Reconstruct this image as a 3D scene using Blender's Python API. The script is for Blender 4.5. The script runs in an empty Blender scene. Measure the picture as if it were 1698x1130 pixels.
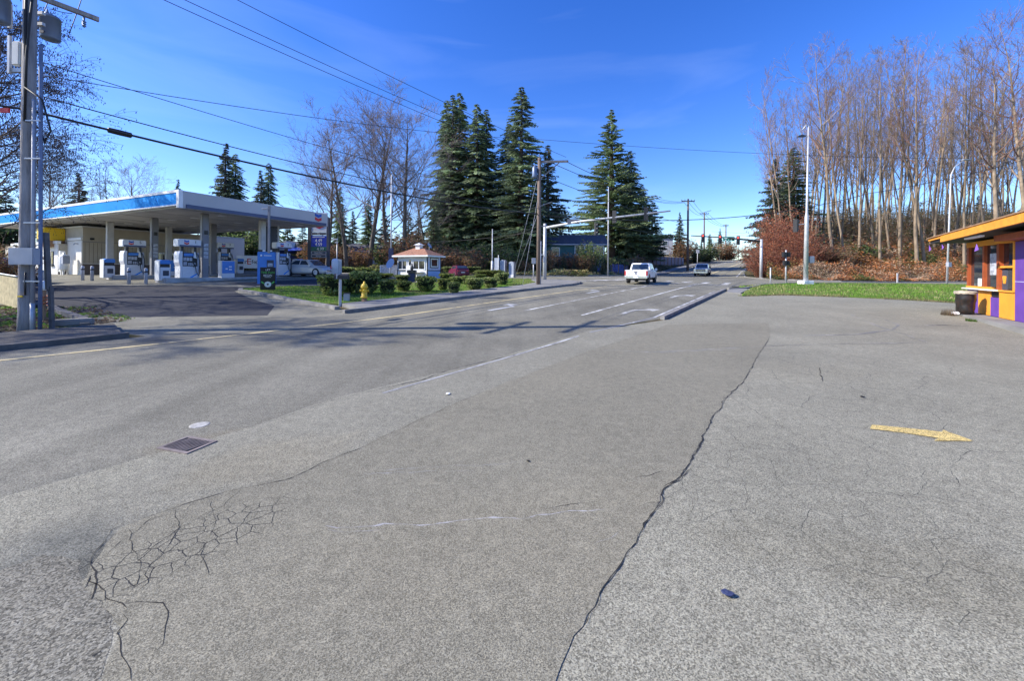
import bpy, bmesh, math, random
from mathutils import Matrix, Vector, noise

# ------------------------------------------------------------------ camera, sky, sun
SC = bpy.context.scene
COL = SC.collection
cam = bpy.data.objects.new('camera', bpy.data.cameras.new('camera')); COL.objects.link(cam)
cam.data.sensor_width = 36.0; cam.data.lens = 36.0*650/1698
cam.data.shift_y = -115/1698; cam.data.clip_start = .05; cam.data.clip_end = 3000
CH = 1.75; CF = 650.0; CR = .0074
cam.matrix_world = Matrix.Translation((0, 0, CH)) @ (Matrix.Rotation(math.pi/2, 4, 'X') @ Matrix.Rotation(CR, 4, 'Z'))
SC.camera = cam
SUN_EL = 35.0
SUN_DIR = Vector((-1.0, -.10, 0)).normalized()         # horizontal direction TOWARDS the sun
W = bpy.data.worlds.new('World'); SC.world = W; W.use_nodes = True
nt = W.node_tree; nt.nodes.clear()
sky = nt.nodes.new('ShaderNodeTexSky'); sky.sky_type = 'NISHITA'; sky.sun_disc = False
sky.sun_elevation = math.radians(SUN_EL)
sky.sun_rotation = math.atan2(SUN_DIR.x, SUN_DIR.y)
sky.air_density = 1.0; sky.dust_density = .25; sky.ozone_density = 4.0
hs = nt.nodes.new('ShaderNodeHueSaturation'); hs.inputs['Saturation'].default_value = 1.30; hs.inputs['Hue'].default_value = .521
tcw = nt.nodes.new('ShaderNodeTexCoord'); mpw = nt.nodes.new('ShaderNodeMapping'); mpw.inputs['Scale'].default_value = (1.2, 1.2, 7)
mpw.inputs['Rotation'].default_value = (0, .12, 0)
nw = nt.nodes.new('ShaderNodeTexNoise'); nw.inputs['Scale'].default_value = 1.6; nw.inputs['Detail'].default_value = 7; nw.inputs['Distortion'].default_value = .6
rw = nt.nodes.new('ShaderNodeValToRGB'); rw.color_ramp.elements[0].position = .52; rw.color_ramp.elements[1].position = .90
rw.color_ramp.elements[1].color = (.07, .07, .07, 1)
mxw = nt.nodes.new('ShaderNodeMix'); mxw.data_type = 'RGBA'
mxw.inputs['B'].default_value = (6.5, 7.4, 8.6, 1)
bg = nt.nodes.new('ShaderNodeBackground'); bg.inputs['Strength'].default_value = .15
ow = nt.nodes.new('ShaderNodeOutputWorld')
L = nt.links
L.new(tcw.outputs['Generated'], mpw.inputs['Vector']); L.new(mpw.outputs[0], nw.inputs['Vector']); L.new(nw.outputs[0], rw.inputs[0])
L.new(sky.outputs[0], hs.inputs['Color']); L.new(hs.outputs[0], mxw.inputs['A']); L.new(rw.outputs[0], mxw.inputs['Factor'])
L.new(mxw.outputs['Result'], bg.inputs['Color']); L.new(bg.outputs[0], ow.inputs[0])
sl = bpy.data.lights.new('sun', 'SUN'); sl.energy = 4.5; sl.angle = math.radians(.5); sl.color = (1, .945, .86)
so = bpy.data.objects.new('sun', sl); COL.objects.link(so)
_el = math.radians(SUN_EL)
_sd = Vector((SUN_DIR.x*math.cos(_el), SUN_DIR.y*math.cos(_el), math.sin(_el)))
so.rotation_euler = _sd.to_track_quat('Z', 'Y').to_euler(); so.location = (-30, 0, 40)
SC.view_settings.view_transform = 'Standard'; SC.view_settings.look = 'None'
SC.view_settings.exposure = 0.86; SC.view_settings.gamma = 1; SC.view_settings.use_curve_mapping = False
SC.cycles.max_bounces = 6; SC.cycles.transparent_max_bounces = 6

# ------------------------------------------------------------------ terrain function and pixel <-> place
def ss(a, b, x):
    t = max(0., min(1., (x-a)/(b-a))); return t*t*(3-2*t)
def ramp(a, b, x, w=3.0):
    def sp(u): return 0 if u < -w else (u if u > w else (u+w)**2/(4*w))
    return sp(x-a)-sp(x-b)
def gz(X, Y):
    s = .588*X+.809*Y; n = .809*X-.588*Y
    z = .042*ramp(11, 32.5, Y)+.02*ramp(32.5, 52, Y)
    z -= .012*ramp(10, 60, X, 2)*ss(22, 34, Y)
    z += .32*ss(6, 14, -X)*ss(14, 24, Y)
    k = ss(-30, 10, X)
    z += .068*ramp(66, 146, s, 6)*k-.03*ramp(150, 400, s, 6)*k
    z += 2.3*ss(66, 80, s)*ss(22.5, 26.5, -n)*ss(5, 20, X)*(1-ss(100, 125, s)*.6)
    z += 3.4*ss(46.5, 60, Y)*ss(-4.0, 1.5, n)*ss(30, 40, X)
    return z
def hit(px, py):
    dx = px-849; dy = 450-py; c, s_ = math.cos(CR), math.sin(CR)
    u = (dx*c-dy*s_)/CF; v = (dx*s_+dy*c)/CF
    Y = .8
    while Y < 400:
        if CH+v*Y <= gz(u*Y, Y):
            lo, hi = Y-.25, Y
            for _ in range(16):
                m = (lo+hi)/2
                if CH+v*m <= gz(u*m, m): hi = m
                else: lo = m
            return (u*hi, hi)
        Y += .25
    raise ValueError('no ground at %s,%s' % (px, py))
def at(px, py, Y):
    dx = px-849; dy = 450-py
    return Vector(((dx-dy*CR)/CF*Y, Y, CH+(dy+dx*CR)/CF*Y))
def zt(px, py, Y): return at(px, py, Y).z
def sn(s, n): return (.588*s+.809*n, .809*s-.588*n)

# ------------------------------------------------------------------ materials
def _n(t, k, **kw):
    x = t.nodes.new(k)
    for a, b in kw.items():
        if a in x.inputs: x.inputs[a].default_value = b
        else: setattr(x, a, b)
    return x
def mat(name, col, rough=.7, metal=0., ns=3., nv=.15, bump=0., bs=30., dirt=0., dirtcol=(.12, .10, .08), spec=.5, stretch=None):
    m = bpy.data.materials.new(name); m.use_nodes = True; t = m.node_tree; b = t.nodes['Principled BSDF']
    b.inputs['Roughness'].default_value = rough; b.inputs['Metallic'].default_value = metal
    b.inputs['Specular IOR Level'].default_value = spec
    tc = _n(t, 'ShaderNodeTexCoord'); vec = tc.outputs['Object']
    if stretch:
        mp = _n(t, 'ShaderNodeMapping'); mp.inputs['Scale'].default_value = stretch; t.links.new(vec, mp.inputs[0]); vec = mp.outputs[0]
    nz = _n(t, 'ShaderNodeTexNoise', Scale=ns, Detail=5.); t.links.new(vec, nz.inputs['Vector'])
    mr = _n(t, 'ShaderNodeMapRange'); mr.inputs['From Min'].default_value = .3; mr.inputs['From Max'].default_value = .7
    mr.inputs['To Min'].default_value = 1-nv; mr.inputs['To Max'].default_value = 1+nv
    t.links.new(nz.outputs[0], mr.inputs[0])
    mu = _n(t, 'ShaderNodeMix', data_type='RGBA', blend_type='MULTIPLY'); mu.inputs['Factor'].default_value = 1
    mu.inputs['A'].default_value = (*col, 1); t.links.new(mr.outputs[0], mu.inputs['B']); out = mu.outputs['Result']
    if dirt:
        n2 = _n(t, 'ShaderNodeTexNoise', Scale=ns*2.3, Detail=8., Roughness=.7); t.links.new(vec, n2.inputs['Vector'])
        r2 = _n(t, 'ShaderNodeMapRange'); r2.inputs['From Min'].default_value = .5; r2.inputs['From Max'].default_value = .75; r2.inputs['To Max'].default_value = dirt
        t.links.new(n2.outputs[0], r2.inputs[0])
        m2 = _n(t, 'ShaderNodeMix', data_type='RGBA'); m2.inputs['B'].default_value = (*dirtcol, 1)
        t.links.new(r2.outputs[0], m2.inputs['Factor']); t.links.new(out, m2.inputs['A']); out = m2.outputs['Result']
    t.links.new(out, b.inputs['Base Color'])
    if bump:
        nb = _n(t, 'ShaderNodeTexNoise', Scale=bs, Detail=4.); t.links.new(vec, nb.inputs['Vector'])
        bp = _n(t, 'ShaderNodeBump', Strength=bump, Distance=.02); t.links.new(nb.outputs[0], bp.inputs['Height']); t.links.new(bp.outputs[0], b.inputs['Normal'])
    return m
def leafmat(name, rough=.75, trans=.38, spec=.25):
    m = bpy.data.materials.new(name); m.use_nodes = True; t = m.node_tree; b = t.nodes['Principled BSDF']
    a = _n(t, 'ShaderNodeVertexColor', layer_name='Col'); t.links.new(a.outputs[0], b.inputs['Base Color'])
    b.inputs['Roughness'].default_value = rough; b.inputs['Specular IOR Level'].default_value = spec
    tr = _n(t, 'ShaderNodeBsdfTranslucent'); t.links.new(a.outputs[0], tr.inputs[0])
    mx = _n(t, 'ShaderNodeMixShader'); mx.inputs[0].default_value = trans
    o = t.nodes['Material Output']; t.links.new(b.outputs[0], mx.inputs[1]); t.links.new(tr.outputs[0], mx.inputs[2]); t.links.new(mx.outputs[0], o.inputs[0])
    return m
def emit(name, col, st):
    m = mat(name, col, .4); b = m.node_tree.nodes['Principled BSDF']
    b.inputs['Emission Color'].default_value = (*col, 1); b.inputs['Emission Strength'].default_value = st; return m
def glass(name, col=(.02, .025, .03), rough=.05):
    m = mat(name, col, rough, 0, 2, .3, spec=.9); return m

def asphalt(name, base, dark=(.03, .03, .03), coarse=1.0, contrast=.55, patches=(), crack=None, mottled=.14, tint=None, stripes=0.):
    """aggregate asphalt in world coordinates: stone chips, pits, worn patches, fine cracks"""
    m = bpy.data.materials.new(name); m.use_nodes = True; t = m.node_tree; b = t.nodes['Principled BSDF']; l = t.links
    b.inputs['Roughness'].default_value = .92; b.inputs['Specular IOR Level'].default_value = .25
    tc = _n(t, 'ShaderNodeTexCoord'); P = tc.outputs['Object']
    v = _n(t, 'ShaderNodeTexVoronoi', Scale=165./coarse, voronoi_dimensions='2D'); l.new(P, v.inputs['Vector'])
    r = _n(t, 'ShaderNodeMapRange'); r.inputs['To Min'].default_value = 1-contrast; r.inputs['To Max'].default_value = 1+contrast
    sep = _n(t, 'ShaderNodeSeparateColor'); l.new(v.outputs['Color'], sep.inputs[0]); l.new(sep.outputs[0], r.inputs[0])
    n1 = _n(t, 'ShaderNodeTexNoise', Scale=230./coarse, Detail=3., Roughness=.7); l.new(P, n1.inputs['Vector'])
    r1 = _n(t, 'ShaderNodeMapRange'); r1.inputs['From Min'].default_value = .33; r1.inputs['From Max'].default_value = .44; r1.inputs['To Min'].default_value = .30
    l.new(n1.outputs[0], r1.inputs[0])
    a = _n(t, 'ShaderNodeMath', operation='MULTIPLY'); l.new(r.outputs[0], a.inputs[0]); l.new(r1.outputs[0], a.inputs[1])
    n2 = _n(t, 'ShaderNodeTexNoise', Scale=.45, Detail=6., Roughness=.62); l.new(P, n2.inputs['Vector'])
    r2 = _n(t, 'ShaderNodeMapRange'); r2.inputs['From Min'].default_value = .3; r2.inputs['From Max'].default_value = .7
    r2.inputs['To Min'].default_value = 1-mottled; r2.inputs['To Max'].default_value = 1+mottled; l.new(n2.outputs[0], r2.inputs[0])
    a2 = _n(t, 'ShaderNodeMath', operation='MULTIPLY'); l.new(a.outputs[0], a2.inputs[0]); l.new(r2.outputs[0], a2.inputs[1])
    n5 = _n(t, 'ShaderNodeTexNoise', Scale=9., Detail=4., Roughness=.7); l.new(P, n5.inputs['Vector'])
    r5 = _n(t, 'ShaderNodeMapRange'); r5.inputs['From Min'].default_value = .3; r5.inputs['From Max'].default_value = .7
    r5.inputs['To Min'].default_value = .86; r5.inputs['To Max'].default_value = 1.14; l.new(n5.outputs[0], r5.inputs[0])
    a5 = _n(t, 'ShaderNodeMath', operation='MULTIPLY'); l.new(a2.outputs[0], a5.inputs[0]); l.new(r5.outputs[0], a5.inputs[1]); a2 = a5
    if stripes:                                   # wheel-worn lanes running with the road
        mp = _n(t, 'ShaderNodeMapping'); mp.inputs['Rotation'].default_value = (0, 0, math.radians(36)); mp.inputs['Scale'].default_value = (1, .04, 1)
        l.new(P, mp.inputs[0]); n6 = _n(t, 'ShaderNodeTexNoise', Scale=1.3, Detail=5.); l.new(mp.outputs[0], n6.inputs['Vector'])
        r6 = _n(t, 'ShaderNodeMapRange'); r6.inputs['From Min'].default_value = .3; r6.inputs['From Max'].default_value = .7
        r6.inputs['To Min'].default_value = 1-stripes; r6.inputs['To Max'].default_value = 1+stripes; l.new(n6.outputs[0], r6.inputs[0])
        a6 = _n(t, 'ShaderNodeMath', operation='MULTIPLY'); l.new(a2.outputs[0], a6.inputs[0]); l.new(r6.outputs[0], a6.inputs[1]); a2 = a6
    mc = _n(t, 'ShaderNodeMix', data_type='RGBA'); mc.inputs['A'].default_value = (*base, 1); mc.inputs['B'].default_value = (*(tint or [c*f for c, f in zip(base, (1.08, 1.0, .86))]), 1)
    s3 = _n(t, 'ShaderNodeMath', operation='MULTIPLY'); s3.inputs[1].default_value = .5; l.new(sep.outputs[1], s3.inputs[0]); l.new(s3.outputs[0], mc.inputs['Factor'])
    mu = _n(t, 'ShaderNodeMix', data_type='RGBA', blend_type='MULTIPLY'); mu.inputs['Factor'].default_value = 1; l.new(mc.outputs['Result'], mu.inputs['A']); l.new(a2.outputs[0], mu.inputs['B'])
    out = mu.outputs['Result']
    def mask(cx, cy, rx, ry, rot, soft=.5):
        mp = _n(t, 'ShaderNodeMapping', vector_type='TEXTURE'); mp.inputs['Location'].default_value = (cx, cy, 0)
        mp.inputs['Rotation'].default_value = (0, 0, rot); mp.inputs['Scale'].default_value = (rx, ry, 1000.)
        l.new(P, mp.inputs[0]); ln = _n(t, 'ShaderNodeVectorMath', operation='LENGTH'); l.new(mp.outputs[0], ln.inputs[0])
        nn = _n(t, 'ShaderNodeTexNoise', Scale=2.2, Detail=4.); l.new(P, nn.inputs['Vector'])
        ad = _n(t, 'ShaderNodeMath', operation='ADD'); l.new(ln.outputs['Value'], ad.inputs[0]); l.new(nn.outputs[0], ad.inputs[1])
        q = _n(t, 'ShaderNodeMapRange'); q.inputs['From Min'].default_value = 1.5; q.inputs['From Max'].default_value = 1.5-soft; l.new(ad.outputs[0], q.inputs[0])
        return q.outputs[0]
    for (cx, cy, rx, ry, rot, colr, amt) in patches:
        k = mask(cx, cy, rx, ry, rot); km = _n(t, 'ShaderNodeMath', operation='MULTIPLY'); km.inputs[1].default_value = amt; l.new(k, km.inputs[0])
        pm = _n(t, 'ShaderNodeMix', data_type='RGBA', blend_type='MULTIPLY'); pm.inputs['B'].default_value = (*colr, 1)
        l.new(km.outputs[0], pm.inputs['Factor']); l.new(out, pm.inputs['A']); out = pm.outputs['Result']
    H = _n(t, 'ShaderNodeMath', operation='ADD'); l.new(r1.outputs[0], H.inputs[0]); l.new(sep.outputs[0], H.inputs[1]); hgt = H.outputs[0]
    if crack:
        for (cx, cy, rx, ry, rot, sc, wd) in crack:
            k = mask(cx, cy, rx, ry, rot, .35)
            nd = _n(t, 'ShaderNodeTexNoise', Scale=sc*1.4, Detail=4.); l.new(P, nd.inputs['Vector'])
            vm = _n(t, 'ShaderNodeVectorMath', operation='SCALE'); vm.inputs['Scale'].default_value = .4/sc; l.new(nd.outputs['Color'], vm.inputs[0])
            va = _n(t, 'ShaderNodeVectorMath', operation='ADD'); l.new(P, va.inputs[0]); l.new(vm.outputs[0], va.inputs[1])
            vc = _n(t, 'ShaderNodeTexVoronoi', feature='DISTANCE_TO_EDGE', voronoi_dimensions='2D', Scale=sc); l.new(va.outputs[0], vc.inputs['Vector'])
            q = _n(t, 'ShaderNodeMapRange'); q.inputs['From Min'].default_value = wd*sc; q.inputs['From Max'].default_value = wd*sc*.35; l.new(vc.outputs['Distance'], q.inputs[0])
            kk = _n(t, 'ShaderNodeMath', operation='MULTIPLY'); l.new(k, kk.inputs[0]); l.new(q.outputs[0], kk.inputs[1])
            pm = _n(t, 'ShaderNodeMix', data_type='RGBA'); pm.inputs['B'].default_value = (*dark, 1); l.new(kk.outputs[0], pm.inputs['Factor']); l.new(out, pm.inputs['A']); out = pm.outputs['Result']
            sb = _n(t, 'ShaderNodeMath', operation='SUBTRACT'); l.new(hgt, sb.inputs[0]); l.new(kk.outputs[0], sb.inputs[1]); hgt = sb.outputs[0]
    l.new(out, b.inputs['Base Color'])
    bp = _n(t, 'ShaderNodeBump', Strength=.65, Distance=.005*coarse); l.new(hgt, bp.inputs['Height']); l.new(bp.outputs[0], b.inputs['Normal'])
    return m

def groundmat(name, c1, c2, c3, sc=1.2):
    m = bpy.data.materials.new(name); m.use_nodes = True; t = m.node_tree; b = t.nodes['Principled BSDF']; l = t.links
    b.inputs['Roughness'].default_value = .95; b.inputs['Specular IOR Level'].default_value = .1
    tc = _n(t, 'ShaderNodeTexCoord'); P = tc.outputs['Object']
    n1 = _n(t, 'ShaderNodeTexNoise', Scale=sc, Detail=8., Roughness=.7); l.new(P, n1.inputs['Vector'])
    cr = _n(t, 'ShaderNodeValToRGB'); e = cr.color_ramp.elements; e[0].position = .36; e[0].color = (*c1, 1); e[1].position = .64; e[1].color = (*c3, 1)
    x = e.new(.5); x.color = (*c2, 1); l.new(n1.outputs[0], cr.inputs[0])
    n2 = _n(t, 'ShaderNodeTexNoise', Scale=22., Detail=5., Roughness=.8); l.new(P, n2.inputs['Vector'])
    r = _n(t, 'ShaderNodeMapRange'); r.inputs['From Min'].default_value = .3; r.inputs['From Max'].default_value = .7; r.inputs['To Min'].default_value = .45; r.inputs['To Max'].default_value = 1.5; l.new(n2.outputs[0], r.inputs[0])
    mu = _n(t, 'ShaderNodeMix', data_type='RGBA', blend_type='MULTIPLY'); mu.inputs['Factor'].default_value = 1; l.new(cr.outputs[0], mu.inputs['A']); l.new(r.outputs[0], mu.inputs['B'])
    l.new(mu.outputs['Result'], b.inputs['Base Color'])
    bp = _n(t, 'ShaderNodeBump', Strength=1., Distance=.06); l.new(n2.outputs[0], bp.inputs['Height']); l.new(bp.outputs[0], b.inputs['Normal'])
    return m

def worn(name, col, under, amt=.55, sc=28.):
    """worn road paint"""
    m = mat(name, col, .8, 0, 4, .12); t = m.node_tree; l = t.links; b = t.nodes['Principled BSDF']
    src = b.inputs['Base Color'].links[0].from_socket
    tc = _n(t, 'ShaderNodeTexCoord'); n = _n(t, 'ShaderNodeTexNoise', Scale=sc, Detail=6., Roughness=.85); l.new(tc.outputs['Object'], n.inputs['Vector'])
    n3 = _n(t, 'ShaderNodeTexNoise', Scale=1.1, Detail=3.); l.new(tc.outputs['Object'], n3.inputs['Vector'])
    ad = _n(t, 'ShaderNodeMath', operation='ADD'); l.new(n.outputs[0], ad.inputs[0]); l.new(n3.outputs[0], ad.inputs[1])
    q = _n(t, 'ShaderNodeMapRange'); q.inputs['From Min'].default_value = 1.0+(.5-amt)*.35-.05; q.inputs['From Max'].default_value = 1.0+(.5-amt)*.35+.1; l.new(ad.outputs[0], q.inputs[0])
    mx = _n(t, 'ShaderNodeMix', data_type='RGBA'); mx.inputs['B'].default_value = (*under, 1); l.new(q.outputs[0], mx.inputs['Factor']); l.new(src, mx.inputs['A']); l.new(mx.outputs['Result'], b.inputs['Base Color'])
    return m

M = {}
M['road'] = asphalt('road_asphalt', (.212, .204, .162), coarse=1.0, contrast=.5, mottled=.2, stripes=.14,
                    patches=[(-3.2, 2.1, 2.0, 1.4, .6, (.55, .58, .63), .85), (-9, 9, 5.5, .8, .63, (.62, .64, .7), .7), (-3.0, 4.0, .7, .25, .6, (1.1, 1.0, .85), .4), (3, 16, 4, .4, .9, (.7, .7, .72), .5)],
                    crack=[(-2.1, 2.6, .8, .4, .9, 9., .003)])
M['shoulder'] = asphalt('shoulder_asphalt', (.272, .262, .205), coarse=.95, contrast=.5, mottled=.15,
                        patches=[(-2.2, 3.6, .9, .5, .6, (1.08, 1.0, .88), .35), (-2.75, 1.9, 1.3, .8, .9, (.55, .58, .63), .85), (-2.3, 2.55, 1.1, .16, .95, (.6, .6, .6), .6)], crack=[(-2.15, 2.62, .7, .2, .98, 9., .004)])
M['patch'] = asphalt('patched_asphalt', (.240, .227, .172), coarse=.85, contrast=.45, mottled=.09,
                     patches=[(.6, 2.7, 2.5, .8, .2, (1.08, 1.06, 1.03), .6), (0, 6.5, 2.5, 1.5, .5, (1.05, 1.04, 1.03), .6)],
                     crack=[(-2.02, 2.48, .80, .30, .98, 10., .0036)])
M['lot'] = asphalt('worn_lot_asphalt', (.280, .270, .209), coarse=1.0, contrast=.55, mottled=.15,
                   patches=[(2.6, 2.2, 1.7, .45, -.35, (.72, .70, .66), .5), (10, 12, 4, 1.0, .2, (.8, .8, .8), .5), (5, 7, 2, 1, .2, (1.1, 1.08, 1.05), .5)],
                   crack=[(5.5, 7, 5, 5, 0, 1.3, .003), (2.6, 3.2, 2, 1.5, 0, 2.5, .0018)])
M['station_lot'] = asphalt('dark_seal_coat', (.045, .047, .055), coarse=1.2, contrast=.4, mottled=.2)
M['apron'] = asphalt('light_apron', (.222, .213, .167), coarse=1.2, contrast=.4, mottled=.35, patches=[(-16, 24, 3, 1, .9, (.6, .6, .62), .6), (-12, 15, 3, .5, .4, (.7, .7, .72), .6)])
M['hill_road'] = asphalt('hill_asphalt', (.232, .223, .175), coarse=1.4, contrast=.4, mottled=.12, stripes=.12)
M['walk'] = mat('sidewalk_concrete', (.21, .205, .19), .9, 0, 1.2, .22, .5, 60, .35, (.14, .13, .12))
M['walk_dark'] = asphalt('asphalt_walk', (.13, .12, .105), coarse=1.1, contrast=.5, mottled=.3)  # dark asphalt walk, with tree shade put into its colour as well
M['kerb_dark'] = mat('shaded_dirty_kerb', (.13, .12, .11), .9, 0, 2.5, .3, .6, 40, .45, (.05, .045, .04))  # darker copy of the kerb: tree shade put into the colour, plus dirt
M['kerb'] = mat('kerb_concrete', (.22, .21, .195), .9, 0, 2.5, .3, .6, 40, .45, (.12, .11, .09))
M['concrete'] = mat('pale_concrete', (.42, .41, .39), .9, 0, 2, .25, .4, 40, .3)
M['white_line'] = worn('worn_white_paint', (.66, .66, .63), (.26, .25, .22), .6, 14)
M['faint_line'] = worn('faded_white_paint', (.62, .62, .6), (.24, .24, .235), .62, 16)
M['ghost_line'] = worn('ghost_white_paint', (.45, .45, .44), (.25, .25, .245), .8, 14)
M['yellow_line'] = worn('worn_yellow_paint', (.70, .57, .28), (.27, .25, .19), .42, 12)
M['yellow_arrow'] = asphalt('yellow_arrow_paint', (.72, .53, .17), coarse=1.3, contrast=.6, mottled=.25, tint=(.26, .24, .19), patches=[(3.6, 3.95, .5, .12, -.3, (.7, .75, 1.1), .7)])
M['old_arrow'] = worn('yellow_arrow_paint', (.78, .56, .14), (.29, .27, .22), .62, 22)
M['shade_mark'] = worn('painted_shade', (.07, .07, .068), (.30, .285, .24), .35, 9)  # colour of the shadow painted on the right lot
M['crack'] = mat('open_crack', (.022, .02, .018), 1., 0, 20, .4)
M['tyre_mark'] = worn('tyre_scuff', (.17, .165, .15), (.30, .285, .24), .5, 7)
M['chalk'] = worn('pale_scrape', (.42, .41, .39), (.265, .257, .243), .55, 12)
M['dirt'] = groundmat('rough_ground', (.035, .05, .015), (.09, .085, .04), (.16, .13, .075), .8)
M['lawn'] = groundmat('lawn_soil', (.08, .15, .02), (.13, .22, .035), (.20, .21, .08), .9)
M['leaf'] = leafmat('foliage'); M['twig'] = leafmat('twig_bark', .85, 0.)
M['bark'] = mat('grey_bark', (.12, .10, .08), .95, 0, 5, .4, .8, 25, .3, (.05, .045, .04), stretch=(1, 1, .25))
M['pale_bark'] = mat('pale_alder_bark', (.25, .19, .13), .9, 0, 2.5, .35, .6, 20, .55, (.09, .075, .06), stretch=(1, 1, .5))
M['dark_bark'] = mat('conifer_bark', (.075, .055, .045), .95, 0, 6, .4, .8, 20)
M['pole_wood'] = mat('weathered_pole_wood', (.29, .27, .26), .9, 0, 7, .35, .8, 40, .5, (.07, .05, .04), stretch=(1, 1, .12))
M['pole_brown'] = mat('brown_pole_wood', (.16, .12, .095), .9, 0, 7, .3, .7, 40, .4, stretch=(1, 1, .12))
M['galv'] = mat('galvanised_steel', (.50, .51, .52), .5, .35, 4, .15)
M['conduit'] = mat('grey_conduit', (.36, .38, .43), .55, .1, 4, .15)
M['conduit_blue'] = mat('blue_grey_conduit', (.12, .16, .27), .5, .1, 4, .15)
M['grey_box'] = mat('grey_enamel', (.36, .38, .42), .5, .1, 2, .1, dirt=.15)
M['arrow_paint'] = worn('faded_arrow_paint', (.52, .52, .5), (.24, .235, .2), .62, 12)
M['trafo'] = mat('transformer_enamel', (.13, .18, .28), .4, .1, 2, .1, dirt=.2)
M['black'] = mat('black_plastic', (.02, .02, .022), .5)
M['cable'] = mat('black_cable', (.015, .015, .016), .6)
M['white'] = mat('white_paint', (.78, .78, .76), .45, 0, 2, .06, dirt=.12)
M['trim_white'] = mat('white_metal_trim', (.80, .81, .82), .4, 0, 1.5, .05)
M['canopy_blue'] = mat('canopy_blue', (.001, .27, .78), .7, 0, .5, .1, spec=.12)
M['canopy_navy'] = mat('canopy_light_bar', (.055, .075, .16), .4, 0, .4, .2)
M['canopy_grey'] = mat('canopy_panel', (.46, .45, .46), .5, .1, .35, .1)
M['soffit'] = mat('soffit_panel', (.52, .51, .49), .6, 0, 1, .15)
M['column'] = mat('grey_column', (.20, .20, .22), .5, 0, 2, .1)
M['column_pale'] = mat('pale_column', (.48, .48, .48), .5, 0, 2, .1)
M['beige'] = mat('beige_siding', (.44, .39, .30), .75, 0, 1.5, .07)
M['brown_base'] = mat('brown_wainscot', (.16, .125, .10), .8, 0, 2, .15)
M['cream'] = mat('cream_wall', (.76, .73, .66), .7, 0, 1.5, .08)
M['glass'] = glass('dark_window_glass'); M['car_glass'] = glass('car_glass', (.03, .045, .06))
M['pump_white'] = mat('pump_white', (.66, .67, .70), .35, 0, 2, .06, dirt=.12)
M['pump_blue'] = mat('pump_blue', (.03, .20, .58), .35, 0, 2, .1)
M['sign_blue'] = mat('price_sign_blue', (.008, .04, .42), .4, 0, 2, .06)
M['sign_green'] = mat('price_sign_green', (.01, .12, .09), .4)
M['chev_blue'] = mat('emblem_blue', (.01, .08, .45), .4); M['chev_red'] = mat('emblem_red', (.62, .02, .03), .4)
M['red'] = mat('bright_red', (.66, .03, .02), .45); M['orange_cone'] = mat('cone_orange', (.8, .07, .02), .5)
M['yellow'] = mat('sign_yellow', (.80, .52, .02), .5, 0, 1, .1)
M['hyd_yellow'] = mat('hydrant_yellow', (.72, .47, .03), .5, 0, 6, .15, dirt=.25)
M['lit_red'] = emit('red_signal_lamp', (1, .10, .08), 1.1)
M['st_green'] = mat('street_sign_green', (.0, .17, .12), .4)
M['navy_house'] = mat('navy_siding', (.03, .045, .15), .7); M['blue_tarp'] = mat('blue_awning', (.02, .06, .35), .6)
M['teal'] = mat('teal_siding', (.04, .13, .14), .75, 0, 1, .15); M['roof_dark'] = mat('dark_shingles', (.07, .07, .085), .9, 0, 5, .3)
M['grey_house'] = mat('grey_siding', (.33, .35, .39), .75, 0, 1, .1)
M['shingle'] = mat('brown_shingles', (.30, .145, .09), .9, 0, 7, .35, .6, 30, .4, (.2, .1, .06))
M['kiosk_blue'] = mat('pale_blue_panel', (.30, .44, .74), .6, 0, 1, .08); M['lavender'] = mat('lavender_panel', (.55, .57, .75), .6)
M['fence_wood'] = mat('weathered_fence', (.27, .26, .31), .9, 0, 3, .3, .5, 30, .3, stretch=(1, 1, .2))
M['fence_blue'] = mat('blue_grey_fence', (.08, .11, .30), .9, 0, 2, .4)
M['car_white'] = mat('white_car_paint', (.80, .80, .80), .25, 0, 1, .03, spec=.6); M['car_silver'] = mat('silver_car_paint', (.62, .62, .60), .25, .2, 1, .04, spec=.6)
M['car_red'] = mat('maroon_car_paint', (.13, .02, .05), .25, 0, 1, .05, spec=.6)
M['tyre'] = mat('tyre_rubber', (.025, .025, .025), .85); M['rim'] = mat('wheel_rim', (.45, .45, .46), .35, .7)
M['chrome'] = mat('chrome', (.6, .6, .62), .2, .9); M['tail'] = mat('tail_lamp', (.45, .02, .02), .25)
M['k_orange'] = mat('orange_paint', (.78, .32, .03), .6, 0, 1.5, .12, dirt=.25, dirtcol=(.45, .2, .06)); M['k_fascia'] = mat('orange_fascia', (.72, .29, .03), .65, 0, 3, .16, dirt=.15, dirtcol=(.35, .13, .03))
M['k_purple'] = mat('purple_paint', (.12, .048, .30), .6, 0, 1.5, .15, dirt=.25, dirtcol=(.16, .10, .28)); M['k_frame'] = mat('red_brown_and_shade', (.34, .075, .02), .55, 0, 4, .2)
M['k_dark'] = mat('dark_recess', (.018, .017, .02), .7); M['pennant'] = mat('purple_pennant', (.24, .11, .50), .7)
M['post_brown'] = mat('dull_post', (.13, .12, .115), .85, 0, 5, .3)
M['roof_brown'] = mat('roof_edge', (.30, .18, .10), .85, 0, 3, .2)
M['poster'] = mat('faded_poster', (.42, .44, .48), .7, 0, 9, .35); M['louvre'] = mat('grey_louvre', (.055, .055, .06), .6)
M['panel_grey'] = mat('slate_panel', (.055, .06, .08), .6, 0, 1, .15)
M['tile_paint'] = mat('grey_monolith', (.42, .46, .52), .7, 0, 1, .08); M['brick_post'] = mat('tan_post', (.35, .28, .24), .9, 0, 4, .15)
M['fence_slat'] = mat('tan_chain_slats', (.45, .38, .22), .85, 0, 6, .3)
M['green_dot'] = mat('lime_print', (.12, .55, .12), .6)
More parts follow.
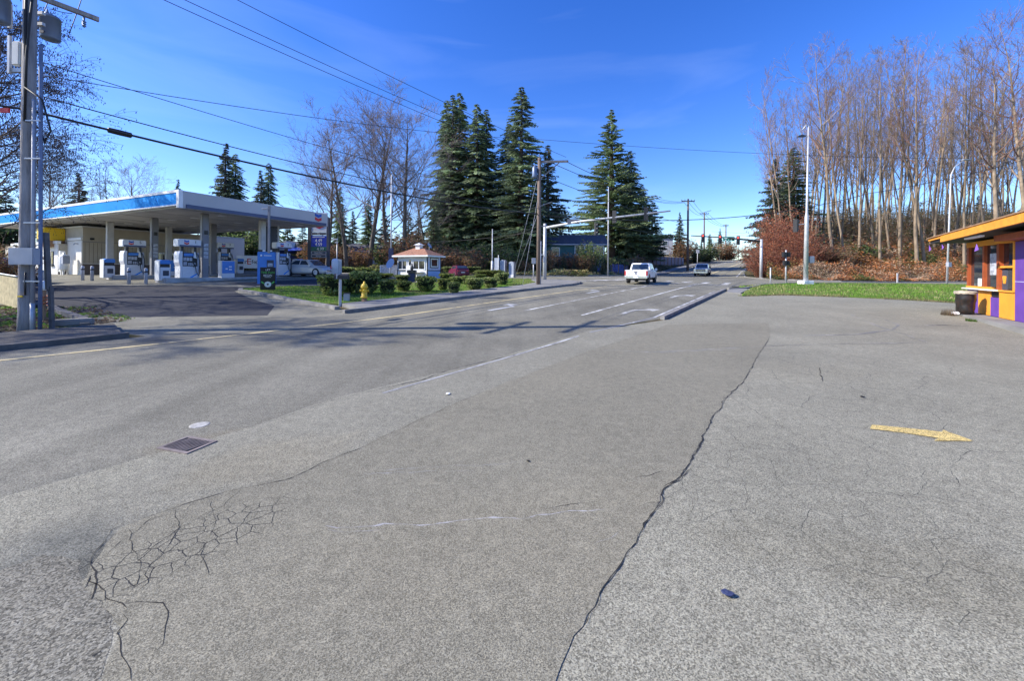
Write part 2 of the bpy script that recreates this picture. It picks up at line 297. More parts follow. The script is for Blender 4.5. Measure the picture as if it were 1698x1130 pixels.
M['debris_blue'] = mat('dark_blue_cloth', (.03, .04, .10), .7)
M['iron'] = mat('cast_iron', (.24, .20, .18), .7, .4, 8, .3)
M['cover'] = mat('pale_cover', (.36, .35, .32), .85, 0, 25, .4, dirt=.6, dirtcol=(.3, .29, .27))

# ------------------------------------------------------------------ mesh helpers
class MB:
    def __init__(s): s.v = []; s.f = []; s.m = []; s.c = []; s.cc = (1, 1, 1); s.mi = 0; s.sm = []
    def add(s, vs, fs, smooth=False):
        o = len(s.v); s.v += [tuple(p) for p in vs]
        for f in fs: s.f.append([i+o for i in f]); s.m.append(s.mi); s.c.append(s.cc); s.sm.append(smooth)
        return s
    def box(s, x0, x1, y0, y1, z0, z1):
        return s.add([(x0, y0, z0), (x1, y0, z0), (x1, y1, z0), (x0, y1, z0), (x0, y0, z1), (x1, y0, z1), (x1, y1, z1), (x0, y1, z1)],
                     [(0, 3, 2, 1), (4, 5, 6, 7), (0, 1, 5, 4), (1, 2, 6, 5), (2, 3, 7, 6), (3, 0, 4, 7)])
    def prism(s, pts, z0, z1):          # pts xy polygon (ccw)
        n = len(pts)
        return s.add([(p[0], p[1], z0) for p in pts]+[(p[0], p[1], z1) for p in pts],
                     [tuple(range(n-1, -1, -1)), tuple(range(n, 2*n))]+[(i, (i+1) % n, n+(i+1) % n, n+i) for i in range(n)])
    def side(s, pts, y0, y1):           # pts xz profile extruded along y
        n = len(pts)
        return s.add([(p[0], y0, p[1]) for p in pts]+[(p[0], y1, p[1]) for p in pts],
                     [tuple(range(n)), tuple(range(2*n-1, n-1, -1))]+[(i, n+i, n+(i+1) % n, (i+1) % n) for i in range(n)])
    def tube(s, pts, rs, k=8, cap=True, smooth=True):
        if not isinstance(rs, (list, tuple)): rs = [rs]*len(pts)
        pts = [Vector(p) for p in pts]; n = len(pts); vs = []; ref = None
        for i, p in enumerate(pts):
            d = (pts[min(i+1, n-1)]-pts[max(i-1, 0)]); d = d.normalized() if d.length > 1e-9 else Vector((0, 0, 1))
            if ref is None: ref = Vector((1, 0, 0)) if abs(d.x) < .8 else Vector((0, 1, 0))
            a = (ref-d*ref.dot(d)).normalized(); b = d.cross(a); ref = a
            for j in range(k):
                t = 2*math.pi*j/k; vs.append(p+(a*math.cos(t)+b*math.sin(t))*rs[i])
        fs = [(i*k+j, i*k+(j+1) % k, (i+1)*k+(j+1) % k, (i+1)*k+j) for i in range(n-1) for j in range(k)]
        if cap: fs += [tuple(range(k-1, -1, -1)), tuple(range((n-1)*k, n*k))]
        return s.add(vs, fs, smooth)
    def lathe(s, prof, k=20, cx=0, cy=0, smooth=True):
        vs = []; n = len(prof)
        for r, z in prof:
            for j in range(k): vs.append((cx+r*math.cos(2*math.pi*j/k), cy+r*math.sin(2*math.pi*j/k), z))
        fs = [(i*k+j, i*k+(j+1) % k, (i+1)*k+(j+1) % k, (i+1)*k+j) for i in range(n-1) for j in range(k)]
        fs += [tuple(range(k-1, -1, -1)), tuple(range((n-1)*k, n*k))]
        return s.add(vs, fs, smooth)
    def mesh(s, name, mats, cols=False):
        me = bpy.data.meshes.new(name); me.from_pydata(s.v, [], s.f)
        for m in (mats if isinstance(mats, (list, tuple)) else [mats]): me.materials.append(m)
        me.polygons.foreach_set('material_index', s.m); me.polygons.foreach_set('use_smooth', s.sm)
        if cols:
            ca = me.color_attributes.new('Col', 'FLOAT_COLOR', 'CORNER'); buf = []
            for f, c in zip(s.f, s.c): buf += [c[0], c[1], c[2], 1.]*len(f)
            ca.data.foreach_set('color', buf)
        me.update(); return me
    def build(s, name, mats, parent=None, cols=False, bevel=0., seg=2):
        me = s.mesh(name, mats, cols)
        if bevel:
            bm = bmesh.new(); bm.from_mesh(me); bmesh.ops.remove_doubles(bm, verts=bm.verts, dist=1e-5)
            ed = [e for e in bm.edges if len(e.link_faces) == 2 and e.calc_face_angle(0) > .5]
            bmesh.ops.bevel(bm, geom=ed, offset=bevel, segments=seg, affect='EDGES', clamp_overlap=True)
            bm.to_mesh(me); bm.free()
        return ob(name, me, parent)
def ob(name, data, parent=None):
    o = bpy.data.objects.new(name, data); COL.objects.link(o)
    if parent: o.parent = parent
    return o
def tag(o, label=None, cat=None, group=None, kind=None):
    if label: o['label'] = label
    if cat: o['category'] = cat
    if group: o['group'] = group
    if kind: o['kind'] = kind
    return o
def thing(name, label, cat, loc=(0, 0, 0), rz=0., group=None):
    o = bpy.data.objects.new(name, None); COL.objects.link(o); o.location = loc; o.rotation_euler = (0, 0, rz); o.empty_display_size = .1
    return tag(o, label, cat, group)
def dup(o, loc=None, rz=None, label=None, scale=None, group=None):
    kids = [c for c in bpy.data.objects if c.parent == o]
    r = o.copy(); COL.objects.link(r)
    if loc is not None: r.location = loc
    if rz is not None: r.rotation_euler = (0, 0, rz)
    if scale is not None: r.scale = scale if isinstance(scale, (tuple, list)) else (scale,)*3
    if label: r['label'] = label
    if group: r['group'] = group
    for c in kids:
        gk = [g for g in bpy.data.objects if g.parent == c]
        d = c.copy(); COL.objects.link(d); d.parent = r
        for g in gk:
            e = g.copy(); COL.objects.link(e); e.parent = d
    return r
def P(mb, name, m, parent, **k): return mb.build(name, M[m] if isinstance(m, str) else m, parent, **k)
def text(name, s, size, m, parent, loc, rot=(math.pi/2, 0, 0), depth=.004, align='CENTER', sx=1.):
    cu = bpy.data.curves.new(name, 'FONT'); cu.body = s; cu.size = size; cu.extrude = depth; cu.align_x = align; cu.align_y = 'CENTER'
    tmp = bpy.data.objects.new('tmp', cu); COL.objects.link(tmp)
    dg = bpy.context.evaluated_depsgraph_get(); me = bpy.data.meshes.new_from_object(tmp.evaluated_get(dg))
    bpy.data.objects.remove(tmp); bpy.data.curves.remove(cu)
    me.materials.clear(); me.materials.append(M[m]); o = ob(name, me, parent); o.location = loc; o.rotation_euler = rot; o.scale = (sx, 1, 1)
    return o
def struct(o): o['kind'] = 'structure'; return o

# ------------------------------------------------------------------ draped ground sheets
def poly_bm(poly, step):
    bm = bmesh.new(); bm.faces.new([bm.verts.new((x, y, 0)) for x, y in poly]); bmesh.ops.triangulate(bm, faces=bm.faces[:])
    xs = [p[0] for p in poly]; ys = [p[1] for p in poly]
    for ax, lo, hi in ((0, min(xs), max(xs)), (1, min(ys), max(ys))):
        c = math.ceil(lo/step)*step
        while c < hi:
            co = [0, 0, 0]; co[ax] = c; no = [0, 0, 0]; no[ax] = 1
            bmesh.ops.bisect_plane(bm, geom=bm.verts[:]+bm.edges[:]+bm.faces[:], plane_co=co, plane_no=no, dist=1e-5); c += step
    return bm
def sheet(name, poly, dz, m, step=1., skirt=0., label=None):
    bm = poly_bm(poly, step)
    for v in bm.verts: v.co.z = gz(v.co.x, v.co.y)+dz
    for f in bm.faces:
        f.normal_update()
        if f.normal.z < 0: f.normal_flip()
    if skirt:
        be = [e for e in bm.edges if len(e.link_faces) == 1]
        r = bmesh.ops.extrude_edge_only(bm, edges=be)
        for v in [g for g in r['geom'] if isinstance(g, bmesh.types.BMVert)]: v.co.z -= skirt
        bmesh.ops.recalc_face_normals(bm, faces=bm.faces[:])
    me = bpy.data.meshes.new(name); bm.to_mesh(me); bm.free(); me.materials.append(M[m] if isinstance(m, str) else m)
    return struct(ob(name, me))
def offs(line, d):                         # offset a polyline sideways
    out = []; n = len(line)
    for i, p in enumerate(line):
        a = Vector(line[max(i-1, 0)]); b = Vector(line[min(i+1, n-1)]); t = (b-a).normalized(); out.append((p[0]-t.y*d, p[1]+t.x*d))
    return out
def strip(name, line, w, dz, m, skirt=0., step=1.):
    return sheet(name, offs(line, w/2)+offs(line, -w/2)[::-1], dz, m, step, skirt)
def H(*pts): return [hit(*p) for p in pts]
def densify(line, step):
    out = [line[0]]
    for a, b in zip(line, line[1:]):
        L_ = math.dist(a, b); k = max(1, int(L_/step))
        for i in range(1, k+1): out.append((a[0]+(b[0]-a[0])*i/k, a[1]+(b[1]-a[1])*i/k))
    return out
def wob(line, a=1.):
    out = []
    for x, y in densify(list(line)+[line[0]], .06 if a else 1)[:-1]:
        if y > 14 or math.hypot(x, y) < 1.0: out.append((x, y)); continue
        out.append(wv(x, y))
    return out
def wv(x, y):
    k = min(1., 2.5/max(y, 1.))*.8+.2
    a = noise.noise(Vector((x*2.3, y*2.3, 1.)))*.05+noise.noise(Vector((x*9, y*9, 4.)))*.022+noise.noise(Vector((x*30, y*30, 8.)))*.008
    b = noise.noise(Vector((x*2.3, y*2.3, 11.)))*.05+noise.noise(Vector((x*9, y*9, 14.)))*.022+noise.noise(Vector((x*30, y*30, 18.)))*.008
    return (x+a*k, y+b*k)
def ribbon(name, lines, dz, m, jag=.02, seed=1):
    """irregular narrow marks (cracks, scuffs): lines = [(polyline, width0, width1)]"""
    R = random.Random(seed); mb = MB()
    for line, w0, w1 in lines:
        line = densify(line, .04 if w0 < .05 else .3); line = [wv(*p) for p in line] if w0 < .05 else line; n = len(line); off = 0; A = []; B = []
        for i, p in enumerate(line):
            a = Vector(line[max(i-1, 0)]); b = Vector(line[min(i+1, n-1)]); t = (b-a).normalized(); nx, ny = -t.y, t.x
            off = off*.7+R.uniform(-jag, jag)*.4; w = (w0+(w1-w0)*i/max(1, n-1))*R.uniform(.2, 1.3)*max(.25, 1+1.4*noise.noise(Vector((p[0]*6, p[1]*6, 2.))))*.5*min(1, (n-i)/4, (i+1)/3)
            x, y = p[0]+nx*off, p[1]+ny*off
            A.append((x+nx*w, y+ny*w)); B.append((x-nx*w, y-ny*w))
        vs = [(x, y, gz(x, y)+dz) for x, y in A+B]; mb.add(vs, [(i, n+i, n+i+1, i+1) for i in range(n-1)])
    return struct(mb.build(name, M[m]))

def axis(a, b, lo, hi):
    c = [a+i for i in range(int(b-a)+1)]; x = b; d = 2.
    while x < hi: x += d; d *= 1.35; c.append(min(x, hi))
    x = a; d = 2.
    while x > lo: x -= d; d *= 1.35; c.insert(0, max(x, lo))
    return c
XA = axis(-48, 96, -900, 1100); YA = axis(-4, 150, -120, 1500)
g = MB(); nx = len(XA)
g.v = [(x, y, gz(x, y)) for y in YA for x in XA]
g.f = [(j*nx+i, j*nx+i+1, (j+1)*nx+i+1, (j+1)*nx+i) for j in range(len(YA)-1) for i in range(nx-1)]
g.m = [0]*len(g.f); g.c = [(1, 1, 1)]*len(g.f); g.sm = [True]*len(g.f)
struct(g.build('ground', M['dirt']))

KL = -13.35; YL = -12.0; L1 = -8.75; L2 = -6.35; KRn = -3.85; ED = -4.85
kerbL_far = H((900, 482), (935, 476.5), (950, 473.5))
corner = [(5.2, 29.9), (5.6, 31.6), (4.6, 33.6), (2.6, 35.4), (-2, 37.2), (-9, 38.5), (-30, 39.5), (-60, 40)]
main_poly = [sn(-26, KL), sn(22, KL), (4.4, 28.4), (5.2, 29.9), (5.6, 31.6), sn(60, -18.5), sn(60, -4.5), sn(44, -4.0), sn(29, KRn), sn(14.0, KRn), sn(10.5, ED), sn(-26, ED)]
sheet('road', main_poly, .012, 'road')
cross_poly = [(5.2, 29.9)]+corner[1:]+[(-60, 46.5), (-20, 45.5), (5, 45.6), (12, 50.2), (19.5, 56), sn(61, -18), sn(60, -4.6), (31.6, 49.6), (33.5, 46.3), (37.5, 44.6), (45.3, 45.3), (62, 46.5), (95, 50), (95, 45.5), (62, 42.5), (47.1, 41.3), (40.1, 40.2), (32.6, 38.6), (24.5, 35.0), (20.5, 32.0), (16.5, 29.2), sn(30, KRn)]
sheet('cross_street', cross_poly, .008, 'hill_road')
hl = [sn(s, n) for s, n in ((57, -17.2), (64, -18), (75, -18.6), (100, -19.8), (143, -21), (170, -21.2), (260, -21.5))]
hr = [sn(s, n) for s, n in ((57, -4.2), (61, -4.8), (66, -6.2), (75, -7.2), (100, -8.2), (143, -9), (170, -9), (260, -9))]
sheet('hill_road', hl+hr[::-1], .03, 'hill_road')
# parking lot, shoulder, patch
gr_near = H((1230, 492), (1300, 490), (1400, 493.5), (1500, 498), (1590, 503.5))
lot_poly = [sn(-26, ED), sn(10.5, ED), sn(14.0, KRn+.22), sn(28.5, KRn+.22), hit(1215, 481), hit(1232, 478)]+[gr_near[0]]+gr_near[1:]+[(30, 17.5), (60, 14), (60, -4), (10, -4), sn(-26, -4)]
sheet('parking_lot', lot_poly, .012, 'lot')
sh_out = H((700, 628), (560, 662), (470, 692), (340, 737), (200, 790), (0, 880))
patch = H((1105, 540), (1190, 537.5), (1275, 537), (1277, 560), (1262, 585), (1248, 605), (1233, 635), (1212, 655), (1185, 690), (1160, 740), (1135, 780), (1100, 815), (1088, 850), (1040, 915), (1000, 980), (965, 1040), (930, 1130))+[(.1, 1.2), (-1.9, .9)]+H((170, 1130), (195, 1050), (140, 970), (170, 910), (200, 880), (300, 838), (400, 813), (560, 762), (700, 695), (800, 652), (860, 628), (980, 582))
sheet('asphalt_patch', wob(patch), .016, 'patch', .5)
shoulder = [sn(10.3, ED)]+H((960, 562), (700, 627), (560, 661), (470, 691), (340, 738), (200, 800), (0, 905))+[(-4.4, 1.0), (-1.9, .9)]+H((170, 1130), (195, 1050), (140, 970), (170, 910), (200, 880), (300, 838), (400, 813), (560, 762), (700, 695), (800, 652), (860, 628), (980, 582), (1095, 541))
sheet('road_shoulder', wob(shoulder), .014, 'shoulder', .5)
M['rough'] = asphalt('ravelled_asphalt', (.175, .168, .135), coarse=1.35, contrast=.6, mottled=.35)
sheet('ravelled_patch', wob(H((0, 950), (70, 925), (125, 940), (150, 985), (178, 1020), (180, 1060), (172, 1100), (160, 1130))+[(-2.0, .95), (-4.2, 1.0)]), .0152, 'rough', .5)
# station lot + apron
d0 = [sn(2.6, KL), sn(8.5, KL), hit(556, 512), hit(520, 506), hit(455, 493), hit(418, 486), hit(404, 482.5), hit(430, 478.3), (-9.4, 24.6), (-7.2, 28.6), (-5, 34), (-7, 38.2), (-60, 40), (-60, 14), (-19, 15.9), (-16.4, 14.0), (-13.5, 12.2), (-11.7, 10.9)]
sheet('station_forecourt', d0, .008, 'apron')
sheet('seal_coated_lot', [(-16.3, 14.2), (-13, 13.2), (-8.6, 13.8), (-9.8, 16.2), (-12.2, 18.2), (-14.3, 20.2), (-14.6, 21.8), (-19, 22.4), (-26, 22.0), (-40, 22.5), (-50, 18), (-30, 17.2), (-20, 16.6)], .012, 'station_lot')
sheet('seal_coated_bay', [(-14.2, 22.1), (-9.6, 25.0), (-8.4, 28.2), (-14.5, 28.6), (-17.5, 24.0)], .012, 'station_lot')
# sidewalks (raised)
sheet('sidewalk', [sn(8.7, KL-.17), sn(14, KL-.15), sn(20, KL-.15), (4.25, 28.5), (5.0, 30.0), (5.35, 31.6), (4.3, 33.3), (2.4, 35.0), (1.6, 32.8), (1.9, 29.9), sn(22, -15.3), sn(9.0, -15.3)], .14, 'walk', skirt=.3)
sheet('sidewalk', [sn(-26, KL-.17), sn(.6, KL-.17), sn(2.2, KL-.3), sn(2.4, -15.9), sn(-26, -16.3)], .13, 'walk_dark', skirt=.3)
hk = [sn(s, n) for s, n in ((55, -17.6), (64, -18.15), (75, -18.75), (100, -19.95), (143, -21.15), (170, -21.3))]
sheet('sidewalk', hk+offs(hk, 2.0)[::-1], .16, 'walk', skirt=.3, step=1)
strip('kerb', [sn(s, KL-.08) for s in (8.0, 12, 20)]+[(4.35, 28.45), (5.12, 29.95), (5.5, 31.6), (4.45, 33.5), (2.5, 35.2), (-2, 37.0), (-6, 38)], .16, .145, 'kerb', .3)
strip('kerb', [sn(s, KL-.08) for s in (-26, 0.5)]+[sn(2.3, KL-.2)], .16, .135, 'kerb_dark', .3)
strip('kerb', [sn(14.0, KRn+.1), sn(22, KRn+.1), sn(28.6, KRn+.1)], .15, .13, 'kerb', .3)
strip('kerb', [sn(s, n) for s, n in ((29.6, -3.7), (31, -2.9), (33, -2.6))]+[(20.5, 31.9), (24.5, 34.9), (32.6, 38.5), (40.1, 40.1), (47.1, 41.2), (70, 43.5)], .18, .12, 'kerb', .3)
strip('kerb', [sn(75, -7.1), sn(66, -6.1), sn(61, -4.7), (31.6, 49.7), (33.5, 46.4), (37.5, 44.7), (45.3, 45.4), (62, 46.6), (90, 50)], .2, .13, 'kerb', .3)
strip('kerb', [(-60, 46.6), (-20, 45.6), (5, 45.7), (12, 50.3), (19.5, 56), sn(62, -18.0)], .18, .13, 'kerb', .3)
isl = H((400, 482), (398, 484.5), (418, 487), (455, 493.5), (520, 506.5), (553, 512.5))
strip('kerb', isl+[sn(8.4, KL-1.2)], .2, .13, 'kerb', .3)
strip('kerb', [(-19.2, 16.1), (-16.3, 14.1), (-13.5, 12.35), (-12.2, 11.2)], .18, .14, 'kerb_dark', .3)
strip('kerb', H((425, 478.6), (500, 477.2), (560, 475.5)), .18, .13, 'kerb', .3)
# sidewalk ramp of the right corner
sheet('corner_walk', [sn(28.6, KRn+.22), sn(30.3, -3.5), sn(31, -2.2), hit(1238, 483), hit(1228, 488), hit(1206, 486)], .06, 'walk', skirt=.2)

# grass beds
M['gstrip'] = M['lawn']
isl_lawn = [sn(9.1, -15.45)]+[isl[4], isl[3], isl[2], isl[1], isl[0]]+H((430, 479.5), (600, 477))+[(-7.2, 28.4), (-3.6, 33.5), (-1, 36.6), (1.7, 35.6), (1.6, 32.8), (1.9, 30.2), sn(22, -15.45)]
sheet('lawn', isl_lawn, .10, 'lawn', skirt=.2)
r_lawn = gr_near+[(60, 17), (60, 41.8), (47.1, 41.0), (40.1, 39.9), (32.6, 38.3), (24.5, 34.7), (20.5, 31.7), (16.8, 29.0), sn(31.3, -2.3), hit(1238, 483)]
sheet('lawn', r_lawn, .07, 'lawn', skirt=.15)

# painted markings
def mark(name, line, w, m, dz=.018): return strip(name, line, w, dz, m)
mark('yellow_line', [sn(-26, YL), sn(0, YL), sn(5, YL+.25), sn(9, YL+.6), sn(14, YL+.65), sn(26, YL+1.0), sn(28, YL+1.1)], .11, 'yellow_line')
mark('lane_line', [sn(12.7, L1+.1), sn(33, L1-.1)], .11, 'white_line')
mark('lane_line', [sn(13.1, L2), sn(33.5, L2-.1)], .11, 'white_line')
mark('edge_line', [sn(6.6, ED+.16), sn(9.5, ED+.16)], .06, 'faint_line')
mark('edge_line', [sn(3.4, ED+.14), sn(6.6, ED+.16)], .045, 'ghost_line')
mark('edge_line', [sn(10.2, ED+.16), sn(12.2, KRn-.55), sn(14.2, KRn-.25), sn(27.5, KRn-.3)], .09, 'faint_line')
for (a, b) in ((34.2, -9.2), (34.6, -6.9), (34.9, -4.9)): pass
for i in range(6):
    n0 = -12.6+i*1.55; mark('crosswalk_bar', [sn(36.2, n0), sn(39.2, n0)], .42, 'white_line')
mark('stop_line', [sn(34.6, L1-.1), sn(34.6, -4.3)], .35, 'white_line')
for i in range(4):
    mark('crosswalk_bar', [(6.0+i*1.1, 34+i*.6), (6.0+i*1.1+2.4, 36.6+i*.9)], .4, 'white_line')
mark('stop_line', [(10, 45), (12.6, 40.6)], .4, 'white_line')
mark('yellow_line', [sn(s, n) for s, n in ((64, -11.7), (100, -11.9), (143, -12), (150, -12))], .3, 'yellow_line', .045)
mark('lane_line', [sn(s, n) for s, n in ((60, -15.0), (68, -15.4), (100, -15.5), (150, -15.6))], .2, 'white_line', .045)
mark('stop_line', [sn(61.5, -17.5), sn(61.5, -12.2)], .5, 'white_line', .045)
mark('edge_line', [sn(s, n) for s, n in ((62, -5.6), (66, -7.2), (80, -8.0), (110, -8.8), (143, -9.5))], .14, 'white_line', .045)
def turn_arrow(px, py, s0, flip=1):
    c = hit(px, py); t = Vector((.588, .809)); n = Vector((.809, -.588)); 
    body = [(-1.3, -.07), (-.1, -.07), (.25, .0), (.55, .42*flip)]
    q = [Vector(c)+t*a*s0+n*b*s0 for a, b in body]
    sheet('lane_arrow', offs([tuple(p) for p in q], .09)+offs([tuple(p) for p in q], -.09)[::-1], .018, 'arrow_paint')
    tip = [(.35, .75*flip), (1.05, .62*flip), (.85, .12*flip), (.5, .2*flip)]
    tp = [tuple(Vector(c)+t*a*s0+n*b*s0) for a, b in ((.95, .75*flip), (.28, .62*flip), (.86, .12*flip))]
    sheet('lane_arrow', tp, .0195, 'arrow_paint')
turn_arrow(845, 510.5, 1.0, -1); turn_arrow(990, 484.5, 1.0, -1); turn_arrow(1052, 516, 1.0, 1); turn_arrow(1124, 491.5, 1.0, 1)
ya = H((1448, 707.5), (1500, 712.5), (1560, 719.5), (1564, 716), (1616, 734.5), (1547, 734), (1552, 729), (1500, 721), (1447, 715))
sheet('yellow_arrow', wob(ya), .019, 'yellow_arrow', .25)
# cracks and scuffs
main_crack = H((1275, 563), (1260, 585), (1248, 606), (1233, 636), (1210, 655), (1185, 690), (1163, 738), (1150, 760), (1120, 800), (1100, 812), (1097, 835), (1085, 855), (1062, 885), (1040, 915), (1015, 955), (985, 1010), (960, 1060))
ribbon('pavement_crack', [(main_crack[:6], .009, .009), (main_crack[5:13], .009, .012), (main_crack[12:], .009, .003),
    (H((1100, 812), (1130, 790), (1150, 772)), .012, .004), 
    (H((1097, 835), (1080, 838), (1060, 846)), .008, .003), (H((1052, 800), (1075, 795), (1112, 782)), .006, .003), (H((900, 850), (960, 838), (1010, 832)), .006, .002),
    (H((1325, 745), (1340, 748), (1345, 742)), .008, .004), (H((1360, 612), (1362, 635)), .02, .01),
    (H((1150, 812), (1152, 830), (1140, 850), (1137, 865)), .006, .003)], .0178, 'crack', .02, 3)
ribbon('pavement_crack', [(H((960, 564), (860, 588), (740, 617), (700, 632), (640, 645)), .010, .018), (H((640, 645), (560, 664), (470, 694), (430, 707)), 0.0084, 0.0048), (H((800, 652), (700, 697), (620, 735)), 0.0048, 0.0048),
    (H((620, 735), (480, 797), (400, 815), (330, 832), (240, 862), (185, 885), (150, 930), (165, 965), (150, 1000)), 0.0048, 0.0096),
    (H((355, 830), (352, 870), (340, 900), (330, 930), (345, 960)), 0.0036, 0.0042), (H((290, 848), (300, 880), (270, 920), (240, 960), (240, 980), (205, 1010)), 0.0042, 0.0048),
    (H((210, 875), (215, 905), (235, 935), (225, 975), (200, 985)), 0.0042, 0.0048), (H((170, 995), (200, 1010), (205, 1040), (185, 1062), (200, 1085), (215, 1130)), 0.0066, 0.0072),
    (H((150, 960), (175, 985), (170, 1005)), 0.0072, 0.0054), (H((205, 1010), (270, 1008), (282, 1030), (272, 1070), (250, 1100), (255, 1130)), 0.0042, 0.0048), (H((145, 1100), (170, 1085)), 0.0084, 0.0060), (H((175, 1050), (200, 1035)), 0.0072, 0.0048),
    (H((330, 832), (310, 850), (250, 865), (200, 900), (160, 935)), 0.0036, 0.0036), (H((400, 815), (370, 845), (300, 880), (235, 925), (180, 960)), 0.0030, 0.0036)], .0178, 'crack', .01, 5)
ribbon('tyre_scuff', [(H((1030, 588), (1150, 582), (1300, 574), (1430, 571), (1540, 570), (1500, 556), (1450, 540), (1410, 522), (1350, 515)), .05, .05), (H((1000, 582), (1100, 586), (1240, 580)), .04, .03),
    (H((1330, 558), (1420, 556), (1480, 548), (1490, 540), (1460, 528)), .09, .06)], .0176, 'tyre_mark', .01, 7)
ribbon('painted_shadow', [(H((1535, 541), (1570, 540), (1606, 542.5)), .5, .3)], .0176, 'shade_mark', .05, 12)  # shadow painted on the lot as a thin dark ribbon
ribbon('pale_scrape', [(H((540, 876), (700, 873), (850, 864), (1010, 848)), .012, .008), (H((545, 882), (640, 884)), .006, .004), (H((600, 788), (700, 787), (780, 786)), .007, .006), (H((640, 783), (760, 776), (880, 769)), .005, .004),
    (H((980, 905), (1030, 880)), .004, .004)], .0176, 'chalk', .004, 9)

# ------------------------------------------------------------------ ground fixtures
def ground_loc(px, py, dz=0): x, y = hit(px, py); return (x, y, gz(x, y)+dz)
def gl(x, y, dz=0): return (x, y, gz(x, y)+dz)
t = thing('storm_drain', 'rusty rectangular storm drain grate with slanted bars set in the asphalt', 'drain', gl(*hit(311, 741), .012), -.28)
mb = MB(); a, b = .2, .145
for q in ((-a, a, -b, -b+.03), (-a, a, b-.03, b), (-a, -a+.03, -b+.03, b-.03), (a-.03, a, -b+.03, b-.03)): mb.box(*q, 0, .012)
P(mb, 'frame', 'iron', t)
P(MB().box(-a+.03, a-.03, -b+.03, b-.03, .0005, .003), 'pit', 'crack', t)
mb = MB()
for i in range(8):
    x = -a+.04+i*(2*a-.13)/7; mb.add([(x-.006, -b+.03, .003), (x+.006, -b+.03, .003), (x+.05, b-.03, .003), (x+.038, b-.03, .003), (x-.006, -b+.03, .0115), (x+.006, -b+.03, .0115), (x+.05, b-.03, .0115), (x+.038, b-.03, .0115)],
                                    [(0, 3, 2, 1), (4, 5, 6, 7), (0, 1, 5, 4), (1, 2, 6, 5), (2, 3, 7, 6), (3, 0, 4, 7)])
P(mb, 'grate', 'iron', t)
o = MB().lathe([(.092, 0), (.094, .0035), (.086, .0045), (0.001, .005)], 18).build('utility_cover', M['cover']); o.location = ground_loc(331, 707, .010)
tag(o, 'small pale round valve cover in the road beyond the drain', 'cover')
R = random.Random(4)
def crumple(name, px, py, sz, m, label, cat='litter', flat=.35):
    bm = bmesh.new(); bmesh.ops.create_icosphere(bm, subdivisions=2, radius=1)
    for v in bm.verts:
        k = 1+.45*noise.noise(v.co*1.7+Vector((px, py, 0))); v.co = Vector((v.co.x*sz*1.5*k, v.co.y*sz*k, (v.co.z*.5+.5)*sz*flat*2*k))
    me = bpy.data.meshes.new(name); bm.to_mesh(me); bm.free(); me.materials.append(M[m]); o = ob(name, me); o.location = ground_loc(px, py, .02); o.rotation_euler = (0, 0, px)
    return tag(o, label, cat)
crumple('crumpled_scrap', 1206, 992, .022, 'debris_blue', 'crumpled dark blue scrap lying on the lot in the right foreground')
crumple('litter_scrap', 876, 769, .012, 'crack', 'tiny dark chip lying on the patch in the middle of the picture')
crumple('litter_scrap', 743, 656, .03, 'white', 'small white scrap on the road beside the edge line', flat=.2)
crumple('litter_scrap', 1430, 661, .025, 'crack', 'small dark scrap on the lot beyond the yellow arrow', flat=.2)

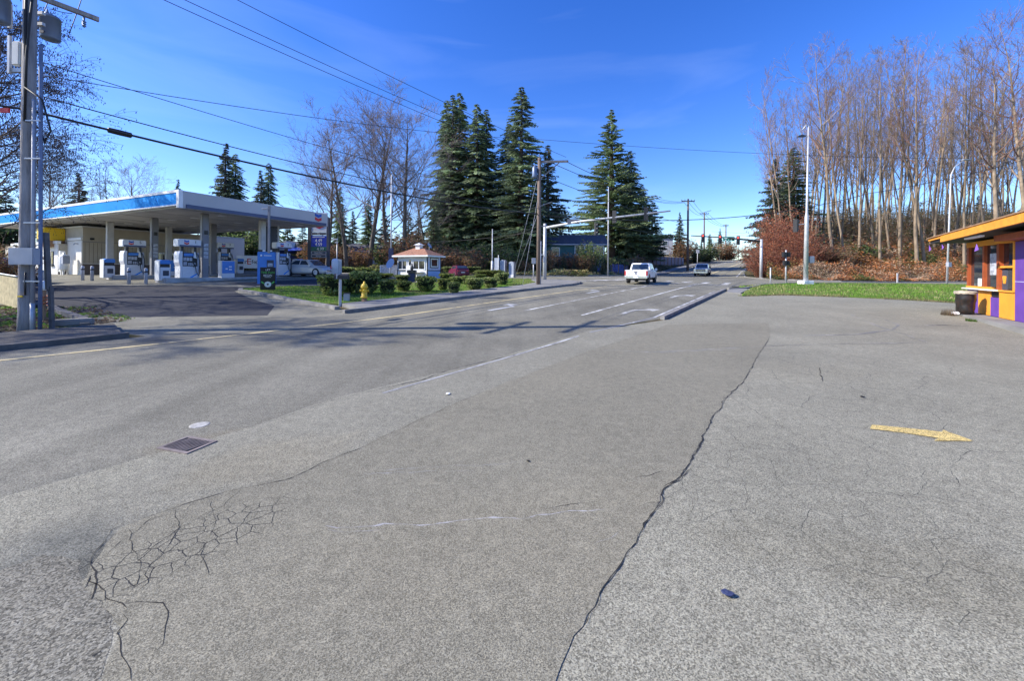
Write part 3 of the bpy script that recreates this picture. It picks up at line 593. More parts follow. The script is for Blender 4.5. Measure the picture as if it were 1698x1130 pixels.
# ------------------------------------------------------------------ vegetation generators
def rc(R, cols, j=.18):
    c = R.choice(cols); k = R.uniform(1-j*1.6, 1+j*1.6); return tuple(max(0., x*k) for x in c)
BARK = [(.16, .13, .11), (.22, .18, .15), (.12, .10, .085)]
REDTW = [(.20, .10, .075), (.26, .15, .11), (.17, .12, .10)]
def bare_tree(seed, Ht, r0, fork=.35, spread=.55, n1=16, n2=7, n3=6, cols=BARK, up=.5, l1=.36, lean=0., n4=0, catkin=0, droop=0., tw=.013):
    """returns (trunk MB, crown MB) of a leafless tree; base at origin"""
    R = random.Random(seed); T = MB(); C = MB(); T.cc = (1, 1, 1)
    pts = []; rs = []; p = Vector((0, 0, -.3)); d = Vector((lean, 0, 1)).normalized(); K = 16
    for i in range(K+1):
        pts.append(p.copy()); f = i/K; rs.append(r0*(1-f)**.9*(1+.35*math.exp(-f*25))+.010)
        d = (d+Vector((R.uniform(-.05, .05), R.uniform(-.05, .05), .02))).normalized(); p = p+d*(Ht+.3)/K
    T.tube(pts, rs, 8)
    def br(p, d, ln, r, lv, k, sides):
        q = [p.copy()]; rr = [r]; dd = d.copy(); nodes = []
        for i in range(k):
            g_ = up*.22 if lv < 3 else -droop
            dd = (dd+Vector((R.uniform(-.22, .22), R.uniform(-.22, .22), R.uniform(-.1, .16)+g_*.5))).normalized()
            p = p+dd*ln/k; q.append(p.copy()); rr.append(max(.006, r*(1-(i+1)/k*.85))); nodes.append((p.copy(), dd.copy(), rr[-1]))
        C.cc = rc(R, cols); C.tube(q, rr, sides, cap=False, smooth=True); return nodes
    def side(dd, ang):
        a = R.uniform(0, 2*math.pi); u = dd.orthogonal().normalized(); v = dd.cross(u)
        return (dd*math.cos(ang)+(u*math.cos(a)+v*math.sin(a))*math.sin(ang)).normalized()
    for i in range(n1):
        f = fork+(1-fork)*((i+R.random()*.8)/n1); f = min(f, .97); j = f*K; a = int(j); pos = pts[a].lerp(pts[min(a+1, K)], j-a)
        az = R.uniform(0, 2*math.pi)+i*2.4; tilt = spread*R.uniform(.8, 1.25)
        d1 = Vector((math.cos(az)*math.sin(tilt), math.sin(az)*math.sin(tilt), math.cos(tilt)))
        ln = Ht*l1*(1-.62*(f-fork)/(1-fork))*R.uniform(.7, 1.15)
        nd = br(pos, d1, ln, max(.014, min(rs[a]*.5, .016+ln*.008)), 1, 6, 5)
        for _ in range(n2):
            b = R.randrange(1, len(nd)); pp, dd, r_ = nd[b]
            nd2 = br(pp, side(dd, R.uniform(.4, .9)), ln*R.uniform(.25, .5), max(.01, r_*.6), 2, 4, 4)
            for _ in range(n3):
                pp2, dd2, r2 = nd2[R.randrange(0, len(nd2))]
                nd3 = br(pp2, side(dd2, R.uniform(.3, .8)), ln*R.uniform(.10, .24), tw, 3, 2, 3)
                for _ in range(n4):
                    pp3, dd3, r3 = nd3[R.randrange(len(nd3))]; br(pp3, side(dd3, R.uniform(.3, .9)), ln*R.uniform(.05, .12), tw*.85, 3, 1, 3)
                if catkin:
                    for _ in range(catkin):
                        c0 = nd3[R.randrange(len(nd3))][0]+Vector((R.uniform(-.12, .12), R.uniform(-.12, .12), R.uniform(-.1, .05))); C.cc = rc(R, [(.07, .05, .06), (.12, .085, .08)])
                        h_ = R.uniform(.07, .13); w = .018
                        C.add([c0, c0+Vector((w, 0, -h_*.5)), c0+Vector((-w*.5, w, -h_*.5)), c0+Vector((-w*.5, -w, -h_*.5)), c0+Vector((0, 0, -h_))], [(0, 1, 2), (0, 2, 3), (0, 3, 1), (4, 2, 1), (4, 3, 2), (4, 1, 3)])
    return T, C
GRN = [(.16, .22, .11), (.21, .29, .13), (.12, .17, .10), (.28, .34, .17)]
GRNB = [(.16, .21, .13), (.21, .28, .16), (.27, .33, .20), (.11, .15, .10)]
def conifer(seed, Ht, Rad, base=.06, lev=70, per=8, cols=GRN, power=.75, droop=.35, bunch=13, sparse=0., wisp=1.):
    R = random.Random(seed); T = MB(); C = MB()
    T.tube([(0, 0, -.3), (0, 0, Ht*.5), (R.uniform(-.1, .1), 0, Ht*.97)], [Rad*.075+.08, Rad*.05+.04, .02], 8)
    for i in range(lev):
        f = base+(1-base)*((i+.5)/lev)**1.05; z = Ht*f
        env = Rad*((1-(f-base)/(1-base))**power)*(.8+.2*math.sin(i*1.3+seed)); env = max(env, .12)
        for j in range(max(3, int(per*(.45+.55*env/Rad)))):
            if R.random() < sparse: continue
            az = R.uniform(0, 2*math.pi); ln = env*R.uniform(.55, 1.18)*(1+.35*noise.noise(Vector((math.cos(az)*1.5, math.sin(az)*1.5, z*.35+seed*7))))
            dx, dy = math.cos(az), math.sin(az); z0 = z+R.uniform(-.3, .3)*Ht/lev
            def pt(u): return Vector((dx*ln*u, dy*ln*u, z0+ln*(.12*u-droop*u*u+.10*u**4)))
            base_c = rc(R, cols, .25)
            C.cc = (.06, .045, .035); C.tube([pt(0), pt(.5), pt(1)], [.03, .02, .008], 3, cap=False)
            nb = max(4, int(bunch*1.25*(.35+.65*ln/Rad)))
            for b in range(nb):
                u = .18+.82*(b+R.random())/nb; q = pt(u); w = (.19+.25*(1-abs(u-.5)))*wisp*(.35+.65*ln/Rad)*min(1.2, Rad/3.4)
                for sd in (-1, 1):
                    C.cc = tuple(min(1, x*q_) for q_ in (R.uniform(.6, 1.5),) for x in base_c)
                    px_, py_ = -dy*sd, dx*sd; w1 = w*R.uniform(.7, 1.5)
                    tip = q+Vector((px_*w1+dx*w1*.8, py_*w1+dy*w1*.8, -w1*R.uniform(.15, .8)))
                    q2 = q+Vector((dx*w*.4, dy*w*.4, 0)); lo = q+Vector((dx*w*.2+px_*w*.3, dy*w*.2+py_*w*.3, -w*R.uniform(.2, .75)))
                    C.add([q, q2, tip, lo], [(0, 1, 2), (0, 2, 3)])
    return T, C
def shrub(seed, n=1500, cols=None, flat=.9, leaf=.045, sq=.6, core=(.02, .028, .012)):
    """clipped bush, unit: ~1 m wide, ~.8 m tall"""
    R = random.Random(seed); C = MB(); cols = cols or [(.20, .26, .06), (.28, .33, .10), (.13, .18, .05), (.36, .38, .15), (.09, .13, .04)]
    def surf(th, ph, k=1.):
        c = abs(math.cos(ph))**sq*(1 if math.cos(ph) > 0 else -1); s = abs(math.sin(ph))**sq*(1 if math.sin(ph) > 0 else -1)
        r = .5*c*(1+.12*noise.noise(Vector((math.cos(th)*2, math.sin(th)*2, ph*2+seed)))); zz = .42+.38*s
        if s < 0: r *= (1+.45*s)
        return Vector((math.cos(th)*r*k, math.sin(th)*r*k, .42+(zz-.42)*k*flat))
    for i in range(n):
        th = R.uniform(0, 2*math.pi); ph = math.asin(R.uniform(-.92, 1)); p = surf(th, ph, R.uniform(.82, 1.05)+(.06 if R.random() < .07 else 0))
        C.cc = rc(R, cols, .3); a = Vector((R.uniform(-1, 1), R.uniform(-1, 1), R.uniform(-.6, 1))).normalized(); b = a.orthogonal().normalized(); s_ = leaf*R.uniform(.6, 1.4)
        C.add([p-a*s_, p+b*s_*.6, p+a*s_, p-b*s_*.6], [(0, 1, 2, 3)])
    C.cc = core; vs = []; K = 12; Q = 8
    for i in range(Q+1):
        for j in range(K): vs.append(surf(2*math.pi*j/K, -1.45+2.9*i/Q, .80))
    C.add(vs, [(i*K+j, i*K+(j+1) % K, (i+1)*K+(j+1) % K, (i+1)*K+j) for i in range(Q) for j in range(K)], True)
    S = MB(); S.cc = (.08, .06, .04)
    for _ in range(5): a = R.uniform(0, 6.28); S.tube([(0.05*math.cos(a), .05*math.sin(a), -.1), (.2*math.cos(a), .2*math.sin(a), .3)], [.02, .012], 4)
    return S, C
def twig_bush(seed, Ht, W_, n=60, cols=REDTW, leafcols=None, nl=900, leaf=.09):
    R = random.Random(seed); S = MB(); C = MB()
    for i in range(n):
        a = R.uniform(0, 6.28); p = Vector((math.cos(a)*W_*.15*R.random(), math.sin(a)*W_*.15*R.random(), -.1)); d = Vector((math.cos(a)*R.uniform(.05, .6), math.sin(a)*R.uniform(.05, .6), 1)).normalized(); ln = Ht*R.uniform(.6, 1.0)
        q = [p.copy()]
        for k in range(5): d = (d+Vector((R.uniform(-.2, .2), R.uniform(-.2, .2), R.uniform(-.1, .1)))).normalized(); p = p+d*ln/5; q.append(p.copy())
        S.cc = rc(R, cols); S.tube(q, [.03, .022, .018, .014, .01, .006], 3, cap=False)
        for k in range(6):
            b = R.randrange(1, 6); e = q[b]+Vector((R.uniform(-1, 1), R.uniform(-1, 1), R.uniform(.1, 1.1)))*ln*.16; S.tube([q[b], e], [.012, .005], 3, cap=False)
            for _ in range(max(1, nl//(n*6))):
                p2 = q[b].lerp(e, R.random())+Vector((R.uniform(-1.3, 1.3), R.uniform(-1.3, 1.3), R.uniform(-1.3, 1.3)))*W_*.045; C.cc = rc(R, leafcols or cols, .3)
                u = Vector((R.uniform(-1, 1), R.uniform(-1, 1), R.uniform(-1, 1))).normalized(); v = u.orthogonal().normalized(); s_ = leaf*R.uniform(.5, 1.4)
                C.add([p2-u*s_, p2+v*s_*.5, p2+u*s_, p2-v*s_*.5], [(0, 1, 2, 3)])
    return S, C
def plant(name, T, C, label, cat, tm, cm, group=None, pn=('trunk', 'crown')):
    t = thing(name, label, cat, (0, 0, -50), 0, group)
    T.build(pn[0], M[tm], t, cols=True); C.build(pn[1], M[cm], t, cols=True); return t
def put(src, first, x, y, rz, sc, label, dz=0., group=None):
    loc = (x, y, gz(x, y)+dz)
    if not first[0]:
        first[0] = True; src.location = loc; src.rotation_euler = (0, 0, rz); src.scale = sc if isinstance(sc, tuple) else (sc,)*3; src['label'] = label
        if group: src['group'] = group
        return src
    return dup(src, loc, rz, label, sc, group)

# ================================================================== fuel station
CA = math.atan2(.914, .405)
C0 = Vector((-19.8, 23.4))
def cp(a, b): return (C0.x+.405*a-.914*b, C0.y+.914*a+.405*b)
SOF = 5.39; LA = 10.4; LB = 31.0
t = thing('fuel_canopy', 'large flat fuel station canopy with blue left side and grey front over the pumps', 'canopy', (C0.x, C0.y, SOF), CA)
P(MB().box(.12, LA-.12, .12, LB-.1, .06, .75), 'roof', 'soffit', t)
mb = MB()
for i in range(9): mb.box(.14, LA-.14, .9+i*3.4, .9+i*3.4+.02, .045, .0595)
P(mb, 'soffit_seams', 'column', t)
# front fascia = long side -Y (faces the road), left fascia = side -X
P(MB().side([(0.1, .27), (LA+.05, .27), (LA+.05, 1.05), (0.1, 1.05)], -.02, .12), 'fascia', 'canopy_grey', t)
P(MB().box(.25, LA-.1, -.09, -.022, .02, .25), 'light_bar', 'canopy_navy', t)
P(MB().box(0.1, LA+.05, -.02, .1, 0, .268), 'lower_fascia', 'canopy_grey', t)
P(MB().box(-.10, .05, .0, LB, .22, .92), 'blue_fascia', 'canopy_blue', t)
mb = MB(); mb.box(-.13, .09, -.03, LB, .92, 1.08); mb.box(-.13, .09, -.04, .22, .0, .92); mb.box(-.12, .09, .22, LB, .14, .218)
P(mb, 'white_trim', 'trim_white', t)
P(MB().box(LA+.052, LA+.1, 0, LB, 0, 1.05), 'fascia', 'canopy_grey', t)
def chevron(parent, x, y, z, s, rot=(0, 0, 0), seg=True):
    """two stacked V bars, blue over red; faces local -Y"""
    for nm, m, z0 in (('emblem_bar', 'chev_blue', .08), ('emblem_bar', 'chev_red', -.42)):
        pr = [(-.5, z0+.42), (0, z0+.24), (.5, z0+.42), (.5, z0+.06), (0, z0-.14), (-.5, z0+.06)]
        o = MB().side([(a*s, b*s) for a, b in pr], 0, .012).build(nm, M[m], parent); o.location = (x, y, z); o.rotation_euler = rot
chevron(t, LA-.85, -.04, .66, .62)
for a in (2.2, 5.2, 8.2):
    for b in (1.9, 5, 8, 11.2, 14.4, 18):
        P(MB().box(a+.9, a+1.35, b-.2, b+.2, .028, .058), 'canopy_light', 'trim_white', t)
cpos = [(2.2, 1.75), (6.1, 1.75), (2.2, 7.9), (6.1, 7.9), (2.2, 14.4), (6.1, 14.4)]
for i, (a, b) in enumerate(cpos):
    X, Y = cp(a, b); z0 = gz(X, Y)-SOF; m = 'column_pale' if i in (4, 5, 1) else 'column'
    P(MB().box(a-.2, a+.2, b-.15, b+.15, z0, .05), 'column', m, t, bevel=.03)
# islands + pumps
def island(a0, a1, b, label):
    X, Y = cp((a0+a1)/2, b); i = thing('pump_island', label, 'island', (X, Y, gz(X, Y)), CA)
    h = (a1-a0)/2; P(MB().box(-h, h, -.55, .55, -.3, .14), 'kerb', 'concrete', i, bevel=.05)
island(-.2, 9.2, 1.75, 'raised concrete island under the pumps nearest the road'); island(-.2, 9.2, 7.9, 'raised concrete island under the second row of pumps')
def pump(num, a, b, label):
    X, Y = cp(a, b); t = thing('fuel_pump', label, 'fuel pump', (X, Y, gz(X, Y)+.14), CA, 'numbered fuel pumps under the canopy')
    P(MB().box(-.42, .42, -.28, .28, 0, .85), 'lower_panel', 'pump_white', t, bevel=.015)
    P(MB().side([(-.05, .12), (.40, .42), (.40, .35), (.02, .06), (-.05, .06)], -.29, -.283), 'stripe', 'canopy_blue', t)
    P(MB().box(-.40, .40, -.24, .24, .85, 1.72), 'display', 'black', t)
    d = P(MB().box(-.34, .34, -.262, -.242, 1.50, 1.68), 'header', 'pump_blue', t)
    for k in range(3): P(MB().box(-.36+.17*k, -.22+.17*k, -.258, -.242, 1.20, 1.42), 'screen', 'poster', t)
    for k in range(4): P(MB().box(-.10+.11*k, -.02+.11*k, -.258, -.242, .90, 1.08), 'grade_button', 'poster', t)
    P(MB().box(-.36, -.16, -.260, -.242, .92, 1.14), 'card_reader', 'conduit', t)
    w = MB().side([(-.56, 0), (-.42, 0), (-.42, .8), (-.43, 1.1), (-.42, 1.80), (-.56, 1.80), (-.62, 1.6), (-.62, 1.1), (-.55, .85)], -.3, .3); P(w, 'side_post', 'pump_white', t, bevel=.01)
    P(MB().box(.42, .52, -.25, .25, 0, 1.75), 'side_post', 'conduit', t, bevel=.01)
    for x in (-.36, .36): P(MB().box(x-.07, x+.07, -.12, .12, 1.72, 2.14), 'post', 'black', t)
    s = P(MB().box(-.66, .62, -.31, .31, 2.10, 2.58), 'sign_box', 'pump_white', t, bevel=.04)
    P(MB().box(-.60, .58, -.325, -.312, 2.10, 2.21), 'sign_stripe', 'canopy_navy', t)
    text('pump_number', num, .26, 'black', s, (.28, -.316, 2.41)); chevron(s, -.22, -.322, 2.38, .27)
    P(MB().tube([(.30, -.27, 1.66), (.36, -.42, 1.62), (.46, -.46, 1.2), (.50, -.42, .5), (.42, -.40, .25), (.30, -.36, .5), (.28, -.30, .95)], .022, 6), 'hose', 'black', t)
    P(MB().tube([(.16, -.27, 1.05), (.2, -.36, .98), (.16, -.37, .80)], .03, 6), 'nozzle', 'black', t)
    P(MB().side([(.16, 1.40), (.34, 1.36), (.26, 1.78), (.20, 1.78)], -.33, -.31), 'notice', 'white', t)
    return t
pump('5', 1.0, 7.9, 'white fuel pump numbered 5, leftmost of the four'); pump('1', 1.25, 1.75, 'white fuel pump numbered 1, nearest the camera'); pump('7', 6.95, 7.9, 'shaded fuel pump numbered 7 between the near column and the dark panel')
pump('3', 7.7, 1.75, 'white fuel pump numbered 3 behind the tall blue cabinet')
def wash(a, b, label):
    X, Y = cp(a, b); t = thing('windshield_station', label, 'washing station', (X, Y, gz(X, Y)+.14), CA)
    P(MB().box(-.27, .27, -.25, .25, 0, .82), 'bin', 'pump_white', t, bevel=.03); P(MB().box(-.12, .18, -.262, -.25, .3, .62), 'door', 'panel_grey', t)
    P(MB().box(-.24, .24, -.22, .22, .82, 1.02), 'opening', 'black', t); P(MB().side([(-.29, 1.02), (.29, 1.02), (.25, 1.28), (-.22, 1.28)], -.27, .27), 'hood', 'pump_blue', t, bevel=.02)
    P(MB().box(-.31, -.27, -.27, .27, 0, 1.25), 'side_panel', 'white', t, bevel=.02); return t
wash(-.05, 1.75, 'white bin with blue hood beside the pump numbered 1'); wash(-.3, 7.9, 'white bin with blue hood beside the leftmost pump, numbered 5'); wash(8.15, 7.9, 'shaded bin with blue hood right of the pump numbered 7'); wash(9.1, 1.75, 'bin with bright blue hood right of the pump numbered 3')
def adbox(a, b, w, h, label, low=True):
    X, Y = cp(a, b); t = thing('advert_box', label, 'advertising box', (X, Y, gz(X, Y)+.14), CA)
    P(MB().box(-w, w, -.22, .22, 0, h), 'case', 'pump_white', t, bevel=.015); P(MB().box(-w+.02, w-.02, -.235, -.222, h*.28 if low else .08, h-.03), 'poster', 'pump_blue', t)
    mb = MB()
    for k, (x, z, q) in enumerate(((.12, .62, .09), (.12, .46, .09), (-.12, .5, .07))): mb.box(x-q, x+q, -.242, -.236, h*z, h*z+.09)
    P(mb, 'poster_print', 'trim_white', t); return t
adbox(3.35, 1.35, .42, 1.18, 'blue and white advertising box at the foot of the near canopy column'); adbox(3.3, 7.5, .40, 1.15, 'blue and grey advertising box at the foot of the second column')
for i, (a, b, lb) in enumerate(((2.2, 1.58, 'strip of small notices on the near canopy column'), (2.2, 7.73, 'strip of small notices on the second canopy column'))):
    X, Y = cp(a, b); t = thing('notice_strip', lb, 'notices', (X, Y, gz(X, Y)+1.5), CA)
    mb = MB()
    for k in range(4): mb.box(-.13, .13, -.02, .0, k*.26, k*.26+.2)
    P(mb, 'notice', 'poster', t); P(MB().box(-.09, .09, -.06, .0, 1.6, 1.85), 'alarm_box', 'black', t)
def bollard(x, y, label, m='conduit', h=.95, r=.085, band=True):
    t = thing('bollard', label, 'bollard', gl(x, y), 0, 'bollards of the fuel station')
    P(MB().lathe([(r, -.2), (r, h-.05), (r*.7, h), (.001, h+.02)], 12), 'post', m, t)
    if band: P(MB().lathe([(r+.004, h*.72), (r+.004, h*.84)], 12), 'band', 'panel_grey', t)
for a, b, lb in ((-1.05, 1.35, 'grey bollard in front of the bin beside pump 1'), (-1.4, 2.4, 'grey bollard standing left behind the bin beside pump 1'), (-1.2, 7.5, 'grey bollard in front of the bin at the leftmost pump'), (-1.3, 8.5, 'pale bollard left of the bin at the leftmost pump')):
    bollard(*cp(a, b), lb)
bollard(*cp(10.3, 1.7), 'white bollard between pump 3 and the pale sedan', 'white', 1.05); bollard(*cp(10.2, 7.6), 'pale bollard right of pump 7', 'white')
# tall blue cabinet
X, Y = hit(461, 475); X, Y = at(444, 475, 24.2).x, 24.2
t = thing('payment_cabinet', 'tall blue cabinet with printed panel standing under the canopy edge', 'cabinet', gl(X, Y), math.radians(24))
P(MB().box(-.52, .42, -.25, .25, -.05, 1.95), 'case', 'pump_blue', t, bevel=.03)
f = P(MB().box(-.02, .34, -.27, -.25, .35, 1.45), 'instruction_panel', 'panel_grey', t)
mb = MB(); mb.box(.03, .29, -.276, -.271, .4, .85); mb.box(.03, .29, -.276, -.271, 1.05, 1.25); P(mb, 'print', 'poster', f)
mb = MB(); mb.box(-.18, .22, -.258, -.25, 1.70, 1.74); mb.lathe([(.05, 1.66), (.05, 1.78)], 10, -.32, -.25); P(mb, 'lettering', 'trim_white', t)
mb = MB(); mb.box(-.5, .4, -.24, .24, 1.95, 2.07); P(mb, 'top', 'black', t); mb = MB(); mb.box(-.25, -.1, -.25, -.241, 1.97, 2.06); mb.box(.05, .25, -.25, -.241, 1.97, 2.06); P(mb, 'sticker', 'trim_white', t)
# big slate panel behind
q = at(447, 425, 31.0)
t = thing('panel_sign', 'large dark slate panel on two pale posts beside the blue cabinet', 'sign', gl(q.x, q.y), math.radians(24))
P(MB().box(-.55, .55, -.08, .08, 1.75, 4.0), 'panel', 'panel_grey', t, bevel=.02)
for x in (-.62, .60): P(MB().box(x-.05, x+.05, -.08, .08, -.1, 4.05), 'post', 'column_pale', t)
mb = MB()
for i in range(3):
    for j in range(6): mb.box(-.46+.46*i, -.43+.46*i, -.09, -.081, 1.9+.38*j, 1.93+.38*j)
P(mb, 'rivets', 'conduit', t)
# small lamp post in front of canopy
q = at(446, 400, 22.5)
t = thing('flood_light', 'short post light in front of the grey canopy fascia', 'light', (q.x, q.y, gz(q.x, q.y)))
zt_ = zt(446, 342, 22.5)-gz(q.x, q.y)
P(MB().box(-.055, .055, -.04, .04, 1.9, zt_), 'post', 'column', t); P(MB().box(-.42, -.055, -.06, .06, zt_-.2, zt_-.1), 'lamp_head', 'conduit', t, bevel=.02)
# sandwich board
x, y = hit(434, 485.5)
t = thing('sandwich_board', 'black sandwich board with white and green lettering and a round emblem on the kerb', 'sign board', gl(x+.1, y+.35, .1), math.radians(30))
for s_, nm in ((-1, 'board'), (1, 'board')):
    o = P(MB().box(-.33, .33, -.015, .015, 0, 1.18), nm, 'black', t, bevel=.006); o.location = (0, s_*.24, 0); o.rotation_euler = (-s_*math.radians(10), 0, 0)
    if s_ < 0:
        for s2, z, sz, m in (('LET', 1.05, .13, 'white'), ('THE FUN', .91, .145, 'green_dot'), ('BEGIN', .76, .135, 'white')): text('lettering', s2, sz, m, o, (0, -.02, z))
        P(MB().box(-.14, .14, -.019, -.0155, .66, .675), 'lettering', 'white', o)
        e = MB(); e.add([(.15*math.cos(a*math.pi/12), -.019, .30+.15*math.sin(a*math.pi/12)) for a in range(24)], [tuple(range(24))])
        P(e, 'emblem', 'white', o); e = MB(); e.add([(.045*math.cos(a*math.pi/6), -.021, .30+.045*math.sin(a*math.pi/6)) for a in range(12)], [tuple(range(12))]); P(e, 'emblem', 'black', o)
        e = MB(); e.side([(-.30, .42), (-.26, .46), (-.15, .36), (-.18, .32)], -.02, -.016); e.side([(.30, .42), (.26, .46), (.15, .36), (.18, .32)], -.02, -.016); P(e, 'emblem', 'green_dot', o)
# banner
q = at(414, 432, 41)
t = thing('banner', 'white banner with red and black letters hanging behind the pumps', 'banner', (q.x, q.y, zt(414, 445, 41)), math.radians(20))
bw = 38/650*41/2; bh = 21/650*41
P(MB().box(-bw, bw, -.02, .02, 0, bh), 'sheet', 'white', t)
for s2, x, m, sz in (('P', -.72, 'black', .8), ('r', -.34, 'black', .7), ('E', -.05, 'red', .9), ('f', .25, 'black', .55), ('e', .45, 'black', .5), ('d', .68, 'black', .6), ('E', .95, 'red', .9)): text('lettering', s2, sz, m, t, (x, -.03, bh*.5))
for x in (-bw, bw): P(MB().tube([(x, .05, -1.6), (x, .05, bh+.05)], .03, 6), 'post', 'conduit', t)
# store building
w0 = Vector((-35.05, 32.0)); zf = gz(*w0)
t = thing('convenience_store', 'beige convenience store with brown base behind the pumps', 'building', (w0.x, w0.y, zf-.05), CA)
WH = 3.95; LW = 12.6
P(MB().box(0, LW, 0, 9, -.4, WH), 'wall', 'beige', t)
mb = MB()
for i in range(50): mb.box(.12+i*.25, .135+i*.25, -.012, 0, .98, 2.72)
P(mb, 'siding_seams', 'brown_base', t)
P(MB().box(-.02, LW, -.03, 0, -.4, .95), 'wainscot', 'brown_base', t); P(MB().box(-.03, LW, -.045, -.031, .95, 1.0), 'rail', 'cream', t)
P(MB().box(-.02, LW+.1, -.035, 0, 2.75, 2.80), 'band', 'column', t)
P(MB().box(-.1, LW+.15, -.12, 9.1, WH, WH+.1), 'parapet', 'column_pale', t)
P(MB().box(-.06, 0, .05, 2.6, -.3, 2.85), 'white_wall', 'cream', t); P(MB().box(-.12, -.0, .0, 2.4, 2.9, 3.1), 'ledge', 'white', t)
P(MB().box(9.6, 12.62, -.3, 0, 1.6, 3.9), 'front_panel', 'canopy_grey', t)
for i, x in enumerate((4.35, 5.0, 5.7, 6.4, 7.1, 8.6, 10.2)):
    f = P(MB().box(x-.06, x+.52, -.06, -.03, .98, 2.1), 'window', 'trim_white' if i < 5 else 'column_pale', t); P(MB().box(x, x+.46, -.075, -.061, 1.04, 2.04), 'pane', 'glass', f)
P(MB().box(9.9, 11.0, -.07, -.03, 2.5, 2.9), 'vent', 'black', t)
P(MB().box(.4, .62, -.2, -.03, 2.95, 3.1), 'camera', 'black', t)
mb = MB(); mb.tube([(-.1, .5, 2.6), (-.3, .5, 2.62), (-.38, .5, 2.5)], .04, 6); P(mb, 'wall_lamp', 'conduit', t)
# projecting wing on the left
e = -.5
P(MB().box(-.55, 9, 2.55, 14, -.4, 2.62), 'wing', 'beige', t); P(MB().box(-.62, -.56, 2.55, 12, -.3, 2.60), 'wing_front', 'cream', t); P(MB().box(-.7, -.45, 2.5, 12.1, 2.62, 2.85), 'wing_coping', 'white', t)
P(MB().box(-.57, .0, 2.50, 2.54, -.4, .95), 'wing_base', 'brown_base', t)
f = P(MB().box(-.66, -.62, 3.3, 3.75, .9, 2.0), 'window', 'black', t); P(MB().box(-.68, -.661, 3.36, 3.5, .95, 1.95), 'pane', 'glass', f)
P(MB().box(-.75, -.62, 3.2, 3.8, .75, .88), 'window_sill', 'black', t)
P(MB().box(-.66, -.62, 5.1, 6.1, -.3, 2.0), 'door', 'white', t)
def onlocal(a, b): return (w0.x+.405*a-.914*b, w0.y+.914*a+.405*b)
X, Y = onlocal(-.5, 3.1)
t = thing('yellow_sign', 'yellow box sign mounted high on the store wing', 'sign', (X, Y, zf+2.85), CA)
P(MB().box(-.8, .55, 0, 1.25, 0, 1.05), 'case', 'yellow', t, bevel=.1, seg=3); P(MB().box(-.6, .5, .15, 1.2, -.55, 0), 'bracket', 'roof_brown', t); mb = MB(); mb.box(-.812, -.8, .35, .9, .25, .38); P(mb, 'lettering', 'black', t)
X, Y = onlocal(-.75, .95)
t = thing('gas_tank', 'white upright tank and cabinet against the lit store wall', 'tank', gl(X, Y), CA)
P(MB().lathe([(.01, .35), (.26, .40), (.3, .55), (.3, 1.45), (.22, 1.6), (.08, 1.66), (.08, 1.8)], 16), 'tank', 'white', t)
for a in (0, 2.1, 4.2): P(MB().box(.2*math.cos(a)-.05, .2*math.cos(a)+.05, .2*math.sin(a)-.05, .2*math.sin(a)+.05, -.05, .45), 'leg', 'cream', t)
P(MB().box(-.1, .2, .42, .68, .25, 1.95), 'cabinet', 'white', t, bevel=.02); P(MB().box(-.3, .1, -.75, -.4, .9, 1.55), 'meter_box', 'conduit', t, bevel=.03)
X, Y = onlocal(3.1, -.6)
t = thing('traffic_cone', 'slim orange cone with white collar against the store base', 'cone', gl(X, Y)); P(MB().box(-.22, .22, -.22, .22, 0, .04), 'base', 'black', t); P(MB().lathe([(.13, .04), (.11, .6), (.08, .95), (.05, 1.15), (.001, 1.16)], 14), 'body', 'orange_cone', t); P(MB().lathe([(.095, .85), (.078, 1.02)], 14), 'collar', 'white', t)
X, Y = onlocal(6.6, -1.6)
t = thing('propane_rack', 'red and silver display rack in front of the store windows', 'rack', gl(X, Y), CA)
P(MB().box(-.45, .45, -.3, .3, .1, 1.0), 'cage', 'black', t); P(MB().box(-.4, .4, -.31, -.3, 1.0, 1.75), 'sign', 'red', t); P(MB().lathe([(.2, 1.75), (.22, 1.95), (.1, 2.1)], 10, -.25, 0), 'tank', 'conduit', t); mb = MB(); mb.box(-.3, .1, -.32, -.311, 1.2, 1.5); P(mb, 'label_plate', 'poster', t)
# price sign
q = at(530, 445, 36.0); zb = gz(q.x, 36.0)
t = thing('price_sign', 'tall blue and green fuel price sign with red chevron behind the canopy', 'price sign', (q.x, 36.0, zb))
sc_ = 36.0/650
def pz(py): return zt(530, py, 36.0)-zb
def px_(px): return (px-530)*sc_
P(MB().box(px_(511), px_(516.5), -.12, .12, -.2, pz(376)), 'post', 'panel_grey', t); P(MB().box(px_(542), px_(546), -.12, .12, -.2, pz(361)), 'post', 'panel_grey', t)
P(MB().box(px_(517), px_(542), -.1, .1, pz(385), pz(353)), 'emblem_panel', 'white', t); chevron(t, px_(530), -.12, pz(371), .85)
P(MB().box(px_(516.6), px_(542), -.11, .11, pz(409.5), pz(391)), 'price_panel', 'sign_blue', t); P(MB().box(px_(516.6), px_(542), -.11, .11, pz(416.5), pz(409.6)), 'price_panel', 'sign_green', t)
for s2, py, x in (('4.49', 399.5, 529), ('4.59', 406, 529), ('4.99', 413.5, 532)): text('price', s2, .42, 'white', t, (px_(x), -.115, pz(py)), sx=.9)
P(MB().box(px_(519), px_(539), -.115, -.111, pz(394.2), pz(393.2)), 'lettering', 'white', t)
for y0, s2 in ((388, 'Pay'), (419.5, 'Food Mart'), (425, 'Service')):
    P(MB().box(px_(516.6), px_(542), -.11, .11, pz(y0+2.2), pz(y0-2.4)), 'name_panel', 'conduit', t); text('lettering', s2, .17, 'white', t, (px_(529), -.118, pz(y0)))
    P(MB().box(px_(518), px_(540.5), -.114, -.111, pz(y0+1.4), pz(y0-1.5)), 'name_plate', 'panel_grey', t)
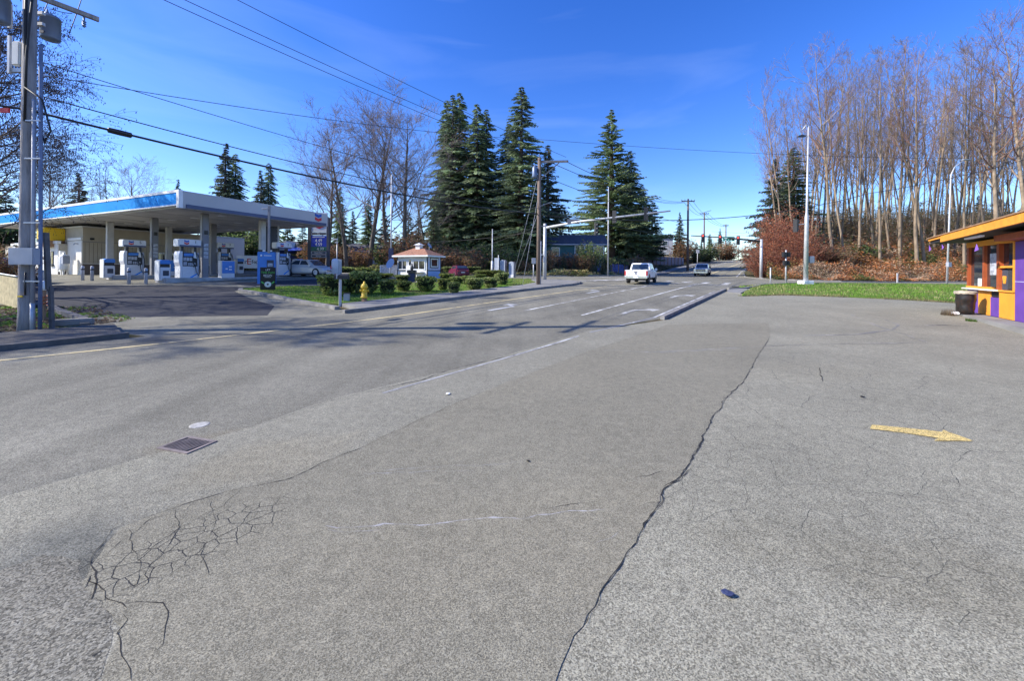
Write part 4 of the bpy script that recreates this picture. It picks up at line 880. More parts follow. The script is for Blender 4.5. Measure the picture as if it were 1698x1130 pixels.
# air machine, small blue box, mailbox, hydrant
x, y = hit(556, 465)
t = thing('air_machine', 'pale grey cylinder air machine with a red spot beyond the big round bush', 'air machine', gl(x, y, .05)); P(MB().lathe([(.26, -.2), (.26, 1.32), (.22, 1.45), (.08, 1.5), (.001, 1.5)], 18), 'body', 'pump_white', t); P(MB().box(-.28, -.2, -.16, -.05, .75, 1.0), 'red_spot', 'red', t); P(MB().box(.22, .42, -.1, .1, -.1, 1.45), 'post', 'column_pale', t)
x, y = hit(585, 493)
t = thing('reader_box', 'bright blue box on a dark stand between the bushes', 'box', gl(x, y+.9, .1), .2); P(MB().box(-.25, .25, -.12, .12, .45, .95), 'case', 'pump_blue', t, bevel=.03); P(MB().box(-.2, .2, -.1, .1, -.1, .45), 'stand', 'black', t)
x, y = hit(564, 509)
t = thing('mailbox', 'grey rural mailbox on a post at the grass edge', 'mailbox', gl(x, y, .1), .5); P(MB().box(-.05, .05, -.05, .05, -.1, 1.05), 'post', 'column_pale', t, bevel=.01)
m_ = MB(); pr = [(-.1, 0), (.1, 0), (.1, .12)]+[(.1*math.cos(a*math.pi/8), .12+.1*math.sin(a*math.pi/8)) for a in range(1, 8)]+[(-.1, .12)]; m_.side(pr, -.28, .28); o = P(m_, 'box', 'black', t); o.location = (0.05, 0, 1.05); o.rotation_euler = (0, 0, 1.2)
o = P(MB().box(-.16, .0, -.04, .12, 1.05, 1.26), 'face_plate', 'conduit', t, bevel=.01)
x, y = hit(575, 503)
t = thing('utility_box', 'small grey ground box behind the mailbox post', 'box', gl(x, y, .1), .3); P(MB().box(-.13, .13, -.1, .1, -.05, .33), 'case', 'grey_box', t, bevel=.03); P(MB().box(-.14, .14, -.11, .11, .33, .36), 'lid', 'black', t)
x, y = hit(604, 505)
t = thing('fire_hydrant', 'yellow fire hydrant on the grass beside the sidewalk', 'hydrant', gl(x, y, .1), .4)
P(MB().lathe([(.15, -.1), (.15, .02), (.10, .04), (.10, .18), (.16, .19), (.16, .24), (.12, .25), (.115, .60), (.15, .61), (.15, .66), (.135, .72), (.09, .79), (.04, .83), (.04, .9), (.001, .9)], 16), 'barrel', 'hyd_yellow', t)
P(MB().tube([(0, -.1, .5), (0, -.2, .5)], .075, 10), 'pumper_nozzle', 'hyd_yellow', t)
for s_ in (-1, 1): P(MB().tube([(s_*.1, 0, .5), (s_*.19, 0, .5)], .052, 10), 'hose_nozzle', 'hyd_yellow', t)
P(MB().lathe([(.155, -.1), (.155, .02), (.108, .04), (.104, .17)], 16), 'base_ring', 'roof_brown', t)

# coffee kiosk
KX, KY = -6.5, 30.0
t = thing('coffee_kiosk', 'small white coffee kiosk with brown hip roof and bluish shade painted on its side', 'kiosk', (KX, KY, gz(KX, KY)), CA)
Lk, Wk = 1.76, 2.85; EV = 2.13
P(MB().box(0, Lk, 0, Wk, -.2, EV), 'wall', 'white', t)
P(MB().box(.0, Lk+.01, -.012, 0, .0, .92), 'side_panel', 'kiosk_blue', t); P(MB().box(.0, Lk+.01, -.012, 0, .99, EV), 'side_panel', 'lavender', t); P(MB().box(-.012, Lk+.02, -.02, 0, .92, .985), 'band', 'black', t)  # bluish shade on this side of the white kiosk is put into the panel colours
for x0, y0 in ((-.02, -.04), (Lk-.02, -.04), (-.02, Wk-.04)): P(MB().box(x0, x0+.07, y0, y0+.07, -.2, EV), 'corner_trim', 'black', t)
f = P(MB().box(.35, 1.45, -.035, -.0125, 1.15, 1.98), 'window', 'black', t); f2 = P(MB().box(.42, 1.38, -.045, -.036, 1.22, 1.91), 'window_frame', 'white', f); P(MB().box(.52, 1.28, -.05, -.046, 1.30, 1.82), 'pane', 'glass', f)
for y0, w in ((.25, 1.0), (1.95, .78)):
    f = P(MB().box(-.04, -.001, y0-.07, y0+w+.07, 1.0, 1.75), 'window', 'trim_white', t); mb = MB(); mb.box(-.05, -.041, y0, y0+w*.48, 1.07, 1.68); mb.box(-.05, -.041, y0+w*.55, y0+w, 1.07, 1.68); P(mb, 'pane', 'glass', f)
P(MB().box(-.08, -.001, 1.9, 2.78, .93, .985), 'counter', 'black', t); P(MB().box(-.45, -.001, .3, 1.25, .8, .86), 'counter', 'white', t)
P(MB().box(-.03, -.001, 1.42, 1.8, -.1, 1.9), 'door', 'trim_white', t); P(MB().box(-.04, -.031, 1.5, 1.72, 1.35, 1.8), 'door_window', 'glass', t)
P(MB().box(-.14, -.03, 1.5, 1.9, .82, 1.32), 'menu_board', 'white', t); P(MB().box(-.02, -.001, .1, 2.7, 1.78, 2.0), 'sign_band', 'cream', t)
mb = MB(); o_ = .3; mb.add([(-o_, -o_, EV), (Lk+o_, -o_, EV), (Lk+o_, Wk+o_, EV), (-o_, Wk+o_, EV), (Lk/2, .95, EV+.62), (Lk/2, Wk-.95, EV+.62)], [(0, 1, 4), (1, 2, 5, 4), (2, 3, 5), (3, 0, 4, 5), (3, 2, 1, 0)])
P(mb, 'roof', 'shingle', t); mb = MB(); e_ = .31
for q4 in ((-e_, Lk+e_, -e_, -e_+.04), (-e_, Lk+e_, Wk+e_-.04, Wk+e_), (-e_, -e_+.04, -e_, Wk+e_), (Lk+e_-.04, Lk+e_, -e_, Wk+e_)): mb.box(*q4, EV-.12, EV-.005)
P(mb, 'gutter', 'trim_white', t)
cu = P(MB().box(Lk/2-.2, Lk/2+.2, Wk/2-.2, Wk/2+.2, EV+.45, EV+.85), 'cupola', 'white', t); mb = MB(); a_ = .32; c_ = (Lk/2, Wk/2)
mb.add([(c_[0]-a_, c_[1]-a_, EV+.85), (c_[0]+a_, c_[1]-a_, EV+.85), (c_[0]+a_, c_[1]+a_, EV+.85), (c_[0]-a_, c_[1]+a_, EV+.85), (c_[0], c_[1], EV+1.03)], [(0, 1, 4), (1, 2, 4), (2, 3, 4), (3, 0, 4), (3, 2, 1, 0)]); P(mb, 'cupola_cap', 'trim_white', cu)
def dish(name, px, py, Y, r, label, tiltz=0.):
    q = at(px, py, Y); t = thing(name, label, 'dish', (q.x, q.y, gz(q.x, q.y))); z = q.z-gz(q.x, q.y)
    mb = MB(); vs = []; K = 16
    for i in range(5):
        for j in range(K): rr = r*i/4+.001; vs.append((rr*math.cos(2*math.pi*j/K), rr*math.sin(2*math.pi*j/K), .25*rr*rr/r))
    mb.add(vs, [(i*K+j, i*K+(j+1) % K, (i+1)*K+(j+1) % K, (i+1)*K+j) for i in range(4) for j in range(K)], True)
    o = P(mb, 'reflector', 'conduit', t); o.location = (0, 0, z); o.rotation_euler = (math.radians(60), 0, math.radians(tiltz)); P(MB().tube([(0, .1, -.1), (0, .1, z)], .03, 6), 'mast', 'column', t); return t
dish('satellite_dish', 711.5, 408, 33.5, .26, 'small grey satellite dish on a mast behind the kiosk roof', 70)
q = at(647, 437, 31); t = thing('feather_sign', 'slanted blue oval sign board left of the coffee kiosk', 'sign', gl(q.x, q.y), .2)
mb = MB(); mb.add([(.28*math.cos(a*math.pi/8)+.12*math.sin(a*math.pi/8), s2, q.z-gz(q.x, q.y)+.38*math.sin(a*math.pi/8)) for s2 in (-.02, .02) for a in range(16)], [tuple(range(16)), tuple(range(31, 15, -1))]+[(i, (i+1) % 16, 16+(i+1) % 16, 16+i) for i in range(16)])
P(mb, 'board', 'kiosk_blue', t); P(MB().tube([(0, .05, -.1), (0, .05, q.z-gz(q.x, q.y))], .04, 6), 'post', 'column', t)
q = at(646, 455, 32.5); t = thing('slat_screen', 'low pale lattice screen left of the coffee kiosk', 'screen', gl(q.x, q.y), .1)
P(MB().box(-.75, .75, -.02, .02, .1, 1.0), 'panel', 'poster', t); mb = MB()
for x in (-.75, 0, .75): mb.box(x-.03, x+.03, -.04, .04, 0, 1.05)
mb.box(-.78, .78, -.045, .045, 1.05, 1.11); P(mb, 'frame', 'trim_white', t)
q = at(683, 465, 29.0); t = thing('service_cart', 'dark cart with folded umbrella in front of the kiosk door', 'cart', gl(q.x, q.y)); P(MB().box(-.25, .25, -.25, .25, .1, .75), 'body', 'debris_blue', t, bevel=.04); P(MB().box(-.3, .3, -.3, .3, .75, 1.0), 'top', 'black', t, bevel=.03); P(MB().lathe([(.03, .9), (.12, 1.1), (.04, 1.5)], 8), 'umbrella', 'black', t)

# ================================================================== purple and orange stand on the right
kd = Vector((.562, .828)); KO = Vector((19.0, 16.35)); KA = math.atan2(-.828, -.562)   # local +X runs towards the camera, local -Y faces left?
t = thing('drive_in_stand', 'orange and purple walk-up stand with sloping orange roof', 'building', (KO.x, KO.y, gz(KO.x-1.5, KO.y-2)+.10), KA)
# local x along wall (towards camera), local +y = behind wall? check: rot KA maps x->(-.562,-.828), y->(.828,-.562) = to the right (inside)
KL_ = 12.0
base_z = gz(KO.x-1.5, KO.y-2)+.10
P(MB().box(-.6, KL_, -.75, 0, -.35, -.02), 'plinth', 'walk', t, bevel=.04)
P(MB().box(-.2, KL_, .35, 5, -.3, 2.7), 'core_wall', 'k_dark', t)
zs = .96
for i, (x0, x1, m) in enumerate(((0, 1.05, 'k_purple'), (1.05, 2.14, 'k_orange'), (2.14, 2.82, 'k_purple'), (2.82, 3.94, 'k_orange'))):
    P(MB().box(x0+.008, x1-.008, .0, .3, -.02, zs-.05 if i != 2 else zs-.28), 'lower_panel', m, t, bevel=.006)
P(MB().box(2.16, 2.80, .02, .3, zs-.27, zs-.05), 'slot', 'k_dark', t)
P(MB().box(-.06, 2.9, -.16, .32, zs-.045, zs+.01), 'counter', 'cream', t, bevel=.01); P(MB().box(2.9, 3.96, -.05, .32, zs-.045, zs+.01), 'sill', 'k_orange', t); P(MB().box(-.04, 2.0, -.03, .3, zs+.012, zs+.09), 'sill', 'k_orange', t)
for x0, x1 in ((0, .17), (1.50, 1.66), (2.68, 2.86), (3.86, 3.98)): P(MB().box(x0, x1, -.02, .14, zs+.0, 2.62), 'window_post', 'k_frame' if x0 < 3 else 'k_orange', t)  # posts are orange; eave shade is put into the red-brown of the far ones
P(MB().box(0, 4.0, -.035, .32, 2.62, 2.82), 'head_rail', 'k_orange', t)
for x0, x1 in ((.17, 1.50), (1.66, 2.68)): P(MB().box(x0, x1, .06, .09, zs+.09, 2.62), 'window_pane', 'glass', t)
P(MB().box(1.95, 2.45, .04, .058, 1.5, 2.3), 'poster', 'poster', t)
for z_ in (2.1, 1.85, 1.62): P(MB().box(2.02, 2.3, .030, .038, z_, z_+.06), 'poster_print', 'conduit', t)
P(MB().box(.9, 1.2, .035, .055, zs+.1, zs+.4), 'notice', 'white', t)
P(MB().box(2.86, 3.86, .10, .13, 1.82, 2.62), 'serving_window', 'glass', t); P(MB().box(2.84, 3.88, -.03, .14, 1.75, 1.82), 'transom', 'k_orange', t)
P(MB().box(2.86, 3.28, .06, .2, zs+.02, 1.70), 'dark_board', 'panel_grey', t)
mb = MB(); pr = [(2.98, 1.20), (3.14, 1.20), (3.20, 1.46), (3.145, 1.40), (3.11, 1.48), (3.06, 1.40), (3.01, 1.48), (2.975, 1.40), (2.92, 1.46)]; mb.side(pr, .045, .058); P(mb, 'crown_mark', 'k_orange', t)
lo = P(MB().box(3.29, 3.86, .06, .2, zs+.02, 1.74), 'shutter', 'black', t); mb = MB()
for i in range(10): mb.box(3.33+i*.052, 3.35+i*.052, .05, .0595, zs+.08, 1.66)
P(mb, 'shutter_slats', 'louvre', lo)
P(MB().box(4.0, 5.9, -.01, .32, -.02, 2.62), 'wall_panel', 'k_purple', t); P(MB().box(4.02, 5.9, -.016, -.011, 1.28, 1.295), 'seam', 'lavender', t); P(MB().box(5.92, 6.0, -.02, .32, -.02, 2.62), 'trim', 'k_orange', t); P(MB().box(6.0, KL_, -.01, .32, -.02, 2.62), 'wall_panel', 'k_purple', t)
P(MB().box(4.05, 7.0, -.5, .3, 2.64, 2.83), 'beam', 'k_frame', t)
# roof slab (rises slightly towards the camera)
mb = MB(); sl_ = .018
def rz(x): return 2.86+sl_*(x+1)
def slab(mb, x0, x1, y0, y1, d0, d1): mb.add([(x0, y0, rz(x0)+d0), (x1, y0, rz(x1)+d0), (x1, y1, rz(x1)+d0), (x0, y1, rz(x0)+d0), (x0, y0, rz(x0)+d1), (x1, y0, rz(x1)+d1), (x1, y1, rz(x1)+d1), (x0, y1, rz(x0)+d1)], [(0, 3, 2, 1), (4, 5, 6, 7), (0, 1, 5, 4), (1, 2, 6, 5), (2, 3, 7, 6), (3, 0, 4, 7)])
slab(mb, -.75, KL_+1, -.92, 5.5, .0, .16); P(mb, 'roof', 'k_dark', t)
mb = MB(); slab(mb, .85, 3.6, -1.0, -.93, -.05, .22); slab(mb, 3.61, 7.5, -1.0, -.93, -.05, .22); slab(mb, 7.51, KL_+1, -1.0, -.93, -.05, .22); P(mb, 'fascia', 'k_fascia', t)
mb = MB(); slab(mb, -.85, KL_+1, -1.03, 5.5, .222, .262); P(mb, 'roof_edge', 'roof_brown', t)
mb = MB(); slab(mb, -.8, .84, -.98, -.93, .12, .215); P(mb, 'fascia', 'k_fascia', t)
mb = MB(); slab(mb, -.81, -.76, -.95, 5.5, .02, .2); P(mb, 'end_board', 'roof_brown', t)
mb = MB(); mb.box(2.8, 4.2, -.85, -.75, 2.80, 2.86); P(mb, 'tube_light', 'white', t)
def pennant(x, y, z, s, label, r=0.):
    q = Matrix.Rotation(KA, 3, 'Z') @ Vector((x, y, z)); o = MB().side([(-.5*s, .35*s), (.5*s, -.1*s), (-.35*s, -.5*s)], 0, .006).build('pennant', M['pennant']); o.location = (KO.x+q.x, KO.y+q.y, base_z+q.z); o.rotation_euler = (0, r, KA); tag(o, label, 'pennant', 'purple pennants under the roof of the stand')
pennant(-.5, -.99, 2.66, .32, 'purple pennant at the far tip of the orange roof', .2); pennant(.75, -.9, 2.66, .26, 'small purple pennant at the first window post', .1); pennant(3.35, -.7, 2.40, .34, 'purple pennant in front of the serving window', 2.6)
# trash drum
x, y = hit(1604, 524)
t = thing('trash_can', 'dented black trash drum with a pale bag folded over its rim', 'trash can', gl(x-.02, y+.05, .08), .5); t.scale = (.86, .86, .9)
vs = []; K = 28; mb = MB(); n_ = 9
for i in range(n_):
    for j in range(K):
        z = .92*i/(n_-1); a = 2*math.pi*j/K; r = .27+.05*i/(n_-1)+(.012 if i in (2, 5) else 0)+.035*noise.noise(Vector((math.cos(a)*1.6, math.sin(a)*1.6, z*4))); vs.append((r*math.cos(a), r*math.sin(a), z))
mb.add(vs, [(i*K+j, i*K+(j+1) % K, (i+1)*K+(j+1) % K, (i+1)*K+j) for i in range(n_-1) for j in range(K)]+[tuple(range(K-1, -1, -1))], True)
M['drum'] = mat('dented_black_drum', (.03, .026, .024), .28, .3, 4, .5, .4, 9, .35, (.13, .05, .025)); P(mb, 'drum', 'drum', t)
vs = []; mb = MB()
for i, (r, z) in enumerate(((.355, .84), (.36, .90), (.34, .945), (.26, .955), (.12, .98), (.001, .99))):
    for j in range(K): a = 2*math.pi*j/K; vs.append(((r+.02*noise.noise(Vector((math.cos(a)*4, math.sin(a)*4, i)))*(1 if r > .1 else 0))*math.cos(a), r*math.sin(a), z+.035*noise.noise(Vector((math.cos(a)*3, math.sin(a)*3, i*2+5)))))
mb.add(vs, [(i*K+j, i*K+(j+1) % K, (i+1)*K+(j+1) % K, (i+1)*K+j) for i in range(5) for j in range(K)], True); M['bag'] = mat('pale_bin_bag', (.38, .33, .25), .6, 0, 9, .45); P(mb, 'bag', 'bag', t)
crumple('litter_heap', 1583, 524, .10, 'white', 'white crumpled bag on the ground left of the trash drum', 'litter', .6)
# weeds at the plinth
def tuft(x, y, n, h, label, cols, w=.25, seed=0):
    R = random.Random(seed); mb = MB()
    for _ in range(n):
        a = R.uniform(0, 6.28); r = w*math.sqrt(R.random()); X, Y = x+r*math.cos(a), y+r*math.sin(a); z = gz(X, Y)+.02; hh = h*R.uniform(.4, 1.1); l_ = R.uniform(-.4, .4)*hh; m_ = R.uniform(-.4, .4)*hh; mb.cc = rc(R, cols, .3)
        mb.add([(X-.008, Y, z), (X+.008, Y, z), (X+l_, Y+m_, z+hh)], [(0, 1, 2)])
    o = mb.build('weed_tuft', M['leaf'], cols=True); tag(o, label, 'weeds')
x, y = hit(1610, 534); tuft(x, y, 130, .12, 'bright green weed tuft at the foot of the stand', [(.10, .22, .03), (.16, .28, .05)], .14, 1)
x, y = hit(1572, 524); tuft(x, y, 110, .28, 'dry straw-coloured weed left of the trash drum', [(.25, .18, .10), (.32, .25, .14)], .2, 2)

# ================================================================== left corner: pole, conduits, posts, fence
PX, PY = -13.0, 10.5; pz0 = gz(PX, PY)
t = thing('utility_pole', 'weathered grey utility pole with transformers and conduits at the left edge', 'utility pole', (PX, PY, pz0))
P(MB().tube([(0, 0, -.4), (0, 0, .6), (.02, 0, 5.), (.05, 0, 11.6)], [.175, .155, .138, .12], 18), 'pole', 'pole_wood', t)
P(MB().box(-.05, .60, -.36, -.19, 1.80, 2.24), 'meter_box', 'grey_box', t, bevel=.015)
P(MB().tube([(.44, -.06, -.1), (.44, -.06, 2.0), (.41, -.06, 7.6), (.41, -.02, 7.7)], .04, 12), 'conduit', 'conduit_blue', t)
P(MB().tube([(.28, -.10, .75), (.28, -.10, 6.2)], .036, 10), 'conduit', 'conduit', t); P(MB().tube([(.28, -.10, -.1), (.28, -.10, .78)], .045, 10), 'conduit_base', 'galv', t)
P(MB().tube([(.15, -.15, 1.0), (.15, -.15, 1.6)], .02, 6), 'conduit', 'black', t)
for z in (1.35, 2.9, 4.6, 5.6): P(MB().box(.1, .52, -.16, -.14, z, z+.035), 'bracket', 'galv', t)
P(MB().box(.0, .12, -.20, -.17, .95, .99), 'tag_plate', 'yellow', t)
P(MB().tube([(.12, -.12, 11), (.10, -.15, 7.9), (.12, -.14, 7.3)], .03, 6), 'riser_cable', 'cable', t); P(MB().tube([(.45, -.1, 11), (.22, -.14, 8.4), (.14, -.15, 7.4), (.1, -.15, 5.6)], .025, 6), 'riser_cable', 'cable', t)
P(MB().tube([(.1, -.16, 6.5), (.5, -.1, 6.2), (.62, 0, 5.4), (.45, 0, 5.1), (.36, 0, 5.4)], .022, 6), 'riser_cable', 'cable', t)
mb = MB(); c_ = Vector((.10, 0, 9.05)); d_ = Vector((.55, .83, 0)); n_ = Vector((.83, -.55, 0))
def beam(mb, a, b, w, h):
    a = Vector(a); b = Vector(b); d = (b-a).normalized(); n = d.cross(Vector((0, 0, 1))).normalized()*w; u = n.cross(d).normalized()*h
    mb.add([a-n-u, a+n-u, a+n+u, a-n+u, b-n-u, b+n-u, b+n+u, b-n+u], [(0, 3, 2, 1), (4, 5, 6, 7), (0, 1, 5, 4), (1, 2, 6, 5), (2, 3, 7, 6), (3, 0, 4, 7)])
beam(mb, c_-d_*1.3, c_+d_*1.25, .05, .06); P(mb, 'crossarm', 'pole_wood', t)
mb = MB(); beam(mb, Vector((.1, 0, 10.6))-d_*1.3, Vector((.1, 0, 10.6))+d_*1.4, .05, .06); P(mb, 'crossarm', 'pole_wood', t)
def insul(x, y, z, s=1., up=1): return MB().lathe([(.02*s, 0), (.05*s, .03*up), (.02*s, .05*up), (.05*s, .09*up), (.02*s, .11*up), (.045*s, .15*up), (.001, .2*up)], 8, x, y).add([], [])
for k in (.95,):
    q = c_+d_*k; o = P(MB().lathe([(.02, 0), (.055, .04), (.025, .06), (.055, .10), (.025, .12), (.055, .16), (.02, .2), (.03, .34), (.001, .35)], 8), 'insulator', 'trafo', t); o.location = (q.x, q.y, q.z-.38)
def drum(px, py0, py1, Y, r, x_):
    z0 = zt(px, py1, Y)-pz0; z1 = zt(px, py0, Y)-pz0; X = at(px, py0, Y).x-PX; y = Y-PY
    d = P(MB().lathe([(r*.92, z0), (r, z0+.04), (r, z1-.05), (r*1.04, z1-.05), (r*1.04, z1-.02), (r*.9, z1+.03), (.001, z1+.06)], 22, X, y), 'transformer', 'trafo', t)
    P(MB().lathe([(.03, z1), (.06, z1+.06), (.03, z1+.08), (.06, z1+.13), (.03, z1+.15), (.02, z1+.24), (.001, z1+.25)], 8, X-.1, y), 'bushing', 'trafo', d); P(MB().box(X-.04, X+.06, y-r-.015, y-r+.01, z0+.08, z0+.15), 'plate', 'panel_grey', d)
    return X, y, z0, z1
X_, y_, z0_, z1_ = drum(84, 29, 66, 11.2, .205, 0)
P(MB().box(.12, X_-.2, .2, .28, z0_+.12, z0_+.2), 'bracket', 'galv', t); P(MB().box(.12, X_-.2, .2, .28, z0_+.42, z0_+.5), 'bracket', 'galv', t); P(MB().box(X_-.40, X_-.34, .05, .12, z0_-.05, z0_+.6), 'bracket', 'galv', t)
drum(-2, -5, 36, 10.2, .205, 0)
P(MB().box(-.42, -.12, -.06, .02, 6.95, 7.05), 'bracket', 'galv', t); P(MB().box(-.44, -.38, -.1, -.04, 6.9, 7.9), 'bracket', 'galv', t); P(MB().box(-.42, -.12, -.06, .02, 7.62, 7.72), 'bracket', 'galv', t)
o = P(MB().box(-.32, -.1, -.12, 0, 7.1, 7.75), 'switch_box', 'cream', t, bevel=.03)
x, y = hit(87, 549); t = thing('sign_post', 'bare brown square post leaning beside the utility pole', 'post', gl(x, y))
zz = zt(79, 386, y)-gz(x, y); mb = MB(); beam(mb, (0, 0, -.2), (-.06, 0, zz*.45), .04, .04); P(mb, 'post', 'post_brown', t); mb = MB(); beam(mb, (-.08, -.03, zz*.42), (-.16, -.03, zz), .055, .03); P(mb, 'upper_post', 'post_brown', t)
x, y = hit(72, 531); t = thing('marker_post', 'short rusty marker post with a white head between pole and post', 'post', gl(x, y), .3)
P(MB().box(-.04, .04, -.04, .04, -.1, .95), 'post', 'roof_brown', t); P(MB().lathe([(.06, .95), (.085, 1.02), (.07, 1.18), (.04, 1.25), (.001, 1.27)], 10), 'head', 'white', t); P(MB().tube([(.09*math.cos(a*.5), .09*math.sin(a*.5), .45+a*.008) for a in range(44)], .018, 5), 'spring', 'k_frame', t)
x, y = hit(110, 546); t = thing('concrete_block', 'low cracked concrete block at the end of the sidewalk beside the pole', 'block', gl(x-.1, y+.25, .05), math.radians(40)); P(MB().box(-.42, .42, -.16, .16, 0, .2), 'block', 'kerb', t, bevel=.04, seg=3)
t = thing('slatted_fence', 'tan slatted chain-link fence running back behind the pole at the left edge', 'fence', gl(*hit(26, 514)))
a_ = Vector((*hit(31, 513), 0)); b_ = Vector((*hit(0, 503.5), 0)); b_ = a_+(b_-a_).normalized()*5; o0 = Vector(t.location)
mb = MB(); N = 44
for i in range(N):
    for z_ in (0,):
        p = a_.lerp(b_, i/N); q = a_.lerp(b_, (i+.86)/N); zz = gz(p.x, p.y); mb.add([(p.x-o0.x, p.y-o0.y, zz-o0.z), (q.x-o0.x, q.y-o0.y, zz-o0.z), (q.x-o0.x, q.y-o0.y, zz+1.2-o0.z), (p.x-o0.x, p.y-o0.y, zz+1.2-o0.z)], [(0, 1, 2, 3)])
        mb.add([(p.x-o0.x, p.y+.03-o0.y, zz-o0.z), (q.x-o0.x, q.y+.03-o0.y, zz-o0.z), (q.x-o0.x, q.y+.03-o0.y, zz+1.2-o0.z), (p.x-o0.x, p.y+.03-o0.y, zz+1.2-o0.z)], [(3, 2, 1, 0)])
P(mb, 'slats', 'fence_slat', t); mb = MB(); mb.tube([(p.x-o0.x, p.y-.03-o0.y, gz(p.x, p.y)+1.24-o0.z) for p in [a_.lerp(b_, i/8) for i in range(9)]], .03, 6); P(mb, 'top_rail', 'galv', t)

# ================================================================== poles, signals
def ypole(name, px, pyb, pyt, label, cat, r0=.15, r1=.11, m='pole_brown', Y=None, cid=True, sink=.4):
    if Y is None: X, Y = hit(px, pyb)
    else: X = at(px, pyb, Y).x
    zb = gz(X, Y); H_ = zt(px, pyt, Y)-zb; t = thing(name, label, cat, (X, Y, zb)); P(MB().tube([(0, 0, -sink), (0, 0, H_)], [r0, r1], 12), 'pole', m, t); return t, H_
t, h8 = ypole('utility_pole', 893, 475, 262, 'brown utility pole with one long side arm at the street corner', 'utility pole', .17, .12, 'pole_brown')
P890 = Vector(t.location); 
mb = MB(); beam(mb, (-.1, 0, h8-.28), (2.05, .15, h8-.18), .06, .07); P(mb, 'crossarm', 'pole_wood', t); mb = MB(); beam(mb, (.1, 0, h8-1.45), (1.4, .1, h8-.3), .035, .035); P(mb, 'brace', 'pole_wood', t)
P(MB().lathe([(.17, h8-1.4), (.18, h8-1.3), (.18, h8-.7), (.1, h8-.6), (.02, h8-.45)], 14, -.33, 0), 'transformer', 'trafo', t)
P(MB().lathe([(.02, h8), (.05, h8+.05), (.02, h8+.3), (.001, h8+.31)], 8), 'insulator', 'trafo', t)
mb = MB(); beam(mb, (.1, 0, 3.95+.3), (.45, 0, 4.25), .03, .03); beam(mb, (0, -.1, h8*.62), (.9, 0, h8*.62+.35), .03, .03); P(mb, 'bracket', 'pole_wood', t); P(MB().tube([(.13, -.1, 0), (.13, -.1, 3.2)], .04, 6), 'conduit', 'conduit', t)
def head(parent, x, y, z, rot, s=1., lit=None, back=True, hous='black'):
    """three-lamp vehicle signal, faces local -Y after rot"""
    o = MB().box(-.17*s, .17*s, -.09*s, .09*s, -.56*s, .56*s).build('signal_head', M[hous], parent); o.location = (x, y, z); o.rotation_euler = (0, 0, rot)
    for k in range(3):
        zc = (.36-.36*k)*s; lm = 'lit_red' if lit == k else 'panel_grey'
        P(MB().add([(.125*s*math.cos(a*math.pi/7), -.094*s, zc+.125*s*math.sin(a*math.pi/7)) for a in range(14)], [tuple(range(14))]), 'lens', lm, o)
        vs = []; 
        for a in range(9): aa = math.pi*a/8; vs += [(.15*s*math.cos(aa), -.09*s, zc+.15*s*math.sin(aa)), (.15*s*math.cos(aa), -.30*s, zc+.15*s*math.sin(aa))]
        P(MB().add(vs, [(2*a, 2*a+1, 2*a+3, 2*a+2) for a in range(8)]), 'visor', hous, o)
    return o
# near mast arm (left)
X, Y = hit(903, 466.5); zb = gz(X, Y); hp = zt(903, 371, Y)-zb
t = thing('signal_mast', 'grey signal mast with long arm reaching right from the left corner', 'signal mast', (X, Y, zb))
P(MB().tube([(0, 0, -.2), (0, 0, hp)], [.17, .13], 14), 'mast', 'galv', t); P(MB().lathe([(.28, -.1), (.28, .06), (.18, .08)], 10), 'base', 'concrete', t)
arm = [Vector((.15, -.1, hp-.35)), Vector((2.6, -1.9, hp-.05)), Vector((8.3, -6.05, hp+.22))]; P(MB().tube(arm, [.115, .09, .055], 10), 'arm', 'galv', t); P(MB().box(-.15, .0, -.35, -.12, 1.6, 2.1), 'control_box', 'conduit', t, bevel=.02)
P(MB().box(-.52, -.2, -.12, .12, 2.2, 2.3), 'bracket', 'galv', t)
ar = math.atan2(-.588, .809)
def arm_pt(u): 
    u *= 2; return arm[0].lerp(arm[1], u) if u < 1 else arm[1].lerp(arm[2], u-1)
for px, dz, rt in ((988, -.75, .6), (1018, .05, 2.6), (1070, -.0, 2.9)):
    best = min([i/200 for i in range(201)], key=lambda u: abs((849+(arm_pt(u).x+X)/(arm_pt(u).y+Y)*CF)-px)); q = arm_pt(best); head(t, q.x, q.y, q.z-.0+dz, rt, .85, None, True, 'black')
q = arm_pt(.5); s = P(MB().box(-.5, .5, -.02, .02, -.2, .2), 'sign_plate', 'column', t); s.location = (q.x-.4, q.y+.35, q.z+.05); s.rotation_euler = (0, 0, .0)
# far mast arm
X, Y = hit(1262, 462.5); zb = gz(X, Y); hp = zt(1262, 397, Y)-zb
t = thing('signal_mast', 'signal mast at the foot of the hill with three red lights on its arm', 'signal mast', (X, Y, zb))
P(MB().tube([(0, 0, -.2), (0, 0, hp)], [.2, .16], 12), 'mast', 'galv', t); P(MB().lathe([(.35, -.1), (.35, .1), (.2, .12)], 10), 'base', 'concrete', t)
e_ = at(1146, 391, Y+4.9)-Vector((X, Y, zb)); a0 = Vector((-.1, .05, hp-.25)); P(MB().tube([a0, a0.lerp(e_, .5)+Vector((0, 0, .1)), e_], [.13, .1, .07], 8), 'arm', 'black', t)
for px, py in ((1165.5, 395.5), (1194, 397.5), (1224, 399)):
    u = (1257-px)/(1257-1146); q = a0.lerp(e_, u); zc = zt(px, py, Y+q.y)-zb; o = head(t, at(px, py, Y+q.y-.25).x-X, q.y-.25, zc, math.radians(-33), .98, 0)
    b = P(MB().box(-.21, .21, .02, .05, -.6, .6), 'backplate', 'black', o)
